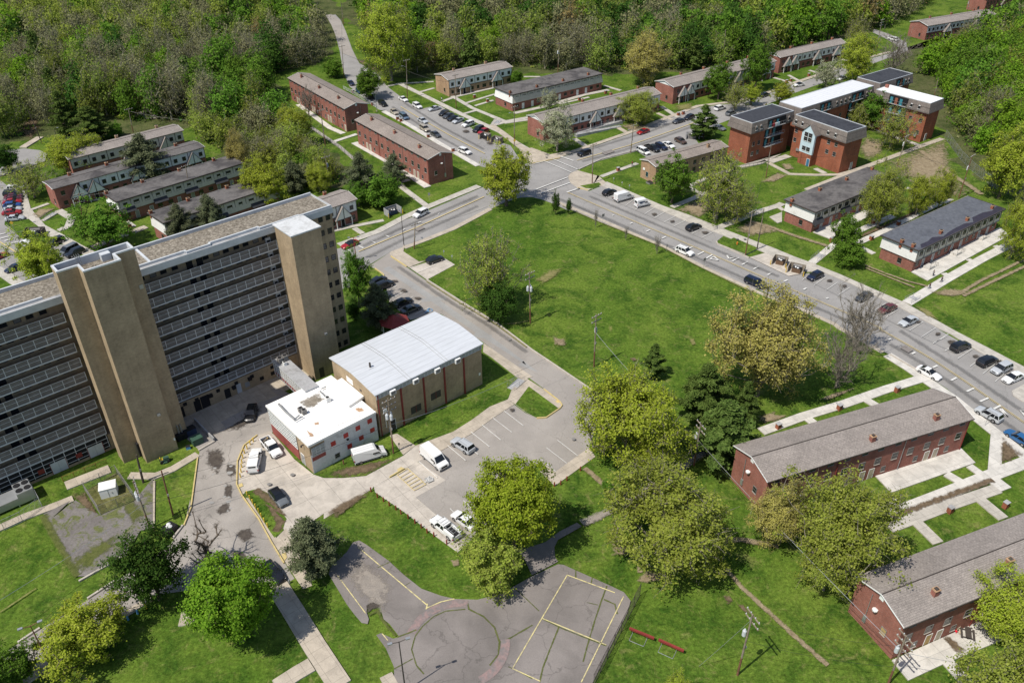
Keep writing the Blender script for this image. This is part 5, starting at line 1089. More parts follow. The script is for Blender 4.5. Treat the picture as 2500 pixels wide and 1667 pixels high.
MB().tube((.5,.1,0),(.5,.1,h-.4),.09,n=6,mat='dark_red').build('downpipe',root);MB().tube((1.5,.0,1.5),(1.5,.0,5.5),.07,n=6,mat='white_paint').box(1.2,1.9,-.1,.2,5.0,5.6,'white_paint').build('conduit',root)
MB().box(.15,.199,D*.52,D*.66,7.0,8.1,'white_panel').build('boarded_opening',root);MB().box(.15,.199,D*.33,D*.37,7.2,7.6,'trim_brown').build('wall_vent',root)
MB().box(L-1.0,L-.6,.17,.198,2.4,3.0,'white_paint').build('notice_board',root)
# ------------------------------------------------------------------ low white-roofed annex and the covered bridge
a,ang,L,D=frame_from(Q(2,1,513,968),Q(2,1,1065,690),Q(2,1,160,640),6.2)
root=thing('annex_building','two storey annex with a stained white roof and red windows in a white wall','annex',(*a,0),ang);h=6.2;ANX=root;fr=Frame(root)
m=MB();m.box(.12,L-.02,.12,D-.1,0,h-.3,'brick_buff');m.build('wall',root)
m=MB();m.box(2.9,L-.04,.05,.119,0,h-.32,'white_brick');m.box(.14,2.9,.06,.119,0,h-2.2,'white_brick');m.build('painted_wall',root)
m=MB();m.box(-.1,L+.02,-.12,D+.1,h-.3,h,'white_paint','membrane_white');roof=m.build('roof',root)
m=MB();m.box(-.1,L,-.12,.1,h,h+.12,'membrane_white');m.box(-.1,.12,.1,D,h,h+.12,'membrane_white');m.build('roof_edge',roof)
for x,z in((1.0,h-2.2),):m=MB();m.box(.4,2.8,.03,.06,h-2.75,h-.9,'glass_block');[m.box(.4+i*.8-.04,.4+i*.8+.04,0,.03,h-2.75,h-.9,'post')for i in range(4)];[m.box(.4,2.8,0,.03,h-2.75+i*.6-.03,h-2.75+i*.6+.03,'post')for i in range(4)];m.box(.3,2.8,.02,.058,h-3.6,h-2.8,'band_red');m.build('window',root)
rw=MB().box(-.45,.45,-.04,.0,0,.95,'red_paint').box(-.5,.5,-.055,-.002,-.06,0,'white_paint').mesh('window')
for x,z in((4.4,4.0),(6.9,4.35),(9.3,4.6),(11.7,4.8)):link('window',rw,root,(x,.05,z-.35))
for x,z in((7.3,1.7),(9.7,2.2),(12.0,2.6)):link('window',rw,root,(x,.05,z-.3))
window(root,4.8,.9,.8,.8,'trim_grey',y=.04)
for x in(6.9,):MB().box(x,x+.35,-.15,.05,3.4,3.7,'dark').build('wall_lamp',root)
m=MB();y0,y1=4.4,D-.4;m.box(.02,.118,y0,y1,2.6,h-.5,'glass_block');n=16
for i in range(n+1):y=y0+(y1-y0)*i/n;m.box(-.03,.02,y-.05,y+.05,2.6,h-.5,'white_paint')
for i in range(6):z=2.6+(h-3.1)*i/5;m.box(-.03,.02,y0,y1,z-.04,z+.04,'white_paint')
m.build('window_wall',root);MB().box(.0,.117,y0,y1,.2,2.55,'band_red').build('red_band',root);door(root,.1,.05,1.0,2.2,'door',y=3.2,rz=-math.pi/2)
MB().box(-.4,.1,2.0,2.2,5.0,5.15,'trim_brown').box(-.45,-.25,1.95,2.25,4.75,5.0,'trim_brown').build('wall_lamp',root)
def roof_soft(nm,px,mat):
 P=[fr.loc(p,h)for p in px];c=np.mean(P,0);n=len(P);V=[];E=[]
 for f,e in((1.3,0),(.8,.6),(.4,1)):V+=[(*(c+(np.array(p)-c)*f),h+.012)for p in P];E+=[float(e)]*n
 V.append((*c,h+.012));E.append(1.0);F=[(k*n+i,k*n+(i+1)%n,(k+1)*n+(i+1)%n,(k+1)*n+i)for k in range(2)for i in range(n)]+[(2*n+i,2*n+(i+1)%n,3*n)for i in range(n)]
 me=bpy.data.meshes.new(nm);me.from_pydata(V,[],F);at=me.attributes.new('edge','FLOAT','POINT');at.data.foreach_set('value',E);me.materials.append(MATS[mat]);me.update();link(nm,me,roof)
roof_soft('stain',QQ(2,1,440,610,590,530,650,580,560,650,480,660),'soot');roof_soft('stain',QQ(2,1,890,660,950,650,970,680,930,695),'rust');roof_soft('stain',QQ(2,1,500,840,560,870,555,895,520,890),'rust');roof_soft('stain',QQ(2,1,555,780,600,770,605,790,570,800),'rust')
m=MB();x,y=fr.loc(Q(2,1,830,560),h);m.box(x-.9,x+3.8,y-.6,y+4.2,h,h+.5,'membrane_white');
m=MB();A=[fr.loc(Q(2,1,*p),h)for p in((850,660),(970,580),(790,430),(660,505))];m.prism(ccw(A),h+.02,h+.55,'white_paint','membrane_white');m.build('raised_roof',roof)
def duct(pts,r):
 m=MB();Q_=[(*fr.loc(Q(2,1,*p),h+.4),h+.4)for p in pts]
 for p,q in zip(Q_[:-1],Q_[1:]):m.tube(p,q,r,n=8,mat='metal')
 return m.build('duct',roof)
duct(((270,625),(330,690),(400,750)),.22);duct(((400,750),(440,715)),.12);duct(((400,765),(470,725)),.1);duct(((610,520),(650,560),(680,560)),.15);duct(((620,500),(660,480)),.1)
for x,y,c in((450,675,'trim_grey'),(478,690,'trim_grey'),(672,590,'white_paint')):
 q=fr.loc(Q(2,1,x,y),h+.4);m=MB();m.box(q[0]-.4,q[0]+.4,q[1]-.35,q[1]+.35,h+.1,h+.95,c);m.lathe((q[0],q[1],h+.95),[(.3,0),(.28,.06),(.05,.07)],10,'dark');m.build('air_conditioner',roof)
# bridge: from the tower wall to the annex
p0=G(Q(2,1,235,285),6.6);p1=G(Q(2,1,345,262),6.6);q0=G(Q(2,1,465,500),6.6);
d=q0-p0;Lb=float(np.hypot(*d));ab=math.atan2(d[1],d[0]);wdt=float(abs(np.cross(d/Lb,p1-p0)))
root=thing('footbridge','covered grey footbridge joining the tower to the annex','footbridge',(*p0,0),ab)
m=MB();m.box(-1.0,Lb+1,0,max(2.6,wdt),6.35,6.6,'fascia','slab');m.build('roof',root);wb=max(2.6,wdt)
m=MB();m.box(-.8,Lb+.6,.1,wb-.1,3.3,3.6,'slab');m.box(-.8,Lb+.6,.1,.2,3.6,4.4,'band_red');m.build('deck',root)
m=MB()
for i in range(14):x=-.8+(Lb+1.4)*i/13;m.box(x-.04,x+.04,.02,.1,3.5,6.35,'white_paint')
for i in range(6):m.box(-.8,Lb+.6,.03,.09,4.4+.36*i,4.45+.36*i,'white_paint')
m.box(-.8,Lb+.6,.105,.12,4.4,6.35,'dark');m.build('screen',root)
frb=Frame(root)
for k,(x,y,w)in enumerate(((285,285,.5),(325,265,.5),(322,305,.35))):
 q=frb.loc(Q(2,1,x,y),6.6);m=MB();m.box(-w,w,-w*.8,w*.8,0,1.1 if k<2 else.7,'trim_grey' if k<2 else 'white_paint');m.lathe((0,0,1.1 if k<2 else.7),[(w*.75,0),(w*.7,.08),(.05,.09)],10,'dark')
 o=m.build('air_conditioner');wp=frb.o+frb.d*q[0]+frb.n*(q[1]);o.location=(*wp,6.61);o.rotation_euler=(0,0,ab)
 tag(o,('larger grey condenser on the footbridge roof, nearer the annex','grey condenser on the footbridge roof next to the tower wall','small white condenser on the footbridge roof')[k],'air conditioner','condensers on the footbridge roof')
# red gazebo roof behind the gymnasium
c=G(Q(1,1,1225,1375));o=thing('gazebo','small red roofed gazebo tucked behind the gymnasium','gazebo',(*c,0),TA)
m=MB()
for i in range(8):
 a0,a1=2*math.pi*i/8,2*math.pi*(i+1)/8;m.poly([(3.2*math.cos(a0),3.2*math.sin(a0),2.7),(3.2*math.cos(a1),3.2*math.sin(a1),2.7),(0,0,4.2)],'dark_red')
m.build('roof',o)
for i in range(8):a0=2*math.pi*i/8;MB().box(2.8*math.cos(a0)-.08,2.8*math.cos(a0)+.08,2.8*math.sin(a0)-.08,2.8*math.sin(a0)+.08,0,2.85,'white_paint').build('post',o)
# ------------------------------------------------------------------ trees
def np_mesh(name,V,quads,mats,tris=None,mi_q=None,mi_t=None):
 me=bpy.data.meshes.new(name);nq=len(quads);nt_=0 if tris is None else len(tris)
 me.vertices.add(len(V));me.vertices.foreach_set('co',np.asarray(V,np.float32).ravel())
 loops=np.concatenate([np.asarray(quads,np.int32).ravel()]+([np.asarray(tris,np.int32).ravel()]if nt_ else[]))
 me.loops.add(len(loops));me.loops.foreach_set('vertex_index',loops)
 me.polygons.add(nq+nt_)
 st=np.concatenate([np.arange(nq)*4,nq*4+np.arange(nt_)*3]).astype(np.int32);me.polygons.foreach_set('loop_start',st)
 mi=np.concatenate([np.zeros(nq)if mi_q is None else mi_q,np.zeros(nt_)if mi_t is None else mi_t]).astype(np.int32)
 for m in mats:me.materials.append(MATS[m])
 me.polygons.foreach_set('material_index',mi)
 me.update(calc_edges=True);return me
def unit(a):return a/np.maximum(1e-9,np.linalg.norm(a,axis=-1,keepdims=True))
def leaf_quads(P,N,s,r,aspect=.75):
 n=len(P);t=unit(np.cross(N,r.normal(size=(n,3))));b=np.cross(N,t)
 w=s*.5*r.uniform(.7,1.3,(n,1));h=w*aspect*r.uniform(.7,1.3,(n,1))
 k1=r.uniform(.35,1.0,(n,1));k2=r.uniform(.35,1.0,(n,1))
 V=np.stack([P-t*w-b*h*k1,P+t*w*k2-b*h,P+t*w+b*h*k2,P-t*w*k1+b*h],1).reshape(-1,3)
 return V,np.arange(n*4).reshape(-1,4)
def tubes(A,B,ra,rb,n):
 A,B=np.asarray(A,float),np.asarray(B,float);d=unit(B-A);h=np.where(np.abs(d[:,2:3])<.9,np.array([[0,0,1.]]),np.array([[1.,0,0]]))
 u=unit(np.cross(d,h));w=np.cross(d,u);th=2*np.pi*np.arange(n)/n;c=np.cos(th)[None,:,None];s_=np.sin(th)[None,:,None]
 ring=u[:,None]*c+w[:,None]*s_;ra=np.asarray(ra)[:,None,None];rb=np.asarray(rb)[:,None,None]
 V=np.concatenate([A[:,None]+ring*ra,B[:,None]+ring*rb],1).reshape(-1,3);m=len(A)
 i=np.arange(n);j=(i+1)%n;base=(np.arange(m)*2*n)[:,None]
 F=np.stack([base+j,base+i,base+n+i,base+n+j],-1).reshape(-1,4);return V,F
def skeleton(r,H,R,cb,K,shape='round',lean=0.0,trunk_top=.45,rz=None,shell=.5,holes=False):
 """attraction points in the crown joined to a growing skeleton"""
 cz=H*(1+cb)/2;rz=rz or H*(1-cb)/2
 ph=r.uniform(0,6.28,6);am=r.uniform(.08,.24,3)*(.35 if shell<.4 else 1);hp=r.uniform(0,6.28,3)
 pts=[]
 while len(pts)<K:
  d=unit(r.normal(size=3));q=r.uniform()**shell
  lob=1+am[0]*math.sin(2*math.atan2(d[1],d[0])+ph[0])+am[1]*math.sin(3*math.atan2(d[1],d[0])+ph[1]+2*d[2])+am[2]*math.sin(5*math.atan2(d[1],d[0])+ph[2]+4*d[2])
  p=d*q*lob
  if holes and math.sin(4.3*p[0]+hp[0])+math.sin(4.0*p[1]+hp[1])+math.sin(4.6*p[2]+hp[2])<-.55 and r.uniform()<.92:continue
  if shape=='round' and p[2]<-.55 and r.uniform()<.6:continue
  if shape=='vase':p[:2]*=(.75+.45*max(-.6,p[2]))
  if shape=='oval':p[:2]*=1-.25*max(0,p[2])
  pts.append(p*np.array([R*.93,R*.93,rz*.93])+np.array([lean*H*.3,0,cz]))
 pts=np.array(pts);off=np.array([lean*H*.3,0,cz]);pts=pts-off;rr=np.percentile(np.hypot(pts[:,0],pts[:,1]),96);pts[:,:2]*=R*.92/rr;pts[:,2]*=rz*.95/np.percentile(np.abs(pts[:,2]),97);pts=pts+off
 nodes=[np.array([0.,0,0])];par=[-1]
 tt=H*trunk_top;nt_=4
 for i in range(1,nt_+1):nodes.append(np.array([lean*H*.3*(i/nt_)+r.normal()*.08,r.normal()*.08,tt*i/nt_]));par.append(i-1)
 order=np.argsort(np.linalg.norm(pts-nodes[-1],axis=1));tips=[]
 for k in order:
  a=pts[k];Nn=np.array(nodes[2:]);dd=np.linalg.norm(Nn-a,axis=1)+1.2*np.maximum(0,Nn[:,2]-a[2]+.1*H);j=int(np.argmin(dd))+2
  p=nodes[j];L=np.linalg.norm(a-p);cur=j
  ns=2 if L>.12*H else 1
  for q in range(1,ns+1):
   f=q/ns;x=p+(a-p)*f
   if q<ns:x=x+np.array([r.normal()*.06*L,r.normal()*.06*L,-.08*L*r.uniform(.2,1)])
   nodes.append(x);par.append(cur);cur=len(nodes)-1
  tips.append(cur)
 nodes=np.array(nodes);cnt=np.zeros(len(nodes))
 for t_ in tips:
  i=t_
  while i>=0:cnt[i]+=1;i=par[i]
 return nodes,par,cnt,np.array(tips),np.array([lean*H*.3,0,cz]),rz
def make_tree(seed,H,R,cb,K,nl,ls,leafm,barkm='bark',shape='round',lean=0.0,tt=.45,twigs=0,tw_len=1.0,tr=.028,sig=.55,shell=.5,out=.8,one=False,sides=5,extra=None,aspect=.75,holes=False):
 r=np.random.default_rng(seed)
 nodes,par,cnt,tips,C,rz=skeleton(r,H,R,cb,K,shape,lean,tt,shell=shell,holes=holes)
 rad=tr*H*np.sqrt(cnt/max(1,cnt.max()))*.9+.012
 idx=np.arange(1,len(nodes));pa=np.array(par)[1:]
 ra=np.minimum(rad[pa],rad[idx]*1.5);ra[:1]=rad[0]*1.25
 V,F=tubes(nodes[pa],nodes[idx],ra,rad[idx],sides)
 if twigs:
  P=np.repeat(nodes[tips],twigs,0);d=unit(unit(P-C)*.7+r.normal(size=P.shape)*.75+np.array([0,0,.35]));L=tw_len*r.uniform(.5,1.3,(len(P),1))
  st=P-d*L*.25+r.normal(size=P.shape)*.08
  V2,F2=tubes(st,P+d*L,np.full(len(P),.02),np.full(len(P),.008),3);F=np.concatenate([F,F2+len(V)]);V=np.concatenate([V,V2])
 LV=np.zeros((0,3));LF=np.zeros((0,4),int)
 if nl:
  per=np.maximum(1,r.poisson(nl/len(tips),len(tips)));P=np.repeat(nodes[tips],per,0);n=len(P)
  sgm=sig*np.repeat(r.uniform(.7,1.35,len(tips)),per)[:,None]
  P=P+r.normal(size=(n,3))*sgm*np.array([1,1,.7]);N=unit(unit((P-C)/np.array([R,R,rz]))*out+np.array([0,0,.55])+r.normal(size=(n,3))*.6)
  LV,LF=leaf_quads(P,N,ls,r,aspect)
 if one:
  mats=[barkm]+[leafm];VV=np.concatenate([V,LV]);FF=np.concatenate([F,LF+len(V)]);mi=np.concatenate([np.zeros(len(F)),np.ones(len(LF))])
  return np_mesh('tree',VV,FF,mats,mi_q=mi),(VV,FF,mi,mats)
 tm=np_mesh('trunk',V,F,[barkm]);cm=np_mesh('crown',LV,LF,[leafm])if nl else None
 return(tm,cm)
def make_pine(seed,H,R,cb,leafm,nl,ls=.5,barkm='bark_dark',one=False,power=1.1,step=1.0,flat=.25,tuft=.5,droop=.05,crown_open=.3,sides=5):
 r=np.random.default_rng(seed);A,B,ra,rb=[],[],[],[];P,W_=[],[]
 N_=6;lx=r.normal()*.2;ly=r.normal()*.2
 for i in range(N_):A.append((lx*i/N_,ly*i/N_,H*i/N_));B.append((lx*(i+1)/N_,ly*(i+1)/N_,H*(i+1)/N_));ra.append(.022*H*(1-i/N_)+.03);rb.append(.022*H*(1-(i+1)/N_)+.03)
 z=H*cb
 while z<H*.985:
  f=(z-H*cb)/(H*(1-cb));rr=R*(1-f**power)*min(1,.6+1.6*f)if crown_open else R*(1-f)
  nb=5 if f<.8 else 4;a0=r.uniform(0,6.28)
  for b_ in range(nb):
   if r.uniform()<.12:continue
   a=a0+6.28*b_/nb+r.normal()*.25;L=max(.25,rr*r.uniform(.72,1.15));up=r.uniform(.02,.25)-droop
   e=np.array([lx+L*math.cos(a),ly+L*math.sin(a),z+L*up]);s_=np.array([lx*f,ly*f,z]);A.append(s_);B.append(e);ra.append(.05+.012*L);rb.append(.02)
   m=max(2,int(L/.45))
   for k in range(m):
    q=crown_open+(1-crown_open)*(k+.5)/m;P.append(s_+(e-s_)*q);W_.append(.35+.65*q)
  z+=step*r.uniform(.75,1.2)*(1 if f<.75 else.7)
 P.append(np.array([lx,ly,H*.97]));W_.append(.5)
 V,F=tubes(np.array(A),np.array(B),ra,rb,sides)
 P=np.array(P);per=np.maximum(1,r.poisson(nl/len(P),len(P)));Q_=np.repeat(P,per,0);n=len(Q_)
 Q_=Q_+r.normal(size=(n,3))*tuft*np.array([1,1,flat*1.6]);N=unit(np.stack([Q_[:,0]/R*.5,Q_[:,1]/R*.5,np.full(n,.8)],1)+r.normal(size=(n,3))*.45)
 LV,LF=leaf_quads(Q_,N,ls,r,.4)
 if one:
  VV=np.concatenate([V,LV]);FF=np.concatenate([F,LF+len(V)]);mi=np.concatenate([np.zeros(len(F)),np.ones(len(LF))]);mats=[barkm,leafm]
  return np_mesh('tree',VV,FF,mats,mi_q=mi),(VV,FF,mi,mats)
 return np_mesh('trunk',V,F,[barkm]),np_mesh('crown',LV,LF,[leafm])
# prototypes 10 m high with a crown of radius 5 (scaled to each tree)
PROTO={}
def proto(name,cb,*ms):PROTO[name]=(cb,ms)
proto('maple',.27,*[make_tree(s,10,5,.27,420,34000,.2,'leaf_maple','bark','round',0,.35,sig=.34,shell=.38,out=1.0)for s in(1,)])
proto('maple_green',.27,*[make_tree(s,10,5,.27,420,34000,.21,'leaf_bright','bark','round',0,.35,sig=.36,shell=.38,out=1.0)for s in(2,)])
proto('lime',.12,*[make_tree(s,10,5,.12,330,22000,.2,'leaf_yellow','bark','round',0,.35,twigs=2,sig=.3,shell=.42)for s in(3,4)])
proto('oak',.12,*[make_tree(s,10,5,.12,560,36000,.165,'leaf_olive','bark_grey','round',0,.3,twigs=2,sig=.34,shell=.5,holes=True)for s in(5,6,7)])
proto('oak_yellow',.12,*[make_tree(s,10,5,.12,520,36000,.165,'leaf_yellow','bark_grey','round',0,.3,twigs=2,sig=.34,shell=.5,holes=True)for s in(15,16)])
proto('gold',.12,*[make_tree(s,10,5,.12,700,40000,.16,'leaf_gold','bark_grey','round',0,.3,twigs=2,sig=.33,shell=.45,holes=True)for s in(8,)])
proto('green',.12,*[make_tree(s,10,5,.12,300,15000,.27,'leaf_mid','bark','round',0,.4,twigs=2,sig=.34,shell=.48)for s in(10,11)])
proto('dark',.12,*[make_tree(s,10,5,.12,300,17000,.26,'leaf_dark','bark_dark','round',0,.4,sig=.4,shell=.5)for s in(12,13)])
proto('bare',.15,*[make_tree(s,10,5,.15,300,0,0,None,'bark_grey','vase',0,.3,twigs=6,tw_len=.9,tr=.026)for s in(20,21)])
proto('budding',.12,*[make_tree(s,10,5,.12,320,6000,.2,'leaf_olive','bark_grey','round',0,.3,twigs=6,tw_len=.8,sig=.35)for s in(22,23)])
proto('sparse',.08,*[make_tree(s,10,5,.08,360,8500,.2,'leaf_olive','bark_grey','round',0,.3,twigs=6,tw_len=.8,sig=.38)for s in(24,)])
proto('blossom',.1,*[make_tree(s,10,5,.1,330,11000,.22,'leaf_blossom','bark_grey','round',0,.35,twigs=4,tw_len=.7,sig=.32)for s in(25,)])
proto('pine',.1,*[make_pine(s,10,5,.1,'leaf_pine',22000,.42,step=.85,flat=.22,tuft=.32,power=1.5)for s in(30,31,32)])
proto('greypine',.1,*[make_pine(s,10,5,.1,'leaf_greypine',20000,.32,step=.66,flat=.45,tuft=.36,power=2.2,crown_open=.2)for s in(33,34)])
proto('shrub',.0,*[make_tree(s,10,5,.02,220,11000,.4,'leaf_mid','bark','round',0,.15,sig=.5,shell=.45)for s in(40,41)])
proto('shrub_yellow',.0,*[make_tree(s,10,5,.02,330,16000,.27,'leaf_olive','bark','round',0,.15,twigs=3,sig=.38,shell=.45)for s in(42,)])
proto('gnarled',.2,*[make_tree(s,10,5,.25,46,0,0,None,'bark','vase',.25,.3,twigs=14,tw_len=1.1,tr=.05)for s in(51,)])
def crown_box(x,y,H,R,cb):
 cz,rz=H*(1+cb)/2,H*(1-cb)/2;us=np.linspace(0,6.28,20);pts=[]
 for v in np.linspace(-1.5,1.5,9):
  for u in us:pts.append(PX((x+R*math.cos(v)*math.cos(u),y+R*math.cos(v)*math.sin(u),cz+rz*math.sin(v))))
 pts=np.array(pts);return pts[:,0].min(),pts[:,0].max(),pts[:,1].min(),pts[:,1].max()
_cnt={}
def tree(kind,name,label,box,base=None,group=None,cat='tree',H=None,rot=None,squash=1.0):
 """box: crown's extent in the photograph (x0, x1, top, bottom); base: foot of the trunk when it shows"""
 cb,ms=PROTO[kind];x0,x1,yt,yb=box
 bp=base or((x0+x1)/2,yb)
 for it in range(8):
  w=G(bp);depth=np.linalg.norm(np.array([*w,4.])-EYE)*.97;R=(x1-x0)/2*depth/FPX
  if H is None or it:pass
  if base is not None or H is not None:
   if H is None:
    lo,hi=1.0,30.0
    for _ in range(22):
     mid=(lo+hi)/2
     if crown_box(*w,mid,R,cb)[2]>yt:lo=mid
     else:hi=mid
    h=(lo+hi)/2
   else:h=H
   if base is not None:
    bx=crown_box(*w,h,R,cb);dx=(x0+x1)/2-(bx[0]+bx[1])/2
    if abs(dx)<5 or it>3:break
    bp=(bp[0]+dx,bp[1]);base=bp;H=None;continue
  else:h=1.85*R/(1-cb)
  bx=crown_box(*w,h,R,cb);dx=(x0+x1)/2-(bx[0]+bx[1])/2;dy=yb-bx[3]if H is None else yt-bx[2]
  bp=(bp[0]+dx,bp[1]+dy)
 i=_cnt.get(kind,0);_cnt[kind]=i+1;tm,cm=ms[i%len(ms)]
 h=max(h,.6*R)
 root=thing(name,label,cat,(*w,0),rot if rot is not None else(i*2.4+.7)%6.28,group)
 root.scale=(R/5*squash,R/5*squash,h/10)
 link('trunk',tm,root)
 if cm:link('crown',cm,root)
 return root
T=tree
def zb(r,c,x0,x1,y0,y1):a=Q(r,c,x0,y0);b=Q(r,c,x1,y1);return(a[0],b[0],a[1],b[1])
# --- lower left
T('maple_green','maple_tree','dense round bright green maple at the bottom beside the long footpath',zb(3,0,1560,2200,555,1220),None)
T('dark','broadleaf_tree','dark green leaning tree between the old lane and the round maple',zb(3,0,950,1470,300,890),Q(3,0,1400,885))
T('lime','broadleaf_tree','light green tree beside the lamp post in the bottom left corner',zb(3,0,330,1000,840,1330),Q(3,0,740,1350))
T('green','broadleaf_tree','tree cut by the left edge in the bottom corner',zb(3,0,-200,260,1200,1640),Q(3,0,10,1640))
T('gnarled','bare_tree','gnarled leafless tree leaning over the old lane',zb(3,0,1440,1870,230,640),Q(3,0,1670,640),rot=1.0)
T('greypine','pine_tree','grey green pine on the verge above the ball court',zb(3,1,260,760,150,600),Q(3,1,565,635))
T('maple','maple_tree','tall yellow green maple at the lower edge of the car park',(1150,1357,1090,1325),None)
T('shrub_yellow','small_tree','low round yellow green tree above the ball court',zb(3,1,1735,2290,310,790),Q(3,1,2005,750))
T('dark','shrub','dark bush beside the turning circle at the left edge',zb(0,0,-60,130,1270,1400),None,cat='shrub')
# --- oaks
T('oak_yellow','oak_tree','budding oak overhanging the end of the car park',(1410,1668,910,1190),Q(2,2,1290,1120))
T('oak','oak_tree','budding oak over bare patches between the ball court and the power line',zb(3,2,920,1950,-220,720),Q(3,2,1480,565))
T('oak','oak_tree','largest budding oak before the left half of the lower brick row',(1935,2190,1120,1435),None)
T('gold','oak_tree','rusty tinged oak against the gable of the lower brick row',(1835,1985,1110,1330),None)
T('oak','oak_tree','smaller oak at the corner of the bottom right brick row',(1965,2090,1320,1455),None)
T('oak_yellow','oak_tree','golden green oak at the right edge before the bottom right brick row',(2418,2600,1395,1590),Q(3,3,2480,1230))
T('oak','oak_tree','oak crown filling the bottom right corner',(2395,2620,1560,1800),Q(3,3,2380,2050))
T('oak_yellow','oak_tree','small yellow crown poking in at the bottom edge',zb(3,2,1390,1620,1480,1760),Q(3,2,1500,1790))
# --- the big lawn
T('gold','oak_tree','big golden tree on the lawn beside the main road',(1748,1992,708,970),Q(2,2,2170,555))
T('bare','bare_tree','leafless tree on the lawn casting a branching shadow',zb(2,3,660,1120,-60,480),Q(2,3,790,490))
T('bare','bare_tree','tall leafless tree overhanging the main road',zb(1,3,810,1260,1010,1480),Q(2,3,955,185))
T('pine','pine_tree','small pine with an open top at the edge of the lawn',zb(2,2,1210,1460,120,400),Q(2,2,1340,410))
T('pine','pine_tree','broad dark pine behind the budding oak',zb(2,2,1500,2030,250,760),Q(2,2,1720,760))
T('pine','pine_tree','spreading dark pine beside the lower brick row',zb(2,2,1560,2260,520,1050),Q(2,2,1862,1090))
T('pine','pine_tree','dark pine between the golden tree and the footpath',zb(2,2,1960,2230,430,760),Q(2,2,2080,800))
T('sparse','broadleaf_tree','thin leaved tree on the lawn beside the side street',(1120,1272,575,790),Q(1,1,2035,1200))
T('dark','shrub','dark bush at the foot of the thin leaved lawn tree',zb(1,1,1890,2240,930,1290),None,cat='shrub')
T('lime','broadleaf_tree','round yellow green tree at the intersection',(1165,1305,357,495),Q(1,1,2135,345))
T('dark','sapling','larger of two leafy saplings on the lawn corner',zb(1,2,500,568,238,350),Q(1,2,525,418),cat='sapling')
T('dark','sapling','smaller of two leafy saplings on the lawn corner',zb(1,2,612,664,290,365),Q(1,2,632,414),cat='sapling')
T('bare','sapling','bare sapling beside the road sign on the lawn edge',zb(1,2,840,885,360,480),Q(1,2,852,525),cat='sapling')
T('bare','sapling','bare sapling midway along the lawn edge',zb(1,2,1085,1125,500,590),Q(1,2,1100,628),cat='sapling')
T('bare','sapling','tallest bare sapling on the lawn edge behind the white sport utility car',zb(1,2,1335,1405,575,690),Q(1,2,1355,738),cat='sapling')
T('shrub','shrub','low green bush between oak and power line',zb(2,2,900,1000,1250,1340),None,cat='shrub')
# --- by the tower
T('green','broadleaf_tree','green tree against the end wall of the high tower',zb(1,1,780,1015,715,1010),Q(1,1,860,1150))
T('greypine','pine_tree','shaded grey pine between the tower and the parked cars',zb(1,1,900,1230,970,1290),Q(1,1,1050,1340))
T('dark','shrub','shaded bush at the foot of the tower end wall',zb(1,1,800,960,1080,1260),None,cat='shrub')
T('lime','broadleaf_tree','pale green tree on the far side of the tower roof',zb(1,0,110,500,750,990),None)
T('green','broadleaf_tree','green tree on the lawn of the left row houses',zb(1,0,615,1065,320,660),Q(1,0,865,680))
T('greypine','pine_tree','left one of two dark pines behind the tower roof',zb(1,0,1330,1610,320,600),Q(1,0,1470,640))
T('greypine','pine_tree','right one of two dark pines behind the tower roof',zb(1,0,1570,1835,245,510),Q(1,0,1695,570))
T('lime','broadleaf_tree','rounded yellow green tree behind the tower roof',zb(1,0,1990,2360,25,340),None)
T('greypine','pine_tree','grey pine before the dark roofed row house in the left group',zb(0,0,970,1375,1090,1480),Q(0,0,1195,1490))
T('oak_yellow','broadleaf_tree','yellow green tree at the end of the tan panelled row house',zb(0,0,380,775,1110,1380),Q(0,0,655,1400))
T('budding','broadleaf_tree','crooked budding tree beside the row of parked cars at the left edge',zb(0,0,60,400,1320,1530),Q(1,0,325,275))
T('gold','broadleaf_tree','slim golden tree at the end of a flat roofed row house',zb(0,0,1825,2040,1085,1390),Q(0,0,1985,1440))
T('pine','pine_tree','left dark pine at the edge of the left wood',zb(0,0,380,620,740,1040),Q(0,0,505,1120))
T('pine','pine_tree','wide dark pine above the tan panelled row house',zb(0,0,540,900,860,1130),Q(0,0,745,1165))
T('greypine','pine_tree','dark round pine between two yellow green trees',zb(0,1,255,510,1290,1560),None)
T('shrub','shrub','pale bush behind the tan panelled row house',zb(0,0,880,1000,1030,1130),None,cat='shrub')
T('greypine','pine_tree','brownish pine above the small house behind the tower',zb(0,1,760,1090,1250,1560),Q(1,1,960,290))
T('greypine','pine_tree','thin pine before the lower end of the corner brick row',zb(0,1,1090,1345,1255,1440),Q(1,1,1190,170))
T('shrub','shrub','bright green bush by the path behind the small panelled house',zb(1,1,980,1260,170,360),None,cat='shrub')
T('green','broadleaf_tree','green bush beside the footpath below the corner brick row',zb(0,1,820,1010,1490,1680),None)
T('lime','broadleaf_tree','yellow green tree left of the dark round pine',zb(0,1,-60,250,1370,1640),None)
T('oak_yellow','broadleaf_tree','yellow tree below the brick row nearest the wood',zb(0,1,250,540,880,1170),None)
T('oak_yellow','broadleaf_tree','olive tree on the slope left of the corner brick row',zb(0,1,480,700,1340,1560),None)
T('bare','bare_tree','leafless reddish tree before the brick row nearest the wood',zb(0,1,430,590,700,900),Q(0,1,520,960))
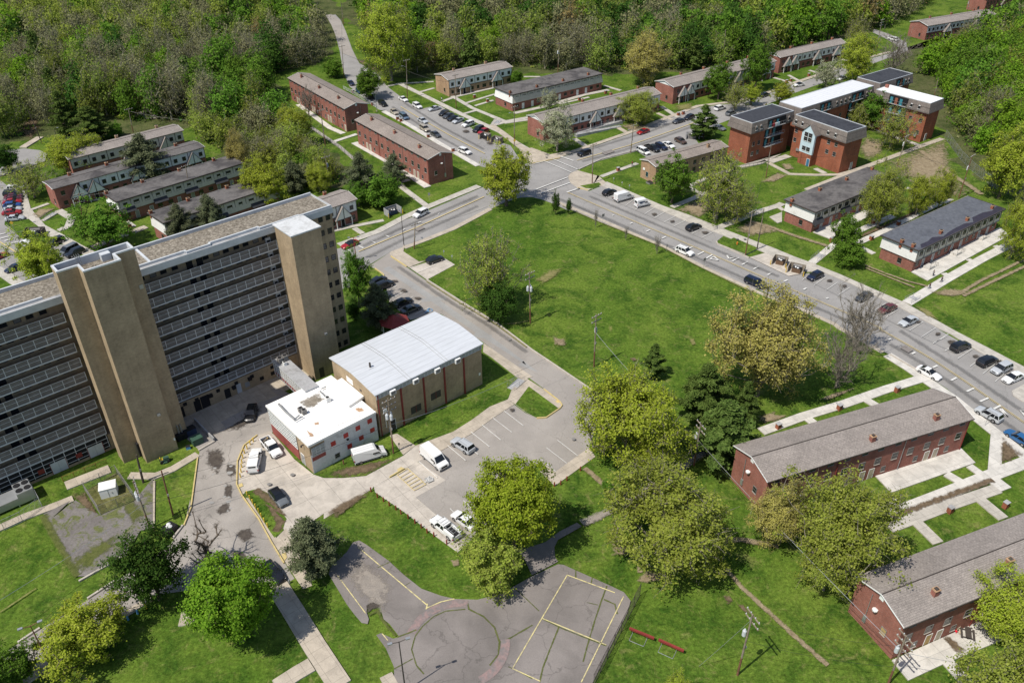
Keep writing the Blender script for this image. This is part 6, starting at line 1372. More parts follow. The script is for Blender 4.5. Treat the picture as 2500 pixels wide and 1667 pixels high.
# --- by the narrow lane
T('oak_yellow','broadleaf_tree','tall yellow green tree standing alone where the narrow lane begins',zb(0,1,930,1400,50,590),Q(0,1,1195,665))
T('lime','small_tree','slender yellow tree beside the utility pole near the lane',zb(0,1,1285,1370,420,610),Q(0,1,1325,640),cat='tree')
T('green','broadleaf_tree','bright young tree overhanging dark parked cars',zb(0,1,870,1125,560,770),Q(0,1,965,815))
T('shrub','shrub','round green bush beside the tan row house',zb(0,1,2155,2275,600,690),None,cat='shrub')
T('shrub','shrub','round bush at the left of the lane mouth',zb(0,1,640,790,495,640),None,cat='shrub')
# --- cross street
T('blossom','blossoming_tree','whitish blossoming tree at the street corner',zb(0,2,370,715,880,1190),Q(0,2,500,1240))
T('blossom','blossoming_tree','smaller blossoming tree behind the long panelled row house',zb(0,2,400,560,790,900),None)
T('oak','broadleaf_tree','olive tree before the long panelled row house',zb(0,2,1030,1345,760,980),Q(0,2,1190,1025))
T('gold','broadleaf_tree','big golden brown tree behind the panelled row houses',zb(0,2,1055,1475,285,650),Q(0,2,1272,692))
T('pine','pine_tree','light green pine beside the tan corner house',zb(0,2,1620,1890,855,1110),Q(0,2,1765,1140))
T('green','broadleaf_tree','green tree before the longest panelled row house',zb(0,2,1750,2005,520,780),Q(0,2,1855,815))
T('green','broadleaf_tree','tall green tree between two panelled row houses',zb(0,2,2075,2320,330,690),Q(0,2,2155,742))
T('budding','small_tree','pale budding tree between the cross street and the mansard block',zb(0,2,1900,2110,770,890),None)
T('lime','small_tree','small yellow green tree beside the black car on the cross street',zb(0,2,2060,2215,740,850),None)
T('lime','small_tree','round yellow tree at the corner of the long white roof',zb(0,3,290,455,715,840),None)
T('oak_yellow','broadleaf_tree','yellow tree over the cross street behind the long white roof',zb(0,3,830,1145,390,640),None)
T('blossom','small_tree','pale blossoming tree behind the long white roof',zb(0,3,640,840,555,710),None)
T('bare','bare_tree','grey bare tree at the bend of the cross street',zb(0,3,1180,1455,360,570),None)
T('green','broadleaf_tree','leafy tree in the courtyard of the mansard blocks',zb(0,3,985,1225,770,1000),Q(0,3,1110,1060))
T('sparse','broadleaf_tree','thin leaved courtyard tree before the white roofed mansard block',zb(0,3,1150,1450,900,1180),Q(0,3,1290,1225))
T('sparse','broadleaf_tree','low courtyard tree behind the blue gabled bay',zb(0,3,880,1080,880,1060),None)
T('budding','broadleaf_tree','thin tree with one trunk on the lawn beyond the bend',zb(0,3,890,1070,130,330),Q(0,3,962,395))
# --- right of the main road
T('green','broadleaf_tree','bushy green tree before the tan corner house',zb(0,2,1310,1660,1290,1560),Q(1,2,1475,320))
T('sparse','broadleaf_tree','tall thin leaved tree before the tan corner house',zb(1,2,1640,2110,-60,330),Q(1,2,1840,452))
T('sparse','shrub','low thin bush beside the trunk of the tall thin leaved tree',zb(1,2,1880,2190,260,480),None,cat='shrub')
T('oak','broadleaf_tree','tallest olive tree between the two flat roofed rows',zb(1,3,1050,1410,10,440),Q(1,3,1275,525))
T('oak_yellow','broadleaf_tree','yellow tree left of the blue-black roof',zb(1,3,1410,1610,110,370),Q(1,3,1490,425))
T('oak_yellow','broadleaf_tree','yellow tree touching the blue-black roof',zb(1,3,1590,1770,60,300),Q(1,3,1640,372))
T('green','broadleaf_tree','upright dark leaved tree at the corner of the grey roofed row house',zb(1,3,765,1020,420,770),Q(1,3,800,775))
T('shrub','shrub','low bush at the foot of the upright dark leaved tree',zb(1,3,800,1050,690,850),None,cat='shrub')
T('oak_yellow','broadleaf_tree','yellow green tree at the right edge beside the white patio',zb(1,3,2190,2480,260,680),Q(1,3,2260,775))
T('lime','broadleaf_tree','big yellow green tree inside the wire fence at the right edge',zb(0,3,2040,2450,1090,1560),Q(1,3,2230,285))
# ------------------------------------------------------------------ the woods
FP={}
def fproto(name,fn):FP[name]=fn
SPEC=(('olive',3,dict(nl=2600,ls=.4,leafm='leaf_wood',barkm='twig',twigs=4,K=120,sig=.75)),('yellow',2,dict(nl=2800,ls=.4,leafm='leaf_woody',barkm='twig',twigs=3,K=120,sig=.7)),('bright',2,dict(nl=3600,ls=.48,leafm='leaf_bright',barkm='bark',twigs=1,K=110,sig=.7)),('mid',2,dict(nl=3400,ls=.48,leafm='leaf_mid',barkm='bark',twigs=1,K=110,sig=.7)),('dark',1,dict(nl=3200,ls=.5,leafm='leaf_dark',barkm='bark_dark',twigs=1,K=100,sig=.75)),('grey',3,dict(nl=1500,ls=.36,leafm='leaf_bud',barkm='twig',twigs=7,K=110,sig=.95)),('bud',2,dict(nl=1900,ls=.38,leafm='leaf_bud',barkm='twig',twigs=6,K=110,sig=.85)),('red',1,dict(nl=1700,ls=.4,leafm='leaf_red',barkm='twig',twigs=4,K=100,sig=.8)))
FAR={}
for nm,n_,a_ in SPEC:
 mk=lambda i,f,k:make_tree(200+i+7*len(nm)+ord(nm[0]),10,5,.06,int(a_['K']*k),int(a_['nl']*f),a_['ls']*(1 if f==1 else 1.45),a_['leafm'],a_['barkm'],'oval',0,.4,twigs=a_['twigs']if f==1 else max(1,a_['twigs']//2),tw_len=1.3,sig=a_['sig'],shell=.55,one=True,sides=3)
 FP[nm]=[mk(i,1,1)for i in range(n_)];FAR[nm]=[mk(i+50,.42,.6)for i in range(n_)]
FP['pine']=FAR['pine']=[make_pine(90,10,4.5,.1,'leaf_pine',1800,.85,one=True,step=1.0,tuft=.6,power=1.3,sides=3)]
def in_poly(p,poly):
 x,y=p;c=False;j=len(poly)-1
 for i in range(len(poly)):
  (x1,y1),(x2,y2)=poly[i],poly[j]
  if(y1>y)!=(y2>y)and x<(x2-x1)*(y-y1)/(y2-y1)+x1:c=not c
  j=i
 return c
def seg_d(p,a,b):
 a,b=np.array(a),np.array(b);t=np.clip((p-a)@(b-a)/max(1e-6,(b-a)@(b-a)),0,1);return np.linalg.norm(p-a-t*(b-a))
WOODS=[('left',[(-160,-60),(640,-60),(740,20),(775,95),(795,150),(700,170),(650,190),(640,300),(720,330),(690,370),(600,330),(540,330),(470,300),(480,310),(420,300),(360,305),(300,300),(240,300),(190,300),(130,300),(100,325),(40,340),(-80,350)],dict(olive=.33,yellow=.11,bright=.05,mid=.10,dark=.04,grey=.24,bud=.16,red=.01,pine=.03),'wood left of the narrow lane'),('middle',[(905,-60),(1400,-60),(2300,-60),(2260,15),(2190,52),(2120,78),(2060,88),(2000,100),(1940,115),(1870,135),(1800,157),(1720,175),(1640,172),(1560,170),(1480,178),(1380,176),(1290,168),(1200,166),(1100,178),(1020,178),(975,160),(905,70),(870,20)],dict(olive=.28,yellow=.04,bright=.05,mid=.2,dark=.12,grey=.18,bud=.16,red=.01,pine=.0),'wood behind the panelled row houses'),('right',[(2215,180),(2300,165),(2350,135),(2400,112),(2450,80),(2500,50),(2700,20),(2700,470),(2480,430),(2400,380),(2330,330),(2310,260),(2290,190),(2230,175)],dict(olive=.12,yellow=.12,bright=.30,mid=.30,dark=.05,grey=.08,bud=.02,red=.01),'bright wood right of the mansard blocks'),('slope',[(455,300),(690,320),(730,365),(800,425),(830,450),(740,455),(660,440),(615,396),(512,348)],dict(olive=.4,yellow=.3,mid=.2,bud=.1),'trees on the slope between the brick rows and the left group')]
lane_w=[G(Q(0,1,*p))for p in((720,100),(770,240),(830,420),(870,520),(960,620))]
wr=random.Random(5);sites=[]
# coarse patches of one look
def patch_noise(x,y,s):return math.sin(x*.031+s)+math.sin(y*.027+1.7*s)+math.sin((x+y)*.019+2.3*s)+.7*math.sin((x-y)*.05+s*.7)
for nm,poly,mixd,grp in WOODS:
 wp=[tuple(G(p))for p in poly];xs=[p[0]for p in wp];ys=[p[1]for p in wp];tries=0;mine=[]
 cell={}
 while tries<9000:
  tries+=1;x,y=wr.uniform(min(xs),max(xs)),wr.uniform(min(ys),max(ys))
  if not in_poly((x,y),wp):continue
  if y>480:continue
  rmin=6.0 if nm!='slope' else 4.6
  if nm=='middle':rmin=6.6
  k=(int(x//9),int(y//9));ok=True
  for i in(-1,0,1):
   for j in(-1,0,1):
    for q in cell.get((k[0]+i,k[1]+j),()):
     if(q[0]-x)**2+(q[1]-y)**2<rmin**2:ok=False
  if not ok:continue
  pp=np.array((x,y));ld=min(seg_d(pp,a,b)for a,b in zip(lane_w[:-1],lane_w[1:]))
  if ld<7.5:continue
  cell.setdefault(k,[]).append((x,y))
  w={s:max(.02,m*(1+.9*patch_noise(x,y,1.3*i+.4)))for i,(s,m)in enumerate(mixd.items())};t_=wr.uniform(0,sum(w.values()));sp=None
  for s,v in w.items():
   t_-=v
   if t_<=0:sp=s;break
  px=PX((x,y,6));
  if not(-60<px[0]<2560 and px[1]>-70):continue
  R=wr.uniform(4.0,6.4);H=R*wr.uniform(2.1,3.1)
  if nm=='slope':R*=.75;H=R*2.1
  if nm=='right':R*=1.05
  mine.append((y,x,sp or 'olive',R,H,nm,grp))
 sites+=mine
LOOK={'olive':'airy olive green tree with half open leaves','yellow':'yellow green tree with fresh leaves','bright':'bright green leafy tree','mid':'full green leafy tree','dark':'dark green leafy tree','grey':'bare grey brown tree with fine twigs','bud':'brownish budding tree','red':'rusty tinted budding tree','pine':'dark conifer'}
sites.sort()
NEAR_WOOD=290
acc={}
for i,(y,x,sp,R,H,nm,grp)in enumerate(sites):
 me,arr=(FP if i<NEAR_WOOD else FAR)[sp][wr.randrange(len(FP[sp]))];a=wr.uniform(0,6.28);f=wr.uniform(.92,1.1)
 if i<NEAR_WOOD:
  o=link('pine_tree' if sp=='pine' else 'bare_tree' if sp=='grey' else 'broadleaf_tree',me,None,(x,y,0),a);o.scale=(R/5*f,R/5/f,H/10)
  tag(o,LOOK[sp]+', '+dict(left='wood left of the lane',middle='wood behind the panelled rows',right='wood right of the mansard blocks',slope='slope left of the brick rows')[nm],'tree',grp)
 else:
  V,F,mi,mats=arr;ca,sa=math.cos(a),math.sin(a);S=np.array([R/5*f,R/5/f,H/10]);P=V*S;P=np.stack([P[:,0]*ca-P[:,1]*sa+x,P[:,0]*sa+P[:,1]*ca+y,P[:,2]],1)
  acc.setdefault('all',[]).append((P,F,mi,mats))
print('wood sites',len(sites),'as one mass',len(acc.get('all',[])))
if acc:
 mats=[];VV,FF,MI=[],[],[];off=0
 for P,F,mi,ms in acc['all']:
  for m in ms:
   if m not in mats:mats.append(m)
  lut=np.array([mats.index(m)for m in ms]);VV.append(P);FF.append(F+off);MI.append(lut[mi.astype(int)]);off+=len(P)
 o=link('far_woodland',np_mesh('far_woodland',np.concatenate(VV),np.concatenate(FF),mats,mi_q=np.concatenate(MI)),None);stuff(o,'far mass of mixed spring woodland along the top edge','woodland')
# undergrowth: low leafy cover under and along the woods
def cover(name,label,polys,n,leafs,hmin,hmax,seed,clump=9,ls=.5):
 r=np.random.default_rng(seed);P,N,MI=[],[],[]
 for poly in polys:
  wp=[tuple(G(p))for p in poly];xs=[p[0]for p in wp];ys=[p[1]for p in wp];k=0
  while k<n:
   x,y=r.uniform(min(xs),max(xs)),r.uniform(min(ys),max(ys));k+=1
   if not in_poly((x,y),wp):continue
   if min(seg_d(np.array((x,y)),a,b)for a,b in zip(lane_w[:-1],lane_w[1:]))<4.5:continue
   h=r.uniform(hmin,hmax);q=r.normal(size=(clump,3))*np.array([.9,.9,.35])*h*.7+np.array([x,y,h*.55]);q[:,2]=np.abs(q[:,2]);P.append(q);MI.append(np.full(clump,r.integers(0,len(leafs))))
 P=np.concatenate(P);N=unit(r.normal(size=P.shape)*.7+np.array([0,0,.8]));V,F=leaf_quads(P,N,ls,r);o=link(name,np_mesh(name,V,F,leafs,mi_q=np.concatenate(MI)),None);return stuff(o,label,'undergrowth')
cover('undergrowth','low leafy undergrowth spread beneath the woods',[w[1]for w in WOODS],4200,['leaf_mid','leaf_olive','leaf_bud','leaf_dark'],.6,2.2,3,10,.75)
# ------------------------------------------------------------------ vehicles
def loft(m,st,mat):
 """st: (x, z_bottom, z_top, half width at the sill, at the shoulder, crown rise)"""
 rings=[]
 for x,zb_,zt,w,wt,cr in st:
  zm=zb_+(zt-zb_)*.62
  half=[(w*.86,zb_),(w,zb_+.12),(w*1.0,zm),(wt,zt-.05),(wt*.86,zt),(wt*.4,zt+cr)]
  pts=[(x,-y,z)for y,z in half]+[(x,y,z)for y,z in half[::-1]]
  rings.append(pts)
 n=len(rings[0]);k=len(m.v);mi=m.mi(mat)
 for r in rings:m.v+=r
 for i in range(len(rings)-1):
  for j in range(n):
   q=(j+1)%n;m.f.append([k+i*n+j,k+i*n+q,k+(i+1)*n+q,k+(i+1)*n+j]);m.m.append(mi)
 m.f.append([k+j for j in reversed(range(n))]);m.m.append(mi);m.f.append([k+(len(rings)-1)*n+j for j in range(n)]);m.m.append(mi)
TY={'sedan':dict(st=[(-2.4,.3,.80,.74,.68,.02),(-2.25,.24,.96,.86,.8,.03),(-1.6,.2,1.0,.9,.84,.02),(-.5,.18,.96,.91,.86,0),(.9,.18,.94,.91,.85,.02),(1.6,.2,.88,.9,.82,.03),(2.15,.22,.76,.86,.76,.03),(2.4,.3,.60,.74,.64,.02)],cab=(-1.8,-1.0,.2,1.1,.94,1.45,.84,.62),wx=(-1.4,1.42),wr=.33,y=.8),'coupe':dict(st=[(-2.4,.3,.82,.74,.68,.02),(-2.25,.24,.95,.86,.8,.03),(-1.6,.2,.98,.9,.84,.02),(-.5,.18,.95,.91,.86,0),(.8,.18,.92,.91,.85,.02),(1.6,.2,.86,.9,.82,.03),(2.15,.22,.74,.86,.76,.03),(2.4,.3,.58,.74,.64,.02)],cab=(-1.95,-.85,.0,.95,.93,1.40,.82,.60),wx=(-1.38,1.42),wr=.34,y=.8),'suv':dict(st=[(-2.36,.38,.98,.82,.76,.01),(-2.25,.3,1.08,.92,.88,.01),(-1.2,.26,1.08,.95,.9,0),(.9,.26,1.06,.95,.9,.03),(1.6,.28,1.02,.94,.86,.04),(2.15,.3,.92,.9,.8,.03),(2.36,.4,.74,.8,.7,.02)],cab=(-2.25,-1.9,.35,1.1,1.06,1.70,.89,.70),wx=(-1.4,1.42),wr=.38,y=.84),'crossover':dict(st=[(-2.25,.36,.95,.8,.74,.01),(-2.12,.28,1.04,.9,.85,.01),(-1.2,.24,1.05,.92,.87,0),(.8,.24,1.02,.92,.87,.03),(1.55,.26,.96,.91,.83,.04),(2.05,.3,.86,.87,.77,.03),(2.25,.4,.70,.78,.68,.02)],cab=(-2.05,-1.35,.3,1.1,1.03,1.60,.86,.66),wx=(-1.32,1.35),wr=.36,y=.8),'minivan':dict(st=[(-2.52,.34,1.0,.84,.8,.01),(-2.42,.26,1.06,.94,.9,.01),(-1.2,.22,1.04,.96,.92,0),(1.3,.22,1.0,.96,.9,.02),(1.9,.24,.94,.94,.84,.04),(2.35,.28,.8,.88,.76,.03),(2.52,.36,.62,.78,.66,.02)],cab=(-2.42,-2.15,.65,1.75,1.02,1.74,.9,.72),wx=(-1.5,1.55),wr=.35,y=.85),}
_vm={}
def wheel_mesh(r):
 k=('wheel',r)
 if k not in _vm:
  m=MB();m.tube((0,-.12,0),(0,.12,0),r,n=14,mat='tyre');a=m.mesh('wheel')
  m=MB();m.tube((0,-.135,0),(0,.135,0),r*.62,n=10,mat='rim');_vm[k]=(a,m.mesh('rim'))
 return _vm[k]
def add_wheels(root,xs,y,r):
 a,b=wheel_mesh(r)
 for x in xs:
  for s in(-1,1):o=link('wheel',a,root,(x,s*y,r));link('rim',b,o)
def quad_off(m,P,mat):m.poly(P,mat)
def car_meshes(ty):
 if ty in _vm:return _vm[ty]
 d=TY[ty];R={}
 m=MB();loft(m,d['st'],'car_paint')
 for x in d['wx']:
  for s in(-1,1):m.tube((x,s*(d['y']-.1),d['wr']),(x,s*(d['st'][3][3]+.006),d['wr']),d['wr']+.06,n=12,mat='black_trim')
 R['body']=m.mesh('body',False)
 xa,xb,xc,xd,zb_,zr,wb,wt=d['cab'];zt=zr-.03
 def P(x,s,z):f=(z-zb_)/(zt-zb_);return(x,s*(wb+(wt-wb)*f),z)
 R['windscreen']=MB().poly([P(xd,-1,zb_-.03),P(xd,1,zb_-.03),P(xc,1,zt),P(xc,-1,zt)],'car_glass').mesh('windscreen')
 R['rear_window']=MB().poly([P(xa,1,zb_-.02),P(xa,-1,zb_-.02),P(xb,-1,zt),P(xb,1,zt)],'car_glass').mesh('rear_window')
 for s in(-1,1):
  q=[P(xa,s,zb_-.02),P(xd,s,zb_-.02),P(xc,s,zt),P(xb,s,zt)]
  R['side%d'%s]=MB().poly(q if s<0 else q[::-1],'car_glass').mesh('side_window')
 m=MB();e=.03
 def strip_(p,q,w_,s):
  p,q=np.array(p),np.array(q);o=np.array([0,s*.012,.012]);x=np.array([w_/2,0,0])
  c=[p-x+o,p+x+o,q+x+o,q-x+o];m.poly(c if s<0 else c[::-1],'car_paint')
 nx,ny=5,5;k=len(m.v);mi=m.mi('car_paint')
 for i in range(nx+1):
  for j in range(ny+1):
   u,v=i/nx,j/ny*2-1;x=xb-.06+(xc-xb+.12)*u;m.v.append((x,v*(wt+.02),zt+.0+.06*(1-v*v)*(1-(2*u-1)**4)+.005))
 for i in range(nx):
  for j in range(ny):a=k+i*(ny+1)+j;m.f.append([a,a+ny+1,a+ny+2,a+1]);m.m.append(mi)
 for s in(-1,1):
  strip_(P(xd,s,zb_-.03),P(xc,s,zt),.09,s);strip_(P(xa,s,zb_-.02),P(xb,s,zt),.16,s)
  xm=(xa*.42+xd*.58);strip_(P(xm,s,zb_-.02),P((xb*.5+xc*.5),s,zt),.1,s)
  if ty in('suv','minivan','crossover'):strip_(P(xa*.72+xd*.28,s,zb_-.02),P(xb*.75+xc*.25,s,zt),.1,s)
  p,q=np.array(P(xb,s,zt)),np.array(P(xc,s,zt));c=[p+[0,s*.015,-.05],q+[0,s*.015,-.05],q+[0,s*.015,.02],p+[0,s*.015,.02]];m.poly(c if s<0 else c[::-1],'car_paint')
 R['roof']=m.mesh('roof',False)
 xf=d['st'][-1][0];xr=d['st'][0][0];zf=d['st'][-2][2];zr_=d['st'][1][2]
 R['headlight']=MB().box(-.16,.05,-.17,.17,-.07,.06,'lamp_glass').mesh('headlight');R['tail']=MB().box(-.05,.1,-.12,.12,-.11,.09,'tail_lens').mesh('tail_light')
 R['grille']=MB().box(-.03,.03,-.38,.38,-.1,.1,'black_trim').mesh('grille');R['mirror']=MB().box(-.08,.06,-.1,.1,-.06,.07,'black_trim').mesh('mirror')
 R['pos']=(xf,xr,zf,zr_,d['st'][-2][3],d['st'][1][3],xd,zb_,wb);_vm[ty]=R;return R
PAINT=dict(white=(.72,.72,.71),silver=(.42,.44,.46),grey=(.13,.14,.15),darkgrey=(.05,.053,.058),black=(.008,.008,.01),blue=(.015,.06,.22),steel=(.10,.15,.22),navy=(.008,.012,.035),red=(.30,.008,.012),darkred=(.10,.012,.016),brown=(.075,.045,.03),beige=(.36,.32,.26),mid=(.02,.10,.25))
def lift(px):return G(px,.7)
PARK='vehicles parked and driving on the estate'
def car(ty,color,rear,front,label,name=None,cat='car',roofcol=None,group=None,z=.035,rack=False):
 a,b=lift(rear),lift(front);c=(a+b)/2;ang=math.atan2(b[1]-a[1],b[0]-a[0]);col=PAINT[color]
 root=thing(name or{'sedan':'sedan_car','coupe':'coupe_car','suv':'sport_utility_car','crossover':'crossover_car','minivan':'minivan'}[ty],label,cat,(*c,z),ang,group);R=car_meshes(ty)
 xf,xr,zf,zr_,wf,wr,xd,zb_,wb=R['pos']
 o=link('body',R['body'],root);o.color=(*col,1)
 for k in('windscreen','rear_window','side-1','side1'):link('side_window' if 'side' in k else k,R[k],root)
 o=link('roof',R['roof'],root);o.color=(*(PAINT[roofcol]if roofcol else col),1)
 for s in(-1,1):
  link('headlight',R['headlight'],root,(xf-.2,s*(wf*.68),zf-.12));link('tail_light',R['tail'],root,(xr+.1,s*wr*.76,zr_-.14));link('mirror',R['mirror'],root,(xd-.35,s*(wb+.12),zb_+.05))
 link('grille',R['grille'],root,(xf-.02,0,zf-.24))
 d=TY[ty];add_wheels(root,d['wx'],d['y'],d['wr'])
 if rack:
  m=MB()
  for y in(-.5,.5):m.box(-1.6,.1,y-.03,y+.03,d['cab'][5]+.03,d['cab'][5]+.1,'metal')
  m.build('roof_rail',root)
 return root
def van(color,rear,front,label,mail=False,group=None):
 a,b=lift(rear),lift(front);c=(a+b)/2;ang=math.atan2(b[1]-a[1],b[0]-a[0]);col=PAINT[color]
 root=thing('mail_truck' if mail else 'cargo_van',label,'mail truck' if mail else 'van',(*c,.035),ang,group);key='mail' if mail else 'van'
 if key not in _vm:
  if mail:prof=[(-2.1,.35),(2.05,.35),(2.1,.75),(2.0,1.05),(1.25,1.15),(.95,2.1),(.7,2.22),(-2.05,2.25),(-2.12,2.1)];W_=.95
  else:prof=[(-2.85,.35),(2.75,.35),(2.85,.75),(2.7,1.05),(1.95,1.3),(1.15,2.25),(.8,2.42),(-2.7,2.46),(-2.85,2.3)];W_=1.0
  m=MB();n=len(prof);mi=m.mi('car_paint');tw=lambda z:W_ if z<1.3 else W_-(z-1.3)*.12
  for ins,f in((-1,1),(1,1)):pass
  for s in(-1,1):m.v+=[(x,s*tw(z),z)for x,z in prof]
  for i in range(n):j=(i+1)%n;m.f.append([i,j,n+j,n+i]);m.m.append(mi)
  m.f.append(list(range(n))[::-1]);m.m.append(mi);m.f.append([n+i for i in range(n)]);m.m.append(mi)
  body=m.mesh('body');wx=(-1.35,1.3)if mail else(-1.75,1.85)
  i0=4;(x0,z0),(x1,z1)=prof[4],prof[5];d=np.array([x1-x0,z1-z0]);nn=np.array([d[1],-d[0]])/np.linalg.norm(d)*.012
  ws=MB().poly([(x0+d[0]*.06+nn[0],-tw(z0)*.9,z0+d[1]*.06+nn[1]),(x0+d[0]*.06+nn[0],tw(z0)*.9,z0+d[1]*.06+nn[1]),(x0+d[0]*.92+nn[0],tw(z1)*.86,z0+d[1]*.92+nn[1]),(x0+d[0]*.92+nn[0],-tw(z1)*.86,z0+d[1]*.92+nn[1])],'car_glass').mesh('windscreen')
  sw=[]
  for s in(-1,1):
   o_=.012;P=[(x0-.25,s*(tw(z0)+o_),z0+.08),(x1+.05,s*(tw(z1)+o_),z1-.28),(x1-.65,s*(tw(z1)+o_),z1-.28),(x1-.75,s*(tw(z0)+o_),z0+.08)]
   sw.append(MB().poly(P if s>0 else P[::-1],'car_glass').mesh('side_window'))
  tr=MB()
  for s in(-1,1):tr.box(-2.7 if not mail else-2.0,2.6 if not mail else 1.9,s*W_-.012 if s<0 else W_,s*W_ if s<0 else W_+.012,.4,.6,'black_trim');
  if mail:
   for s in(-1,1):tr.box(-1.6,.2,s*(W_-.05)-.02,s*(W_-.05)+.02+(0 if s<0 else.03),1.5,1.8,'navy');tr.box(-1.3,-.6,s*(W_-.04)-.03,s*(W_-.04)+.03,1.25,1.45,'navy')
  else:tr.box(2.78,2.87,-.6,.6,.6,.95,'black_trim');tr.box(-2.9,-2.84,-.9,.9,.4,.62,'black_trim')
  if not mail:tr.box(-2.87,-2.85,-.01,.01,.7,2.2,'black_trim')
  rw=MB().box(-2.14 if mail else-2.87,-2.1 if mail else-2.84,-.6,.6,1.35 if mail else 1.5,1.95 if mail else 2.1,'car_glass').mesh('rear_window')
  _vm[key]=(body,ws,sw,tr.mesh('bumper_trim'),rw,wx,W_,prof)
 body,ws,sw,tr,rw,wx,W_,prof=_vm[key]
 o=link('body',body,root);o.color=(*col,1);link('windscreen',ws,root);[link('side_window',x,root)for x in sw];link('bumper_trim',tr,root)
 if mail:link('rear_window',rw,root)
 R=car_meshes('suv');xf=prof[2][0]
 for s in(-1,1):link('headlight',R['headlight'],root,(xf-.12,s*W_*.74,.88));link('mirror',R['mirror'],root,(prof[4][0]-.35,s*(W_+.15),1.4));link('tail_light',R['tail'],root,(prof[0][0],s*W_*.88,1.0))
 add_wheels(root,wx,W_-.12,.36);return root
def pickup(color,rear,front,label,load=None,group=None):
 a,b=lift(rear),lift(front);c=(a+b)/2;ang=math.atan2(b[1]-a[1],b[0]-a[0]);col=(*PAINT[color],1)
 root=thing('pickup_truck',label,'pickup truck',(*c,.035),ang,group)
 if 'pk' not in _vm:
  m=MB();loft(m,[(-.75,.4,1.05,.95,.93,0),(.0,.35,1.06,.97,.94,0),(1.2,.35,1.1,.97,.92,.03),(1.9,.36,1.08,.96,.88,.05),(2.65,.4,1.0,.92,.82,.04),(2.85,.48,.8,.84,.74,.02)],'car_paint')
  m.box(-2.85,-.75,-.95,-.82,.55,1.05,'car_paint');m.box(-2.85,-.75,.82,.95,.55,1.05,'car_paint');m.box(-2.87,-2.75,-.82,.82,.55,1.04,'car_paint');m.box(-2.75,-.75,-.82,.82,.55,.66,'black_trim');m.box(-2.98,-2.88,-.9,.9,.45,.62,'metal')
  for x in(-1.75,1.85):
   for s in(-1,1):m.tube((x,s*.75,.4),(x,s*.975,.4),.47,n=12,mat='black_trim')
  body=m.mesh('body')
  m=MB();xa,xb,xc,xd,z0,z1,wb,wt=-.7,-.55,.75,1.45,1.05,1.78,.88,.74
  m.box(xb-.05,xc+.08,-wt-.02,wt+.02,z1-.04,z1+.04,'car_paint')
  for s in(-1,1):
   for p,q in((xa,xb),((xa+xd)/2-.1,(xb+xc)/2-.1),(xd,xc)):c_=[(p-.06,s*(wb+.01),z0),(p+.06,s*(wb+.01),z0),(q+.06,s*(wt+.012),z1),(q-.06,s*(wt+.012),z1)];m.poly(c_ if s<0 else c_[::-1],'car_paint')
  roof=m.mesh('roof')
  G4=lambda P_,nm:MB().poly(P_,'car_glass').mesh(nm)
  ws=G4([(xd,-wb,z0),(xd,wb,z0),(xc,wt,z1),(xc,-wt,z1)],'windscreen');rw=G4([(xa,wb,z0),(xa,-wb,z0),(xb,-wt,z1),(xb,wt,z1)],'rear_window')
  s1=G4([(xa,-wb,z0),(xd,-wb,z0),(xc,-wt,z1),(xb,-wt,z1)],'side_window');s2=G4([(xb,wt,z1),(xc,wt,z1),(xd,wb,z0),(xa,wb,z0)],'side_window');_vm['pk']=(body,roof,ws,rw,s1,s2)
 body,roof,ws,rw,s1,s2=_vm['pk']
 link('body',body,root).color=col;link('roof',roof,root).color=col
 for nm,me in(('windscreen',ws),('rear_window',rw),('side_window',s1),('side_window',s2)):link(nm,me,root)
 R=car_meshes('suv')
 for s in(-1,1):link('headlight',R['headlight'],root,(2.72,s*.7,.88));link('tail_light',R['tail'],root,(-2.86,s*.88,.85));link('mirror',R['mirror'],root,(1.1,s*1.02,1.15))
 link('grille',R['grille'],root,(2.84,0,.78));add_wheels(root,(-1.75,1.85),.86,.4)
 if load=='cap':
  m=MB();m.box(-2.85,-.72,-.93,.93,1.05,1.35,'car_paint');m.prism([(-2.8,-.85),(-.74,-.85),(-.74,.85),(-2.8,.85)],1.35,1.82,'car_paint');o=m.build('bed_cap',root);o.color=col
  m=MB();m.box(-2.5,-1.0,-.87,-.851,1.42,1.7,'car_glass');m.box(-2.5,-1.0,.851,.87,1.42,1.7,'car_glass');m.box(-2.83,-2.81,-.6,.6,1.4,1.7,'car_glass');m.build('cap_window',o)
 if load=='tools':
  m=MB();rr=random.Random(3)
  for i in range(14):x,y=rr.uniform(-2.6,-1.0),rr.uniform(-.7,.6);m.box(x,x+rr.uniform(.1,.4),y,y+rr.uniform(.1,.3),.67,.8+rr.uniform(0,.35),rr.choice(('plank','dark','metal','plywood','black_trim')))
  m.build('tool_load',root)
 if load=='rack':
  m=MB();m.box(-2.85,-.72,-.95,-.6,1.05,1.5,'white_paint');m.box(-2.85,-.72,.6,.95,1.05,1.5,'white_paint')
  m.build('tool_locker',root);m=MB()
  for y in(-.62,.62):m.tube((-2.8,y,1.95),(1.2,y,1.95),.035,n=5,mat='metal')
  for x in(-2.7,-2.1,-1.5,-.9,-.3,.3,.9):m.tube((x,-.62,1.95),(x,.62,1.95),.03,n=5,mat='metal')
  for x in(-2.7,-.8,1.1):
   for y in(-.62,.62):m.tube((x,y,1.4),(x,y,1.95),.03,n=5,mat='metal')
  m.build('ladder_rack',root)
 return root
q=Q
pickup('white',q(2,1,150,905),q(2,1,270,1050),'white pickup with tools heaped in its open bed beside the annex','tools')
pickup('white',q(2,1,60,1160),q(2,1,88,1010),'white pickup with a capped bed beside the yellow posts','cap')
car('crossover','grey',q(2,1,225,1330),q(2,1,312,1440),'grey car with a black roof alone on the concrete driveway',roofcol='black')
van('white',q(2,1,905,1075),q(2,1,1122,1010),'white cargo van on the grass before the red windowed wall')
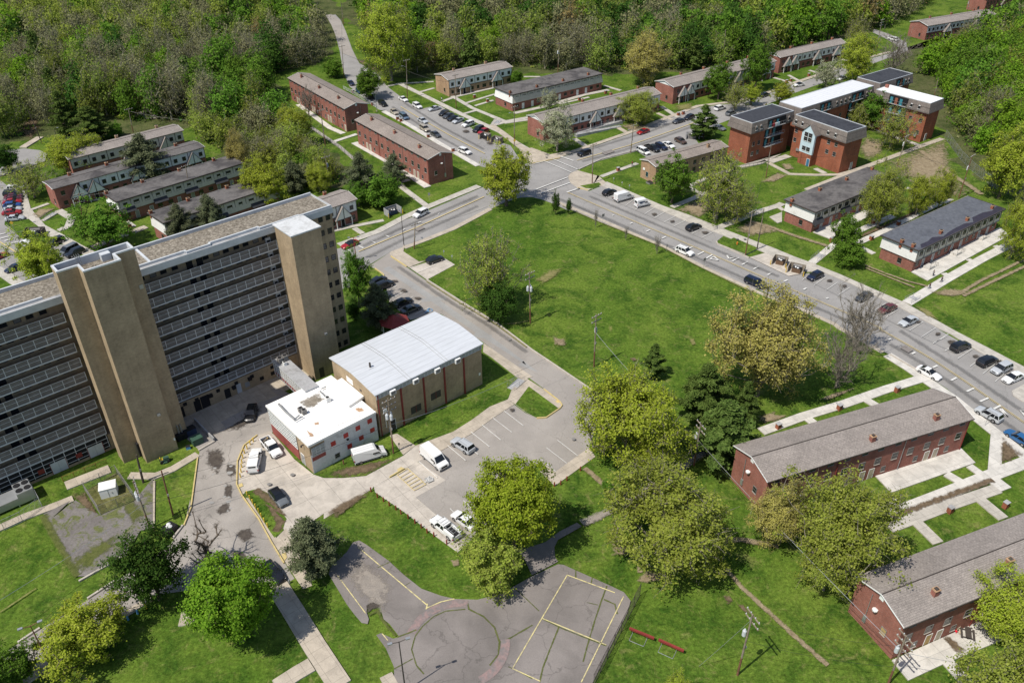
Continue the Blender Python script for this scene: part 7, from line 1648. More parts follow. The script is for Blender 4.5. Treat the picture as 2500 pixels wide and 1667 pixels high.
van('white',q(2,1,1470,1010),q(2,1,1622,1140),'white cargo van nosing into the car park beside the hatched bay')
car('suv','silver',q(2,1,1840,1000),q(2,1,1715,920),'silver sport utility car parked alongside the white van',rack=True)
car('sedan','white',q(3,1,1865,280),q(3,1,1718,175),'white sedan with a dark sunroof under the maple at the car park edge')
m=MB().box(-.9,-.3,-.42,.42,1.475,1.49,'car_glass')
pickup('white',q(3,1,1720,365),q(3,1,1550,225),'white pickup with a ladder rack at the car park edge','rack')
car('sedan','black',q(3,0,2185,585),q(3,0,2300,725),'black sedan on the old lane beside the round maple')
car('sedan','black',q(2,0,2068,640),q(2,0,2043,745),'black sedan in the shade between tower and annex')
car('crossover','black',q(1,1,1500,800),q(1,1,1600,765),'black car alone on the concrete pad beside the lawn')
car('suv','black',q(1,1,1045,985),q(1,1,1125,935),'black sport utility car half under the tree by the tower, nearest the street')
car('suv','black',q(1,1,1085,1015),q(1,1,1185,970),'black sport utility car half under the tree by the tower, second from the street')
car('sedan','black',q(1,1,1225,1155),q(1,1,1340,1105),'black sedan in the side street bays, left of a matching one')
car('sedan','darkgrey',q(1,1,1295,1212),q(1,1,1412,1160),'dark sedan beside the blue wheelchair mark')
car('coupe','red',q(1,1,905,635),q(1,1,800,678),'red car with a black soft top driving beside the tower',roofcol='black')
car('suv','white',q(1,1,1490,378),q(1,1,1375,435),'white sport utility car driving below the corner brick row')
G3='parked cars in the bays along the main road'
car('crossover','black',q(1,2,918,250),q(1,2,1015,215),'black car beside the white van in the roadside bays')
van('white',q(1,2,1022,295),q(1,2,1145,260),'white cargo van in the roadside bays near the intersection')
van('white',q(1,2,1180,340),q(1,2,1290,315),'small white mail truck with blue marks in the roadside bays',mail=True)
car('crossover','black',q(1,2,1603,535),q(1,2,1710,500),'black car alone in the roadside bays between the mail truck and the bin enclosure')
car('suv','white',q(1,2,1520,690),q(1,2,1650,742),'white sport utility car driving past the bare saplings',rack=True)
car('minivan','navy',q(1,2,2085,940),q(1,2,2238,1005),'dark blue minivan driving beside the golden tree')
car('crossover','navy',q(1,3,690,893),q(1,3,588,940),'dark car parked right beside the wooden bin enclosure')
car('sedan','darkgrey',q(1,3,1100,1055),q(1,3,978,1115),'dark grey sedan behind the bare roadside tree')
car('sedan','darkred',q(1,3,1290,1158),q(1,3,1170,1208),'dark red sedan in the roadside bays')
car('sedan','silver',q(1,3,1470,1258),q(1,3,1338,1315),'silver sedan next to the dark red sedan in the roadside bays')
car('suv','black',q(1,3,1750,1528),q(1,3,1910,1462),'large black sport utility car alone beside an oil stain')
car('suv','black',q(2,3,1985,298),q(2,3,2115,245),'black sport utility car next to the silver one near the right edge')
car('suv','silver',q(2,3,2240,300),q(2,3,2090,368),'silver sport utility car in the roadside bays near the right edge')
car('sedan','white',q(2,3,2340,370),q(2,3,2183,438),'white sedan cut by the right edge in the roadside bays')
car('coupe','white',q(2,3,1485,320),q(2,3,1662,412),'white coupe driving past the lower brick row')
car('suv','silver',q(2,3,2150,755),q(2,3,1975,660),'silver sport utility car driving up the road past the gable of the brick row',rack=True)
car('sedan','mid',q(2,3,2390,950),q(2,3,2225,845),'bright blue sedan at the right edge of the main road')
car('suv','black',q(0,2,812,1238),q(0,2,705,1272),'black boxy car waiting at the crossing')
car('sedan','red',q(0,2,1290,1062),q(0,2,1195,1092),'red sedan parked on the cross street kerb')
car('sedan','darkgrey',q(0,2,1580,978),q(0,2,1487,1003),'dark grey sedan on the cross street below the longest panelled row')
car('crossover','black',q(0,2,1650,950),q(0,2,1590,972),'black car on the cross street in front of a dark grey sedan')
car('minivan','white',q(0,2,1195,1215),q(0,2,1295,1262),'white minivan first in the bays behind the tan corner house')
pickup('black',q(0,2,1262,1190),q(0,2,1375,1240),'black pickup beside the white minivan behind the tan corner house')
car('suv','navy',q(0,2,1345,1180),q(0,2,1438,1225),'dark blue sport utility car behind the tan corner house')
car('sedan','white',q(0,2,1403,1165),q(0,2,1502,1208),'white sedan behind the tan corner house')
car('crossover','brown',q(0,2,1503,1132),q(0,2,1597,1176),'brown car last in the bays behind the tan corner house')
car('suv','white',q(0,2,1840,895),q(0,2,1905,875),'white sport utility car on the cross street beside a pale budding tree')
car('crossover','grey',q(0,2,1925,940),q(0,2,1998,912),'grey car on the cross street near the mansard block')
car('crossover','black',q(0,2,2205,788),q(0,2,2272,765),'black car on the cross street before the longest panelled row')
car('sedan','grey',q(0,2,1820,1028),q(0,2,1918,1062),'grey sedan behind the light green pine')
car('sedan','white',q(0,2,1665,1085),q(0,2,1730,1110),'white sedan half hidden by the light green pine')
car('coupe','white',q(0,3,545,686),q(0,3,462,700),'white car with a dark roof on the far cross street',roofcol='black')
car('suv','white',q(0,3,1320,332),q(0,3,1236,310),'white and grey car at the far bend of the road')
car('sedan','white',q(0,3,890,630),q(0,3,825,650),'white car glimpsed behind the blossoming tree and the long white roof')
car('sedan','white',q(0,1,1255,792),q(0,1,1328,830),'white sedan nearest the utility pole on the upper street')
car('suv','white',q(0,1,1365,845),q(0,1,1448,892),'white sport utility car on the upper street ahead of a white sedan')
car('sedan','silver',q(0,1,1592,878),q(0,1,1497,900),'silver sedan parked apart in the upper street bays')
car('suv','black',q(0,1,1085,825),q(0,1,1162,875),'black sport utility car in front of the near end of a brick row')
car('suv','black',q(0,1,990,765),q(0,1,1050,815),'black car under the bright young tree')
car('crossover','blue',q(0,1,905,722),q(0,1,958,770),'blue car left of the bright young tree')
car('sedan','navy',q(0,1,840,660),q(0,1,885,700),'dark car at the top of the upper street beside the brick row')
car('sedan','beige',q(0,1,1190,893),q(0,1,1243,937),'beige sedan in the shade on the upper street')
car('minivan','steel',q(0,1,1258,925),q(0,1,1338,985),'steel blue minivan on the upper street')
car('sedan','silver',q(0,1,1412,968),q(0,1,1490,1005),'silver sedan driving down the middle of the upper street')
car('suv','beige',q(0,1,1432,1033),q(0,1,1503,1075),'beige sport utility car parked before the corner brick row')
car('sedan','darkgrey',q(0,1,1510,1075),q(0,1,1603,1125),'dark sedan parked before the corner brick row')
for i,(col,ty,rr_,ff,lab)in enumerate((('black','crossover',(1580,948),(1668,908),'black car farthest up in the angled bays'),('darkgrey','sedan',(1613,967),(1706,928),'dark grey sedan second from the top of the angled bays'),('black','sedan',(1648,988),(1745,948),'black sedan next to a silver sedan in the angled bays'),('silver','sedan',(1690,1006),(1788,968),'silver sedan between black and white cars in the angled bays'),('white','suv',(1763,1038),(1878,998),'white sport utility car in the angled bays'),('black','suv',(1856,1085),(1955,1035),'black car beside the red one at the bins'),('red','crossover',(1893,1103),(2003,1053),'red car nearest the bins on the upper street'))):
 car(ty,col,q(0,1,*ff),q(0,1,*rr_),lab)
car('suv','white',q(0,1,1747,1222),q(0,1,1845,1258),'white car driving down the upper street towards the intersection')
for i,(col,ty,y,lab)in enumerate((('white','suv',196,'white car at the far end of the left edge bays'),('black','suv',238,'black car second from the far end of the left edge bays'),('darkred','sedan',262,'maroon car in the left edge bays beside a black one'),('darkred','sedan',283,'dark red sedan between maroon and bright red cars at the left edge'),('red','sedan',305,'red sedan beside the blue car at the left edge'),('blue','crossover',335,'blue car in the left edge bays'),('silver','sedan',364,'silver sedan between the blue and red cars at the left edge'),('red','sedan',392,'bright red sedan in the left edge bays near the grass corner'),('silver','sedan',440,'silver sedan last in the left edge bays'))):
 x=60 if i==0 else 30+(0,0,10,5,0,0,0,-5,20)[i];car(ty,col,q(1,0,x+5,y+10),q(1,0,x+135,y-4),lab)
car('suv','white',q(1,0,262,668),q(1,0,175,640),'white sport utility car on the street before the bins at the left')
car('suv','black',q(1,0,515,612),q(1,0,392,665),'black sport utility car alone in a bay left of the tower')
car('minivan','grey',q(1,0,628,670),q(1,0,495,735),'grey minivan behind the roof of the tower')
car('suv','black',q(1,0,680,700),q(1,0,545,755),'black car behind the ladder on the tower roof')
car('sedan','navy',q(1,0,150,838),q(1,0,95,860),'dark blue sedan half hidden by the pale green tree left of the tower')
car('sedan','red',q(1,0,-50,770),q(1,0,20,740),'red car cut by the left edge of the picture')
# ------------------------------------------------------------------ utility poles, lamps, wires
TOPS={}
def pole(key,label,base,top,arms=1,trans=0,mat='pole_wood',lamp=False,r=.15,low='pole_brown',armdir=None,hmin=None):
 w=G(base);h=height_at(base,top);tp=G(top,h);root=thing('utility_pole',label,'utility pole',(*w,0),armdir if armdir is not None else TA,'wooden utility poles')
 lx,ly=tp-w;c,s=math.cos(-root.rotation_euler[2]),math.sin(-root.rotation_euler[2]);ex,ey=lx*c-ly*s,lx*s+ly*c
 d=math.hypot(ex,ey);k=min(1,.9/max(d,1e-3));ex,ey=ex*k,ey*k
 m=MB();m.tube((0,0,-.1),(ex*.3,ey*.3,h*.3),r,r*.93,8,low);m.tube((ex*.3,ey*.3,h*.3),(ex,ey,h),r*.93,r*.68,8,mat);m.build('pole',root)
 for a in range(arms):
  z=h-.35-a*1.1;f=z/h;b=MB();b.box(ex*f-1.35,ex*f+1.35,ey*f-.22,ey*f-.1,z-.07,z+.07,'pole_wood')
  o=b.build('crossarm',root)
  for x in(-1.2,-.45,.45,1.2):MB().lathe((ex*f+x,ey*f-.16,z+.07),[(.05,0),(.085,.08),(.05,.2)],6,'fascia').build('insulator',o)
 for t_ in range(trans):
  z=h*.64;f=.66;a=2.1*t_+.6;x,y=ex*f+.42*math.cos(a),ey*f+.42*math.sin(a);MB().lathe((x,y,z),[(.2,0),(.27,.05),(.27,.95),(.2,1.05),(.08,1.3)],10,'fascia').build('transformer',root)
 if lamp:MB().tube((ex*.8,ey*.8,h*.8),(ex*.8-1.6,ey*.8,h*.86),.05,n=5).box(ex*.8-2.2,ex*.8-1.6,ey*.8-.14,ey*.8+.14,h*.86-.08,h*.86+.06,'metal').build('lamp_arm',root)
 MB().box(ex*.45-.1,ex*.45+.1,ey*.45-.3,ey*.45-.14,h*.45,h*.45+.4,'metal').build('junction_box',root)
 TOPS[key]=np.array([w[0]+(tp-w)[0]*k,w[1]+(tp-w)[1]*k,h]);return root
D=D2R
pole('lawn_a','utility pole with three transformers on the lawn beside the side street',Q(1,2,318,1305),Q(1,2,310,885),2,3)
pole('lawn_b','utility pole with one transformer in the middle of the lawn',(1450,895),Q(1,2,858,1232),2,1)
pole('pines','utility pole with one transformer before the dark pines',Q(2,2,1658,1130),Q(2,2,1715,785),2,1,armdir=D(110))
pole('field','utility pole with one transformer on the lower right grass',Q(3,2,2015,1500),Q(3,2,2140,1005),2,1,armdir=D(110))
pole('corner','many armed utility pole in front of the bottom right brick row',Q(3,3,1235,1575),Q(3,3,1385,1180),3,1,armdir=D(110))
pole('annex','utility pole with three transformers in front of the gymnasium',Q(2,1,1210,1030),Q(2,1,1165,578),3,3)
pole('street_a','plain utility pole by the rounded pavement corner beside the pad with the black car',Q(1,1,1380,697),Q(1,1,1388,485),1,0)
pole('road_b','shorter utility pole on the verge by the bin enclosure',Q(1,2,2080,750),Q(1,2,2140,380),1,0)
pole('plaza','utility pole on the rounded corner pavement',Q(0,2,825,1505),Q(0,2,832,1178),1,0)
pole('cross_a','utility pole with a yellow sign across the street from the blossoming tree',Q(0,2,1140,1255),Q(0,2,1165,1020),1,0,lamp=True)
pole('cross_b','utility pole with a yellow sign on the lawn before the white flat roofed row house',Q(0,2,187,1197),Q(0,2,187,868),1,0,lamp=True)
pole('wood_a','utility pole with a transformer at the wood edge behind the flat roofed row house',Q(0,2,543,605),Q(0,2,556,350),1,2)
pole('wood_b','tall utility pole behind the longest panelled row house',Q(0,2,1888,560),Q(0,2,1920,245),0,0)
pole('far_a','double armed utility pole on the lawn at the far bend',Q(0,3,1135,425),Q(0,3,1190,158),3,0)
pole('far_b','double armed utility pole behind the far panelled row house',Q(0,3,625,312),Q(0,3,670,110),3,0)
pole('slope_a','utility pole with a transformer beside the sloping footpath',Q(0,3,1310,1365),Q(0,3,1390,1108),1,1)
pole('slope_b','brown utility pole with a transformer above the blue-black roof',Q(1,3,1813,285),Q(0,3,1930,1268),1,1,mat='pole_brown')
pole('mans','utility pole before the mansard block with laundry',Q(0,3,233,1457),Q(0,3,280,1183),1,0)
pole('right_wood','utility pole among bright trees right of the white roofed mansard block',Q(0,3,1612,800),Q(0,3,1648,640),0,0)
pole('far_c','utility pole with a transformer by the farthest brick row',Q(0,3,1883,110),Q(0,3,1903,-5),0,1)
pole('up_a','utility pole with a lamp arm and yellow sign beside the tall lone tree',Q(0,1,1325,808),Q(0,1,1315,488),1,0,lamp=True)
pole('up_b','utility pole before the tan panelled row house below the wood',Q(0,1,1725,888),Q(0,1,1715,608),1,0)
pole('lane_a','utility pole left of the mouth of the narrow lane',Q(0,1,805,642),Q(0,1,787,372),1,0)
pole('lane_b','utility pole high up the narrow lane',Q(0,1,803,205),Q(0,1,780,12),0,0)
pole('brick_a','utility pole before the brick row nearest the wood',Q(0,1,655,1205),Q(0,1,612,898),1,0)
pole('brick_b','utility pole with a transformer behind the small panelled house',Q(0,1,695,1545),Q(0,1,650,1280),1,1)
pole('slope_c','utility pole on the tangled slope above the round yellow green tree',Q(0,1,305,1310),Q(0,1,290,1135),1,1)
pole('left_a','utility pole behind the tan panelled row house in the left group',Q(0,0,1092,1085),Q(0,0,1050,888),1,0)
pole('left_b','leaning dark utility pole at the far left',Q(0,0,345,1178),Q(0,0,220,900),0,0,mat='bark_dark',low='bark_dark')
pole('left_c','utility pole between two flat roofed row houses in the left group',Q(1,0,1565,290),Q(1,0,1520,8),1,0)
pole('left_d','many armed utility pole before the brick end bay in the left group',Q(1,0,672,420),Q(1,0,648,240),3,0)
pole('left_e','utility pole with a transformer right of the left group, before dark green trees',Q(0,0,1912,1100),Q(0,0,1895,955),1,1)
pole('tower_a','dark utility pole at the foot of the tower stair core',Q(2,0,1175,1268),Q(2,0,1118,1040),0,0,mat='bark_dark',low='bark_dark',r=.2)
pole('tower_b','rusty brown pole on the grass wedge beside the old lane',Q(2,0,1418,1530),Q(2,0,1322,1170),0,0,mat='pole_brown')
pole('tower_c','utility pole crowded with insulators beside the fenced yard',Q(3,0,1232,300),Q(2,0,1090,1255),3,2,armdir=D(120))
# wires
_wl={'n':0}
def wire(label,a,b,sag=1.0,r=.03,n=14,mat='black',group='overhead wires'):
 a,b=np.array(a,float),np.array(b,float);m=MB();P=[]
 for i in range(n+1):t_=i/n;p=a+(b-a)*t_;p[2]-=sag*4*t_*(1-t_);P.append(p)
 for p,q_ in zip(P[:-1],P[1:]):m.tube(p,q_,r,n=4,mat=mat,cap=False)
 o=m.build('overhead_wire');return tag(o,label,'wire',group)
tp=TOPS
off=lambda k,dx=0,dz=0.0,dy=0:tp[k]+np.array([dx,dy,dz])
# a grid of spans between the poles; each its own thing
wire('overhead wire from the pole by the pines to the bottom right pole, upper strand',off('pines',0,-3.5),off('corner',0,-2.8),.6,.035,mat='metal')
wire('overhead wire from the pole by the pines to the bottom right pole, lower strand',off('pines',.3,-4.4),off('corner',.3,-4.0),.6,.025)
wire('overhead wire from the mid lawn pole to the pole by the pines',off('lawn_b',0,-4),off('pines',0,-3.5),.8,.03,mat='metal')
wire('thin wire from the mid lawn pole across the side street to the gymnasium pole',off('lawn_b',0,-4.2),off('annex',0,-5),1.2,.02)
wire('wire from the gymnasium pole to the railing steps corner',off('annex',0,-5.5),(*G(Q(2,1,2260,420)),1.2),.8,.03,mat='metal')
wire('wire from the gymnasium pole over the driveway, upper strand',off('annex',0,-1),off('tower_c',0,-1),1.6,.025)
wire('wire from the gymnasium pole over the driveway, lower strand',off('annex',0,-5.4),off('tower_c',0,-5),1.2,.03)
wire('pale wire from the pole by the fenced yard to the left edge over the grass',off('tower_c',0,-5),(*G((-60,1500),6),6),.5,.03,mat='metal')
wire('wire from the bottom right pole towards the right edge',off('corner',0,-3),(*G((2560,1640),7),7),.6,.03,mat='metal')
wire('wire from the lower right grass pole to the bottom right pole, upper strand',off('field',0,-1),off('corner',0,-2),.8,.018)
wire('wire from the lower right grass pole to the bottom right pole, lower strand',off('field',0,-5),off('corner',0,-6),.8,.018)
wire('guy wire from the lower right grass pole down to the grass',off('field',0,-1),(*G(Q(3,2,1700,1430)),.05),.1,.025,mat='metal')
wire('wire from the street corner pole across to the corner of the lawn',off('street_a',0,-.4),(*G(Q(1,1,1985,350),5),5),.9,.03)
wire('wire from the double armed far pole to the far row house pole',off('far_a',0,-1.5),off('far_b',0,-1.5),1.0,.035)
wire('wire along the wood edge between the transformer pole and the tall pole, upper strand',off('wood_a',0,-5),off('wood_b',0,-5),2.0,.045)
wire('wire along the wood edge between the transformer pole and the tall pole, lower strand',off('wood_a',0,-6.5),off('wood_b',0,-7),2.0,.045)
wire('wire from the lone tree pole to the tan row house pole',off('up_a',0,-4),off('up_b',0,-3),.8,.035)
wire('wire up the narrow lane from the lower lane pole',off('lane_a',0,-.5),off('lane_b',0,-.5),1.2,.035)
wire('wire across the upper street from the lane pole to the lamp arm pole',off('lane_a',0,-3),off('up_a',0,-4.5),1.0,.035)
wire('wire from the brick row pole to the pole behind the small panelled house',off('brick_a',0,-.5),off('brick_b',0,-.5),.8,.03)
wire('wire from the tangled slope pole to the brick row pole',off('slope_c',0,-2),off('brick_a',0,-4),1.0,.03,mat='trim_grey')
wire('wire over the left group from the middle pole to the many armed pole',off('left_c',0,-1),off('left_d',0,-1),1.0,.03,mat='trim_grey')
wire('wire from the left group pole behind the tan row house to the transformer pole',off('left_a',0,-1),off('left_e',0,-2),1.0,.03,mat='trim_grey')
wire('wire between the sloping footpath pole and the brown transformer pole',off('slope_a',0,-4),off('slope_b',0,-4),.9,.03)
wire('wire from the mansard block pole to the sloping footpath pole',off('mans',0,-4),off('slope_a',0,-4),.9,.03)
wire('wire from the verge pole to the mansard block pole',off('road_b',0,-1),off('mans',0,-1),1.0,.025)
wire('wire between the corner pavement pole and the verge pole along the main road',off('plaza',0,-.5),off('road_b',0,-.4),1.4,.025)
wire('wire across the cross street between the corner pavement pole and the yellow sign pole',off('plaza',0,-1),off('cross_a',0,-1),.6,.03)
# lamp posts
def lamp_post(label,base,top,heads=2,mat='metal',ang=0.0,r=.09,headmat='metal'):
 w=G(base);h=min(height_at(base,top),11);root=thing('lamp_post',label,'lamp post',(*w,0),ang,'lamp posts')
 MB().tube((0,0,0),(0,0,h),r*1.2,r*.7,8,mat).build('pole',root);MB().tube((0,0,0),(0,0,.35),.2,n=8,mat='kerb').build('base',root)
 for i in range(heads):
  s=(-1,1)[i];o=MB().tube((0,0,h-.1),(s*1.1,0,h+.1),.05,n=6,mat=mat).build('arm',root)
  MB().box(s*1.1-.28,s*1.1+.28,-.16,.16,h+.02,h+.18,headmat).build('lamp_head',o)
 return root
lamp_post('double headed lamp post at the bottom left beside the old lane',Q(3,0,450,1490),Q(3,0,275,1095),2,'pole_brown',D(30))
lamp_post('double headed lamp post on the edge of the old ball court',Q(3,1,1310,1640),Q(3,1,1252,1225),2,'trim_brown',D(20))
lamp_post('reddish double headed lamp post beside the red car with the soft top',Q(1,1,908,800),Q(1,1,890,605),2,'dark_red',D(10))
lamp_post('dark lamp post with one arm beside the white car on the cross street',Q(1,1,1297,675),Q(1,1,1255,395),1,'trim_brown',D(300))
lamp_post('tall pale lamp post on the verge by the bin enclosure',Q(1,2,2175,705),Q(1,2,2232,268),1,'pole_wood',D(40),.13)
lamp_post('slim lamp post before the near gable of the upper brick row',Q(0,1,1075,915),Q(0,1,1065,765),1,'metal',D(40))
lamp_post('lamp post beside the dark pines at the far left',Q(0,0,478,1165),Q(0,0,450,1052),1,'trim_brown',D(190))
lamp_post('white curved lamp post at the left edge above the parked cars',Q(1,0,105,60),Q(0,0,62,1310),1,'fascia',D(190))
lamp_post('dark lamp post by the yellow sign at the left edge',Q(1,0,85,525),Q(1,0,8,300),1,'trim_brown',D(190))
# ------------------------------------------------------------------ street furniture
def sign(label,base,h=2.4,panel='metal',w=.6,ph=.75,text=None,ang=.5,name='road_sign'):
 root=thing(name,label,'sign',(*G(base),.1),ang);MB().tube((0,0,0),(0,0,h),.035,n=6,mat='metal').build('post',root)
 MB().box(-w/2,w/2,-.03,-.01,h-ph,h,panel).build('panel',root);return root
sign('grey backed road sign on the lawn edge beside a bare sapling',Q(1,2,912,488),2.6,'trim_grey',.75,.75)
sign('grey backed road sign on the lawn edge near the white speed arrow',Q(1,2,1738,855),2.6,'trim_grey',.75,.75)
sign('small dark parking meter sign beside the tallest bare sapling',Q(1,2,1433,722),1.9,'trim_grey',.3,.7)
sign('grey backed road sign by the lower brick row',Q(2,3,2028,805),2.4,'trim_grey',.7,.7)
sign('pale road sign on the grass below the corner brick row',Q(1,1,1505,305),2.3,'metal',.6,.75)
sign('white sign at the head of the black car pad, left of two',Q(1,1,1625,760),1.6,'white_paint',.35,.5)
sign('white sign at the head of the black car pad, right of two',Q(1,1,1692,800),1.6,'white_paint',.35,.5)
for i,(x,y)in enumerate(((1000,155),(1068,190),(1128,215))):sign('white yard sign on the grass before the tan corner house, '+('nearest the corner','middle of three','nearest the mail truck')[i],Q(1,2,x,y),1.5,'white_paint',.35,.5)
sign('small sign on the grass beside the gymnasium pole',Q(2,1,1260,1000),1.5,'trim_grey',.3,.45)
for lab,c,zc,a_ in(('yellow warning sign on the pole before the white flat roofed row house',Q(0,2,187,1150),3.0,.3),('yellow warning sign on the cross street pole',Q(0,2,1142,1190),3.0,1.0),('yellow warning sign beside the mansard corner',Q(0,3,232,855),3.0,.6),('yellow warning sign at the left edge by the bins',Q(1,0,95,480),2.6,.3)):
 w=G(c,zc);root=thing('warning_sign',lab,'sign',(w[0],w[1],0),a_);MB().poly([(-.48,-.25,zc),(0,-.25,zc-.48),(.48,-.25,zc),(0,-.25,zc+.48)],'yellow').poly([(.48,-.22,zc),(0,-.22,zc-.48),(-.48,-.22,zc),(0,-.22,zc+.48)],'metal').build('panel',root);MB().tube((0,-.18,0),(0,-.18,zc+.3),.05,n=6,mat='metal').build('post',root)
_bm={}
def bollard(label,px,mat,group,h=.95,r=.11):
 if mat not in _bm:_bm[mat]=MB().lathe((0,0,0),[(r,0),(r,h-.06),(r*.7,h)],8,mat).mesh('bollard')
 o=link('bollard',_bm[mat],None,(*G(px),0));return tag(o,label,'bollard',group)
pts=[Q(2,0,*p)for p in((2078,935),(2052,960),(2027,995),(2005,1030),(1992,1070),(1985,1110),(1982,1145),(1978,1185),(1972,1225))]
for p in pts:bollard('yellow bollard on the curved kerb beside the capped pickup',p,'yellow','yellow bollards along the curved kerb')
for p in QQ(3,0,2028,30,2050,62,2073,97,2097,133,2122,170,2143,210,2168,250,2195,292):bollard('yellow bollard in the planter bed beside the old lane',p,'yellow','yellow bollards in the planter bed')
for p in QQ(3,1,1027,0,1080,48,1130,80,1177,115,1232,148,1273,183,1332,220,1388,258,1440,297,1487,337,1543,367,1648,430):bollard('rust red wooden bollard along the concrete strip of the car park',p,'dark_red','rust red bollards beside the car park')
for p,l in zip(QQ(2,2,728,1172,617,1252,567,1285,515,1298),('nearest the oak','second from the oak','third from the oak','half hidden by the maple')):bollard('red bollard on the tan pavement, '+l,p,'dark_red','red bollards on the tan pavement')
bollard('red bollard between the maple and the low round tree',Q(3,1,1980,340),'dark_red',None)
for p,mt,l in zip(QQ(3,0,1203,955,1130,1000,1052,1050,980,1085,642,1330,572,1375,490,1430,402,1485),('yellow','paint_blue','paint_blue','dark_red','yellow','plastic_red','green_bin','pole_wood'),('yellow painted post by the dark leaning tree','blue painted post nearest the dark leaning tree','blue painted post nearest the light green tree','dull red post in the shade of the light green tree','faded yellow post under the light green tree','bright red post left of the light green tree','dark green post right of the lamp post','bare wooden post left of the lamp post')):
 bollard(l,p,mt,'painted posts along the lane pavement',.8,.13)
bollard('grey post beside the black sedan on the old lane',Q(3,1,360,750),'metal',None,.8,.13)
bollard('short brown post on the grass before the annex',Q(2,1,803,1120),'pole_brown',None,1.0,.12)
tag(MB().lathe((0,0,0),[(.2,0),(.2,.1),(.14,.12),(.14,.5),(.19,.52),(.12,.72),(.04,.78)],10,'hydrant').tube((-.24,0,.42),(.24,0,.42),.07,n=6,mat='hydrant').build('fire_hydrant'),'orange fire hydrant on the grass island beside the main road','hydrant').location=(*G(Q(1,2,2012,665)),.13)
# brick piers beside the paths
_pier=MB().box(-.42,.42,-.35,.35,0,1.15,'brick_orange').box(-.47,.47,-.4,.4,1.15,1.25,'slab').mesh('brick_pier')
for r_,c_,x,y,l in((2,3,1305,525,'on the path behind the lower brick row, nearest the road'),(2,3,833,672,'on the path behind the lower brick row, middle one'),(2,3,333,828,'on the path behind the lower brick row, by the pine'),(3,3,2192,130,'on the lawn before the bottom right row, nearest the dirt strip'),(3,3,1738,170,'on the lawn before the bottom right row, nearest the oak'),(1,3,1095,625,'at the gable of the blue-black roof'),(1,3,770,640,'at the top of the steps beside the upright tree'),(1,3,1112,492,'before the grey roofed row house'),(1,3,1318,505,'beside the dirt strip between two flat roofs'),(0,2,1570,940,'by the black car on the cross street'),(0,2,1530,950,'by the dark grey sedan on the cross street'),(0,2,720,825,'behind the long panelled row house'),(0,2,935,770,'between two panelled row houses'),(0,3,585,628,'on the lawn of the far panelled row house'),(0,3,437,672,'by the white car with the dark roof'),(0,3,403,682,'left of the white car with the dark roof'),(0,1,1875,805,'before the tan row house'),(0,1,1982,840,'beside the white flat roofed row house'),(0,1,1245,985,'on the pavement by the steel blue minivan'),(0,1,1273,1000,'on the pavement right of the steel blue minivan'),(0,1,1497,1130,'by the dark sedan on the upper street'),(0,1,1700,1245,'at the near corner of the corner brick row'),(0,1,880,765,'at the top of the upper street'),(0,1,1040,865,'near the slim lamp post'),(1,0,1070,525,'on the path left of the tower'),(0,2,1037,1405,'on the path to the tan corner house')):
 o=link('brick_pier',_pier,None,(*G(Q(r_,c_,x,y)),0),TA-.2);tag(o,'square brick pier '+l,'brick pier','brick piers beside the footpaths')
# bin enclosures
def enclosure(label,px,ang,w=3.2,d=2.6,mat='plank',bin_='navy',yellow=True,h=1.7):
 root=thing('bin_enclosure',label,'bin enclosure',(*G(px),.1),ang)
 for nm,b in(('fence_panel',(-w/2,w/2,d/2-.1,d/2)),('fence_panel',(-w/2,-w/2+.1,-d/2,d/2-.1)),('fence_panel',(w/2-.1,w/2,-d/2,d/2-.1))):
  x0,x1,y0,y1=b;m=MB();n=10;lx,ly=x1-x0,y1-y0
  for i in range(n):
   if lx>ly:m.box(x0+lx*i/n+.01,x0+lx*(i+1)/n-.01,y0,y1,0,h,mat)
   else:m.box(x0,x1,y0+ly*i/n+.01,y0+ly*(i+1)/n-.01,0,h,mat)
  m.build(nm,root)
 if yellow:
  for s in(-1,1):MB().lathe((s*(w/2+.2),-d/2-.1,0),[(.1,0),(.1,1.2),(.05,1.25)],8,'yellow').build('guard_post',root)
 c=G(px);o=thing('dumpster','open waste container in the '+label.replace(' on the upper street','').replace(' beside the main road','').replace('with yellow posts and a navy container ',''),'dumpster',(*c,.1),ang);m=MB();W_,D_=w*.27,d*.24
 m.prism([(-W_,-D_),(W_,-D_),(W_,D_),(-W_,D_)],.1,1.2,bin_,'dark');m.build('body',o)
 m=MB()
 for s in(-1,1):m.box(s*W_-.06,s*W_+.06,-D_*.6,D_*.6,.6,.75,bin_)
 m.build('side_pocket',o);m=MB();m.poly([(-W_,D_,1.22),(W_,D_,1.22),(W_,D_+.2,1.6),(-W_,D_+.2,1.6)],'trim_grey').poly([(-W_,D_+.02,1.22),(-W_,D_+.22,1.6),(W_,D_+.22,1.6),(W_,D_+.02,1.22)],'trim_grey');m.build('lid',o)
 m=MB()
 for i in range(5):m.lathe((-W_*.6+i*W_*.3,((i*7)%3-1)*D_*.4,1.15),[(.22,0),(.26,.15),(.12,.3)],6,'white_paint' if i%2 else 'black')
 m.build('waste_bags',o);return root
enclosure('left wooden bin enclosure beside the main road',Q(1,3,345,825),D(-30),bin_='brown_bin')
enclosure('right wooden bin enclosure beside the main road',Q(1,3,480,890),D(-30),3.6,2.6,bin_='brown_bin')
enclosure('wooden bin enclosure on the upper street beside the red car',Q(0,1,1965,1140),D(-30),3.0,2.4,bin_='black')
enclosure('pale bin enclosure nearest the intersection on the upper street',Q(0,1,2060,1170),D(-30),3.2,2.4,'plank','trim_grey')
enclosure('dark wooden bin enclosure at the left edge',Q(1,0,290,590),D(5),4.6,3.0,'plank_dark','navy',False)
enclosure('bin enclosure with yellow posts and a navy container beside the small panelled house',Q(1,1,1208,415),D(38),4.0,2.6,'slab','navy',True,1.9)
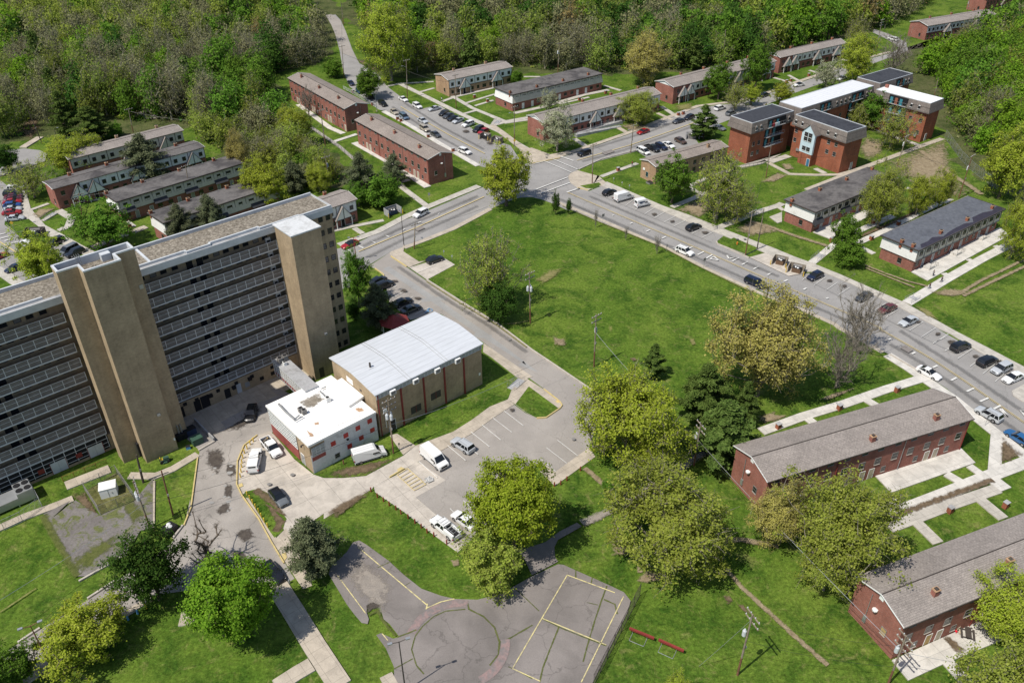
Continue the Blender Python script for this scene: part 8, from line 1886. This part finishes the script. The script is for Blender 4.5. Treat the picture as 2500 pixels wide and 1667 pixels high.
enclosure('pale bin enclosure beside the light green pine',Q(0,2,1645,1135),D(-5),4.2,2.4,'slab','trim_grey',False)
c=G(Q(2,0,1620,945));o=thing('dumpster','green topped waste container at the foot of the tower in the sun','dumpster',(*c,0),TA);MB().prism([(-.9,-.7),(.9,-.7),(.9,.7),(-.9,.7)],.1,1.3,'green_bin','green_bin').build('body',o);MB().box(-.95,.95,-.75,.75,1.3,1.38,'green_bin').build('lid',o)
c=G(Q(2,0,1560,870));o=thing('dumpster','navy waste container in the shade beside the tower stair core','dumpster',(*c,0),TA);MB().prism([(-1,-.7),(1,-.7),(1,.7),(-1,.7)],.1,1.3,'navy','black').build('body',o);MB().box(-1.05,1.05,-.75,.1,1.3,1.38,'black').build('lid',o)
c=G(Q(2,0,1490,905));o=thing('dumpster','black waste container against the tower stair core','dumpster',(*c,0),TA);MB().prism([(-.9,-.7),(.9,-.7),(.9,.7),(-.9,.7)],.1,1.2,'black','dark').build('body',o);MB().box(-.95,.95,-.75,.1,1.2,1.28,'black').build('lid',o)
c=G(Q(3,0,1390,330));o=thing('waste_skip','small black open skip with white bags at the lane kerb','skip',(*c,0),D(60));MB().prism([(-1.1,-.8),(1.1,-.8),(1.1,.8),(-1.1,.8)],.05,1.1,'black','dark').build('body',o)
m=MB();[m.lathe((x,y,1.05),[(.3,0),(.34,.2),(.1,.35)],7,'cloth_white')for x,y in((0,0),(.4,.3),(.2,-.3))];m.build('waste_bags',o)
# wall retaining the bin yard, kerb walls
o=MB().box(-4.2,4.2,-.12,.12,0,.9,'slab').build('retaining_wall');p,q_=G(Q(2,0,1600,770)),G(Q(2,0,1760,935));o.location=(*((p+q_)/2),0);o.rotation_euler=(0,0,math.atan2(*(q_-p)[::-1]));o.scale[0]=np.linalg.norm(q_-p)/8.4;tag(o,'low concrete wall beside the containers at the tower','wall')
# wheelchair ramp before the long panelled row
def ramp(label,a,b,w=1.5):
 p,q_=G(a),G(b);L=float(np.linalg.norm(q_-p));root=thing('access_ramp',label,'ramp',(*p,0),math.atan2(*(q_-p)[::-1]));m=MB();m.xprism([(-w/2,0),(w/2,0),(w/2,.12),(-w/2,.12)],0,L,'slab');m.v=[(x,y,z+x/L*.9 if z>.05 else z)for x,y,z in m.v];m.build('deck',root)
 for s in(-1,1):
  m=MB();n=int(L/1.2)
  for i in range(n+1):x=L*i/n;m.tube((x,s*w/2,x/L*.9),(x,s*w/2,x/L*.9+1.0),.025,n=4,mat='metal')
  for dz in(.5,1.0):m.tube((0,s*w/2,dz),(L,s*w/2,dz+.9),.03,n=4,mat='metal')
  m.build('railing',root)
 return root
ramp('long railed ramp before the long panelled row house, upper run',Q(0,2,700,1090),Q(0,2,1065,1010));ramp('long railed ramp before the long panelled row house, lower run',Q(0,2,1060,1035),Q(0,2,690,1125))
# steps with handrails
def steps(label,a,b,w=1.6,n=7,rise=.14):
 p,q_=G(a),G(b);L=float(np.linalg.norm(q_-p));root=thing('garden_steps',label,'steps',(*p,0),math.atan2(*(q_-p)[::-1]));m=MB()
 for i in range(n):m.box(L*i/n,L*(i+1)/n-.02,-w/2,w/2,0,.1+.02*i,'slab')
 m.build('treads',root)
 for s in(-1,1):
  m=MB()
  for x in(0,L*.5,L):m.tube((x,s*w/2,0),(x,s*w/2,1.05),.03,n=5,mat='metal')
  m.tube((0,s*w/2,1.05),(L,s*w/2,1.05),.03,n=5,mat='metal');m.tube((0,s*w/2,.6),(L,s*w/2,.6),.025,n=5,mat='metal');m.build('handrail',root)
 return root
steps('railed steps between the side street and the gymnasium lawn',Q(2,1,2170,505),Q(2,1,2260,430));steps('railed steps up from the road beside the upright dark leaved tree',Q(1,3,625,800),Q(1,3,690,745));steps('railed steps up from the road to the long white footpath',Q(1,3,1395,1135),Q(1,3,1465,1100));steps('railed steps down from the pavement beside the flat roofed white row house',Q(0,1,2030,1035),Q(0,1,2075,995));steps('worn steps on the grass before the left group',Q(1,0,350,470),Q(1,0,450,410),1.4,9)
# stoops with railings on the patio of the blue-black roofed row
for k,(x,y)in enumerate(((1570,860),(1790,745),(2000,620))):
 root=thing('entrance_stoop','white concrete stoop with black rails, '+('nearest the road','middle of three on the white patio','farthest along the white patio')[k],'stoop',(*G(Q(1,3,x,y)),.05),D(35.4),'stoops on the white patio');MB().box(-1.1,1.1,-.7,.9,0,.75,'concrete_new').box(1.1,1.5,-.5,.7,0,.5,'concrete_new').box(1.5,1.9,-.5,.7,0,.25,'concrete_new').build('landing',root)
 for s in(-.6,.7):
  m=MB()
  for xx,z in((1.1,.75),(1.9,.25),(2.6,0)):m.tube((xx,s,z),(xx,s,z+.95),.03,n=5,mat='black')
  m.tube((-.8,s,1.7),(1.1,s,1.7),.03,n=5,mat='black');m.tube((1.1,s,1.7),(2.6,s,.95),.03,n=5,mat='black');m.tube((-.8,s,.75),(-.8,s,1.7),.03,n=5,mat='black');m.build('railing',root)
# benches on the grass by the court
def sideline_bench(label,p0,p1,legs):
 a,b=G(p0,.9),G(p1,.9);L=float(np.linalg.norm(b-a));root=thing('sideline_bench',label,'bench',(*a,0),math.atan2(*(b-a)[::-1]),'red benches by the ball court');MB().box(0,L,-.12,.12,.84,.94,'dark_red').box(0,L,-.16,-.12,.62,.94,'dark_red').build('seat',root)
 for x in(L*.14,L*.72):m=MB();m.tube((x,0,0),(x,0,.82),.04,n=6,mat='metal');m.tube((x,0,.04),(x,-1.3,.04),.04,n=6,mat='metal');m.build('leg',root)
 MB().tube((L*.14,-1.3,.04),(L*.72,-1.3,.04),.04,n=6,mat='metal').build('stretcher',root);return root
sideline_bench('red plank bench on the grass nearer the ball court fence',Q(3,2,1132,1112),Q(3,2,1335,1195),None);sideline_bench('red plank bench on the grass farther from the ball court fence',Q(3,2,1370,1205),Q(3,2,1578,1298),None)
# fences
def mesh_fence(label,px,h,mat='metal',step=2.4,alpha=.35,name='wire_fence',wires=7):
 wp=W2(px);root=thing(name,label,'fence',(*wp[0],0));o0=np.array(wp[0])
 for a,b in zip(wp[:-1],wp[1:]):
  a,b=np.array(a)-o0,np.array(b)-o0;L=np.linalg.norm(b-a);n=max(1,int(round(L/step)));d=(b-a)/L
  m=MB()
  for i in range(n):p=a+(b-a)*i/n;MB().tube((*p,0),(*p,h),.04,n=6,mat=mat).build('fence_post',root)
  for k in range(wires):z=.1+(h-.15)*k/(wires-1);m.tube((*a,z),(*b,z),.012 if 0<k<wires-1 else.028,n=4,mat=mat,cap=False)
  k=0;s=h*.45
  while k*s<L:
   u=min(L,k*s+s);p,q_=a+d*k*s,a+d*u;m.tube((*p,.1),(*q_,h),.012,n=3,mat=mat,cap=False);m.tube((*p,h),(*q_,.1),.012,n=3,mat=mat,cap=False);k+=1
  m.build('fence_mesh',root)
 return root
mesh_fence('tall wire fence along the right side of the old ball court',QQ(3,2,1215,850,830,1600),2.6,'trim_brown',wires=11)
mesh_fence('wire fence between the bare slope and the bright wood',QQ(0,3,1700,1130,1830,1310,1930,1410,2090,1530,2330,1640),2.6,'metal',3)
mesh_fence('wire fence around the yard with the white transformer cabinet',QQ(2,0,700,1340,965,1205,1115,1420,830,1540,700,1340),2.2,'trim_grey',2.6,wires=9)
mesh_fence('wire fence round the chiller unit at the left edge',QQ(2,0,40,1660,190,1590,350,1470,270,1320),2.2,'metal',2.4,wires=9)
mesh_fence('wire fence along the narrow footpath below the upper brick rows',QQ(0,1,530,1060,760,1215,900,1330),1.6,'trim_grey',2.6)
mesh_fence('railing fence along the footpath below the corner brick row',QQ(1,1,1190,110,1310,220),1.4,'trim_grey',2.2)
mesh_fence('white railing fence at the top of the upper street',QQ(0,1,800,730,860,760,1080,890),1.2,'post',1.6,wires=4)
mesh_fence('metal railing along the sunken loading door of the tower',QQ(2,0,520,1260,880,1110),1.1,'dark_red',1.6,wires=4)
mesh_fence('railing along the footpath before the mansard block',QQ(0,3,30,1390,230,1340),1.1,'trim_grey',1.6,wires=4)
# yard equipment
c=G(Q(2,0,905,1365));o=thing('transformer_cabinet','white metal cabinet inside the wire fenced yard','cabinet',(*c,0),TA-.35);MB().box(-1.25,1.25,-1,1,.15,2.0,'white_paint').box(-1.3,1.3,-1.05,1.05,2.0,2.08,'white_paint').build('body',o);MB().box(-1.4,1.4,-1.2,1.2,0,.15,'slab').build('base',o)
MB().box(-.02,.02,-1.03,-1.0,.3,1.9,'trim_grey').box(.5,.6,-1.05,-1.0,1.0,1.25,'trim_grey').build('door',o)
c=G(Q(3,0,90,110));o=thing('chiller_unit','large pale industrial chiller with roof fans at the left edge','chiller',(*c,0),TA);MB().box(-6,1.2,-1.4,1.4,.4,1.7,'metal').build('body',o);MB().box(1.2,3.6,-1.5,1.5,.4,2.5,'metal').build('fan_section',o)
for x in(1.8,3.0):
 for y in(-.7,.75):MB().lathe((x,y,2.5),[(.52,0),(.5,.12),(.42,.12)],14,'dark').build('fan',o)
for x in(-5,-2,1,3.2):
 for y in(-1.3,1.3):MB().box(x-.1,x+.1,y-.1,y+.1,0,.5,'metal').build('leg',o)
c=G(Q(2,0,1345,1100));o=thing('riding_mower','green riding mower on the grass at the foot of the tower','mower',(*c,0),.5);MB().box(-.5,.9,-.35,.35,.3,.65,'green_bin').box(.1,.9,-.3,.3,.65,.95,'green_bin').build('body',o);MB().box(-.45,-.05,-.25,.25,.65,.75,'yellow').box(-.5,-.42,-.25,.25,.75,1.1,'yellow').build('seat',o)
MB().box(-.2,.5,-.65,.65,.12,.3,'green_bin').build('mower_deck',o)
for x,r in((-.35,.3),(.75,.2)):
 for s in(-1,1):MB().tube((x,s*.32,r),(x,s*.5,r),r,n=12,mat='tyre').build('wheel',o)
c=G(Q(2,0,1545,990));o=thing('litter_bin','small blue crate on the grass beside the tower','crate',(*c,0),.4);MB().box(-.35,.35,-.3,.3,0,.5,'paint_blue','navy').build('body',o);MB().box(-.38,.38,-.33,.33,.5,.55,'paint_blue','dark').build('rim',o)
# picnic table and seats by the bottom right row
c=G(Q(3,3,1880,1180));o=thing('picnic_table','dark wooden picnic table on the patio of the bottom right row','table',(*c,.05),1.2);MB().box(-.9,.9,-.38,.38,.7,.76,'trim_brown').build('tabletop',o)
for s in(-1,1):MB().box(-.9,.9,s*.75-.14,s*.75+.14,.42,.47,'trim_brown').build('bench',o);MB().box(s*.65-.05,s*.65+.05,-.8,.8,.3,.42,'trim_brown').box(s*.65-.05,s*.65+.05,-.1,.1,0,.7,'trim_brown').build('leg',o)
for lab,x,y,mt in(('red plastic chair on the patio beside the picnic table',1785,1150,'plastic_red'),('beige chair on the patio beside the red one',1815,1160,'door_beige')):
 c=G(Q(3,3,x,y));o=thing('patio_chair',lab,'chair',(*c,.05),.5);MB().box(-.28,.28,-.28,.28,.38,.45,mt).build('seat',o);MB().box(-.28,.28,.22,.28,.45,.95,mt).build('backrest',o)
 for a_ in(-1,1):
  for b_ in(-1,1):MB().box(a_*.25-.03,a_*.25+.03,b_*.25-.03,b_*.25+.03,0,.38,mt).build('leg',o)
# ------------------------------------------------------------------ people
def person(label,px,face,top='cloth_red',legs='cloth_dark',stride=.25,pushing=False,h=1.72):
 """one skinned figure: legs, trunk, arms, neck, head; hair and clothing are its children"""
 s=h/1.72
 J=dict(pelvis=(0,0,.92),belly=(0,.01,1.08),chest=(0,.02,1.30),neck=(0,.02,1.47),head=(0,.05,1.58),crown=(0,.04,1.68),hl=(-.1,0,.88),kl=(-.1,stride*.55,.48),al=(-.1,stride*.6-.1,.08),tl=(-.1,stride*.6+.08,.04),hr=(.1,0,.88),kr=(.1,-stride*.3,.48),ar=(.1,-stride-.06,.1),tr=(.1,-stride+.1,.04),sl=(-.19,.02,1.40),el=(-.25,-.06,1.13),wl=(-.24,.12,.92),fl=(-.23,.18,.84),sr=(.19,.02,1.40),er=(.25,.04,1.13),wr=(.24,-.06,.90),fr=(.24,-.07,.81))
 if pushing:J.update(el=(-.24,.12,1.14),wl=(-.2,.36,1.05),fl=(-.18,.45,1.04),er=(.24,.12,1.14),wr=(.2,.36,1.05),fr=(.18,.45,1.04))
 rad=dict(pelvis=.135,belly=.125,chest=.15,neck=.055,head=.095,crown=.075,hl=.085,kl=.058,al=.042,tl=.035,hr=.085,kr=.058,ar=.042,tr=.035,sl=.06,el=.043,wl=.032,fl=.03,sr=.06,er=.043,wr=.032,fr=.03)
 E_=[('pelvis','belly'),('belly','chest'),('chest','neck'),('neck','head'),('head','crown'),('pelvis','hl'),('hl','kl'),('kl','al'),('al','tl'),('pelvis','hr'),('hr','kr'),('kr','ar'),('ar','tr'),('chest','sl'),('sl','el'),('el','wl'),('wl','fl'),('chest','sr'),('sr','er'),('er','wr'),('wr','fr')]
 names=list(J);me=bpy.data.meshes.new('person');me.from_pydata([tuple(s*c for c in J[n])for n in names],[(names.index(a),names.index(b))for a,b in E_],[])
 o=bpy.data.objects.new('person',me);COL.objects.link(o);o.location=(*G(px),.08);o.rotation_euler=(0,0,face);tag(o,label,'person')
 md=o.modifiers.new('skin','SKIN');o.modifiers.new('sub','SUBSURF').levels=1;o.modifiers['sub'].render_levels=1
 for i,n in enumerate(names):v=me.skin_vertices[0].data[i];v.radius=(rad[n]*s,rad[n]*s);v.use_root=n=='pelvis'
 me.materials.append(MATS['skin'])
 m=MB();P3=lambda n:np.array(J[n])*s
 for a,b,k in(('pelvis','belly',1.12),('belly','chest',1.12)):m.tube(P3(a),P3(b),rad[a]*s*k*1.1,rad[b]*s*k*1.1,10,top)
 m.tube(P3('chest'),P3('neck')*.6+P3('chest')*.4,rad['chest']*s*1.2,.07*s,10,top)
 for a,b in(('sl','el'),('sr','er')):m.tube(P3('chest')*.25+P3(a)*.75,P3(b),rad[a]*s*1.3,rad[b]*s*1.35,8,top)
 m.build('shirt',o);m=MB()
 for a,b in(('hl','kl'),('kl','al'),('hr','kr'),('kr','ar')):m.tube(P3(a),P3(b),rad[a]*s*1.22,rad[b]*s*1.3,8,legs)
 m.tube(P3('pelvis')-np.array([0,0,.08]),P3('pelvis')+np.array([0,0,.1]),.17*s,.16*s,10,legs);m.build('trousers',o)
 m=MB();m.lathe(tuple(P3('head')+np.array([0,-.02,.03])),[(.1*s,0),(.108*s,.05),(.085*s,.1),(.03*s,.13)],10,'black');m.build('hair',o);return o
person('person in a red top standing on the path to the tan corner house',Q(0,2,1152,1365),1.0,'cloth_red','cloth_dark')
person('person in white walking past the utility pole before the tan row house',Q(0,1,1607,835),2.5,'cloth_white','cloth_dark')
person('person standing on the white patio before the blue-black roof',Q(1,3,1600,925),2.0,'slab','cloth_dark')
person('person in dark clothes walking up the long white footpath',Q(1,3,1668,975),4.0,'cloth_dark','cloth_dark')
person('person in dark clothes at the head of the steps on the long white footpath',Q(1,3,1570,1028),4.0,'cloth_dark','navy')
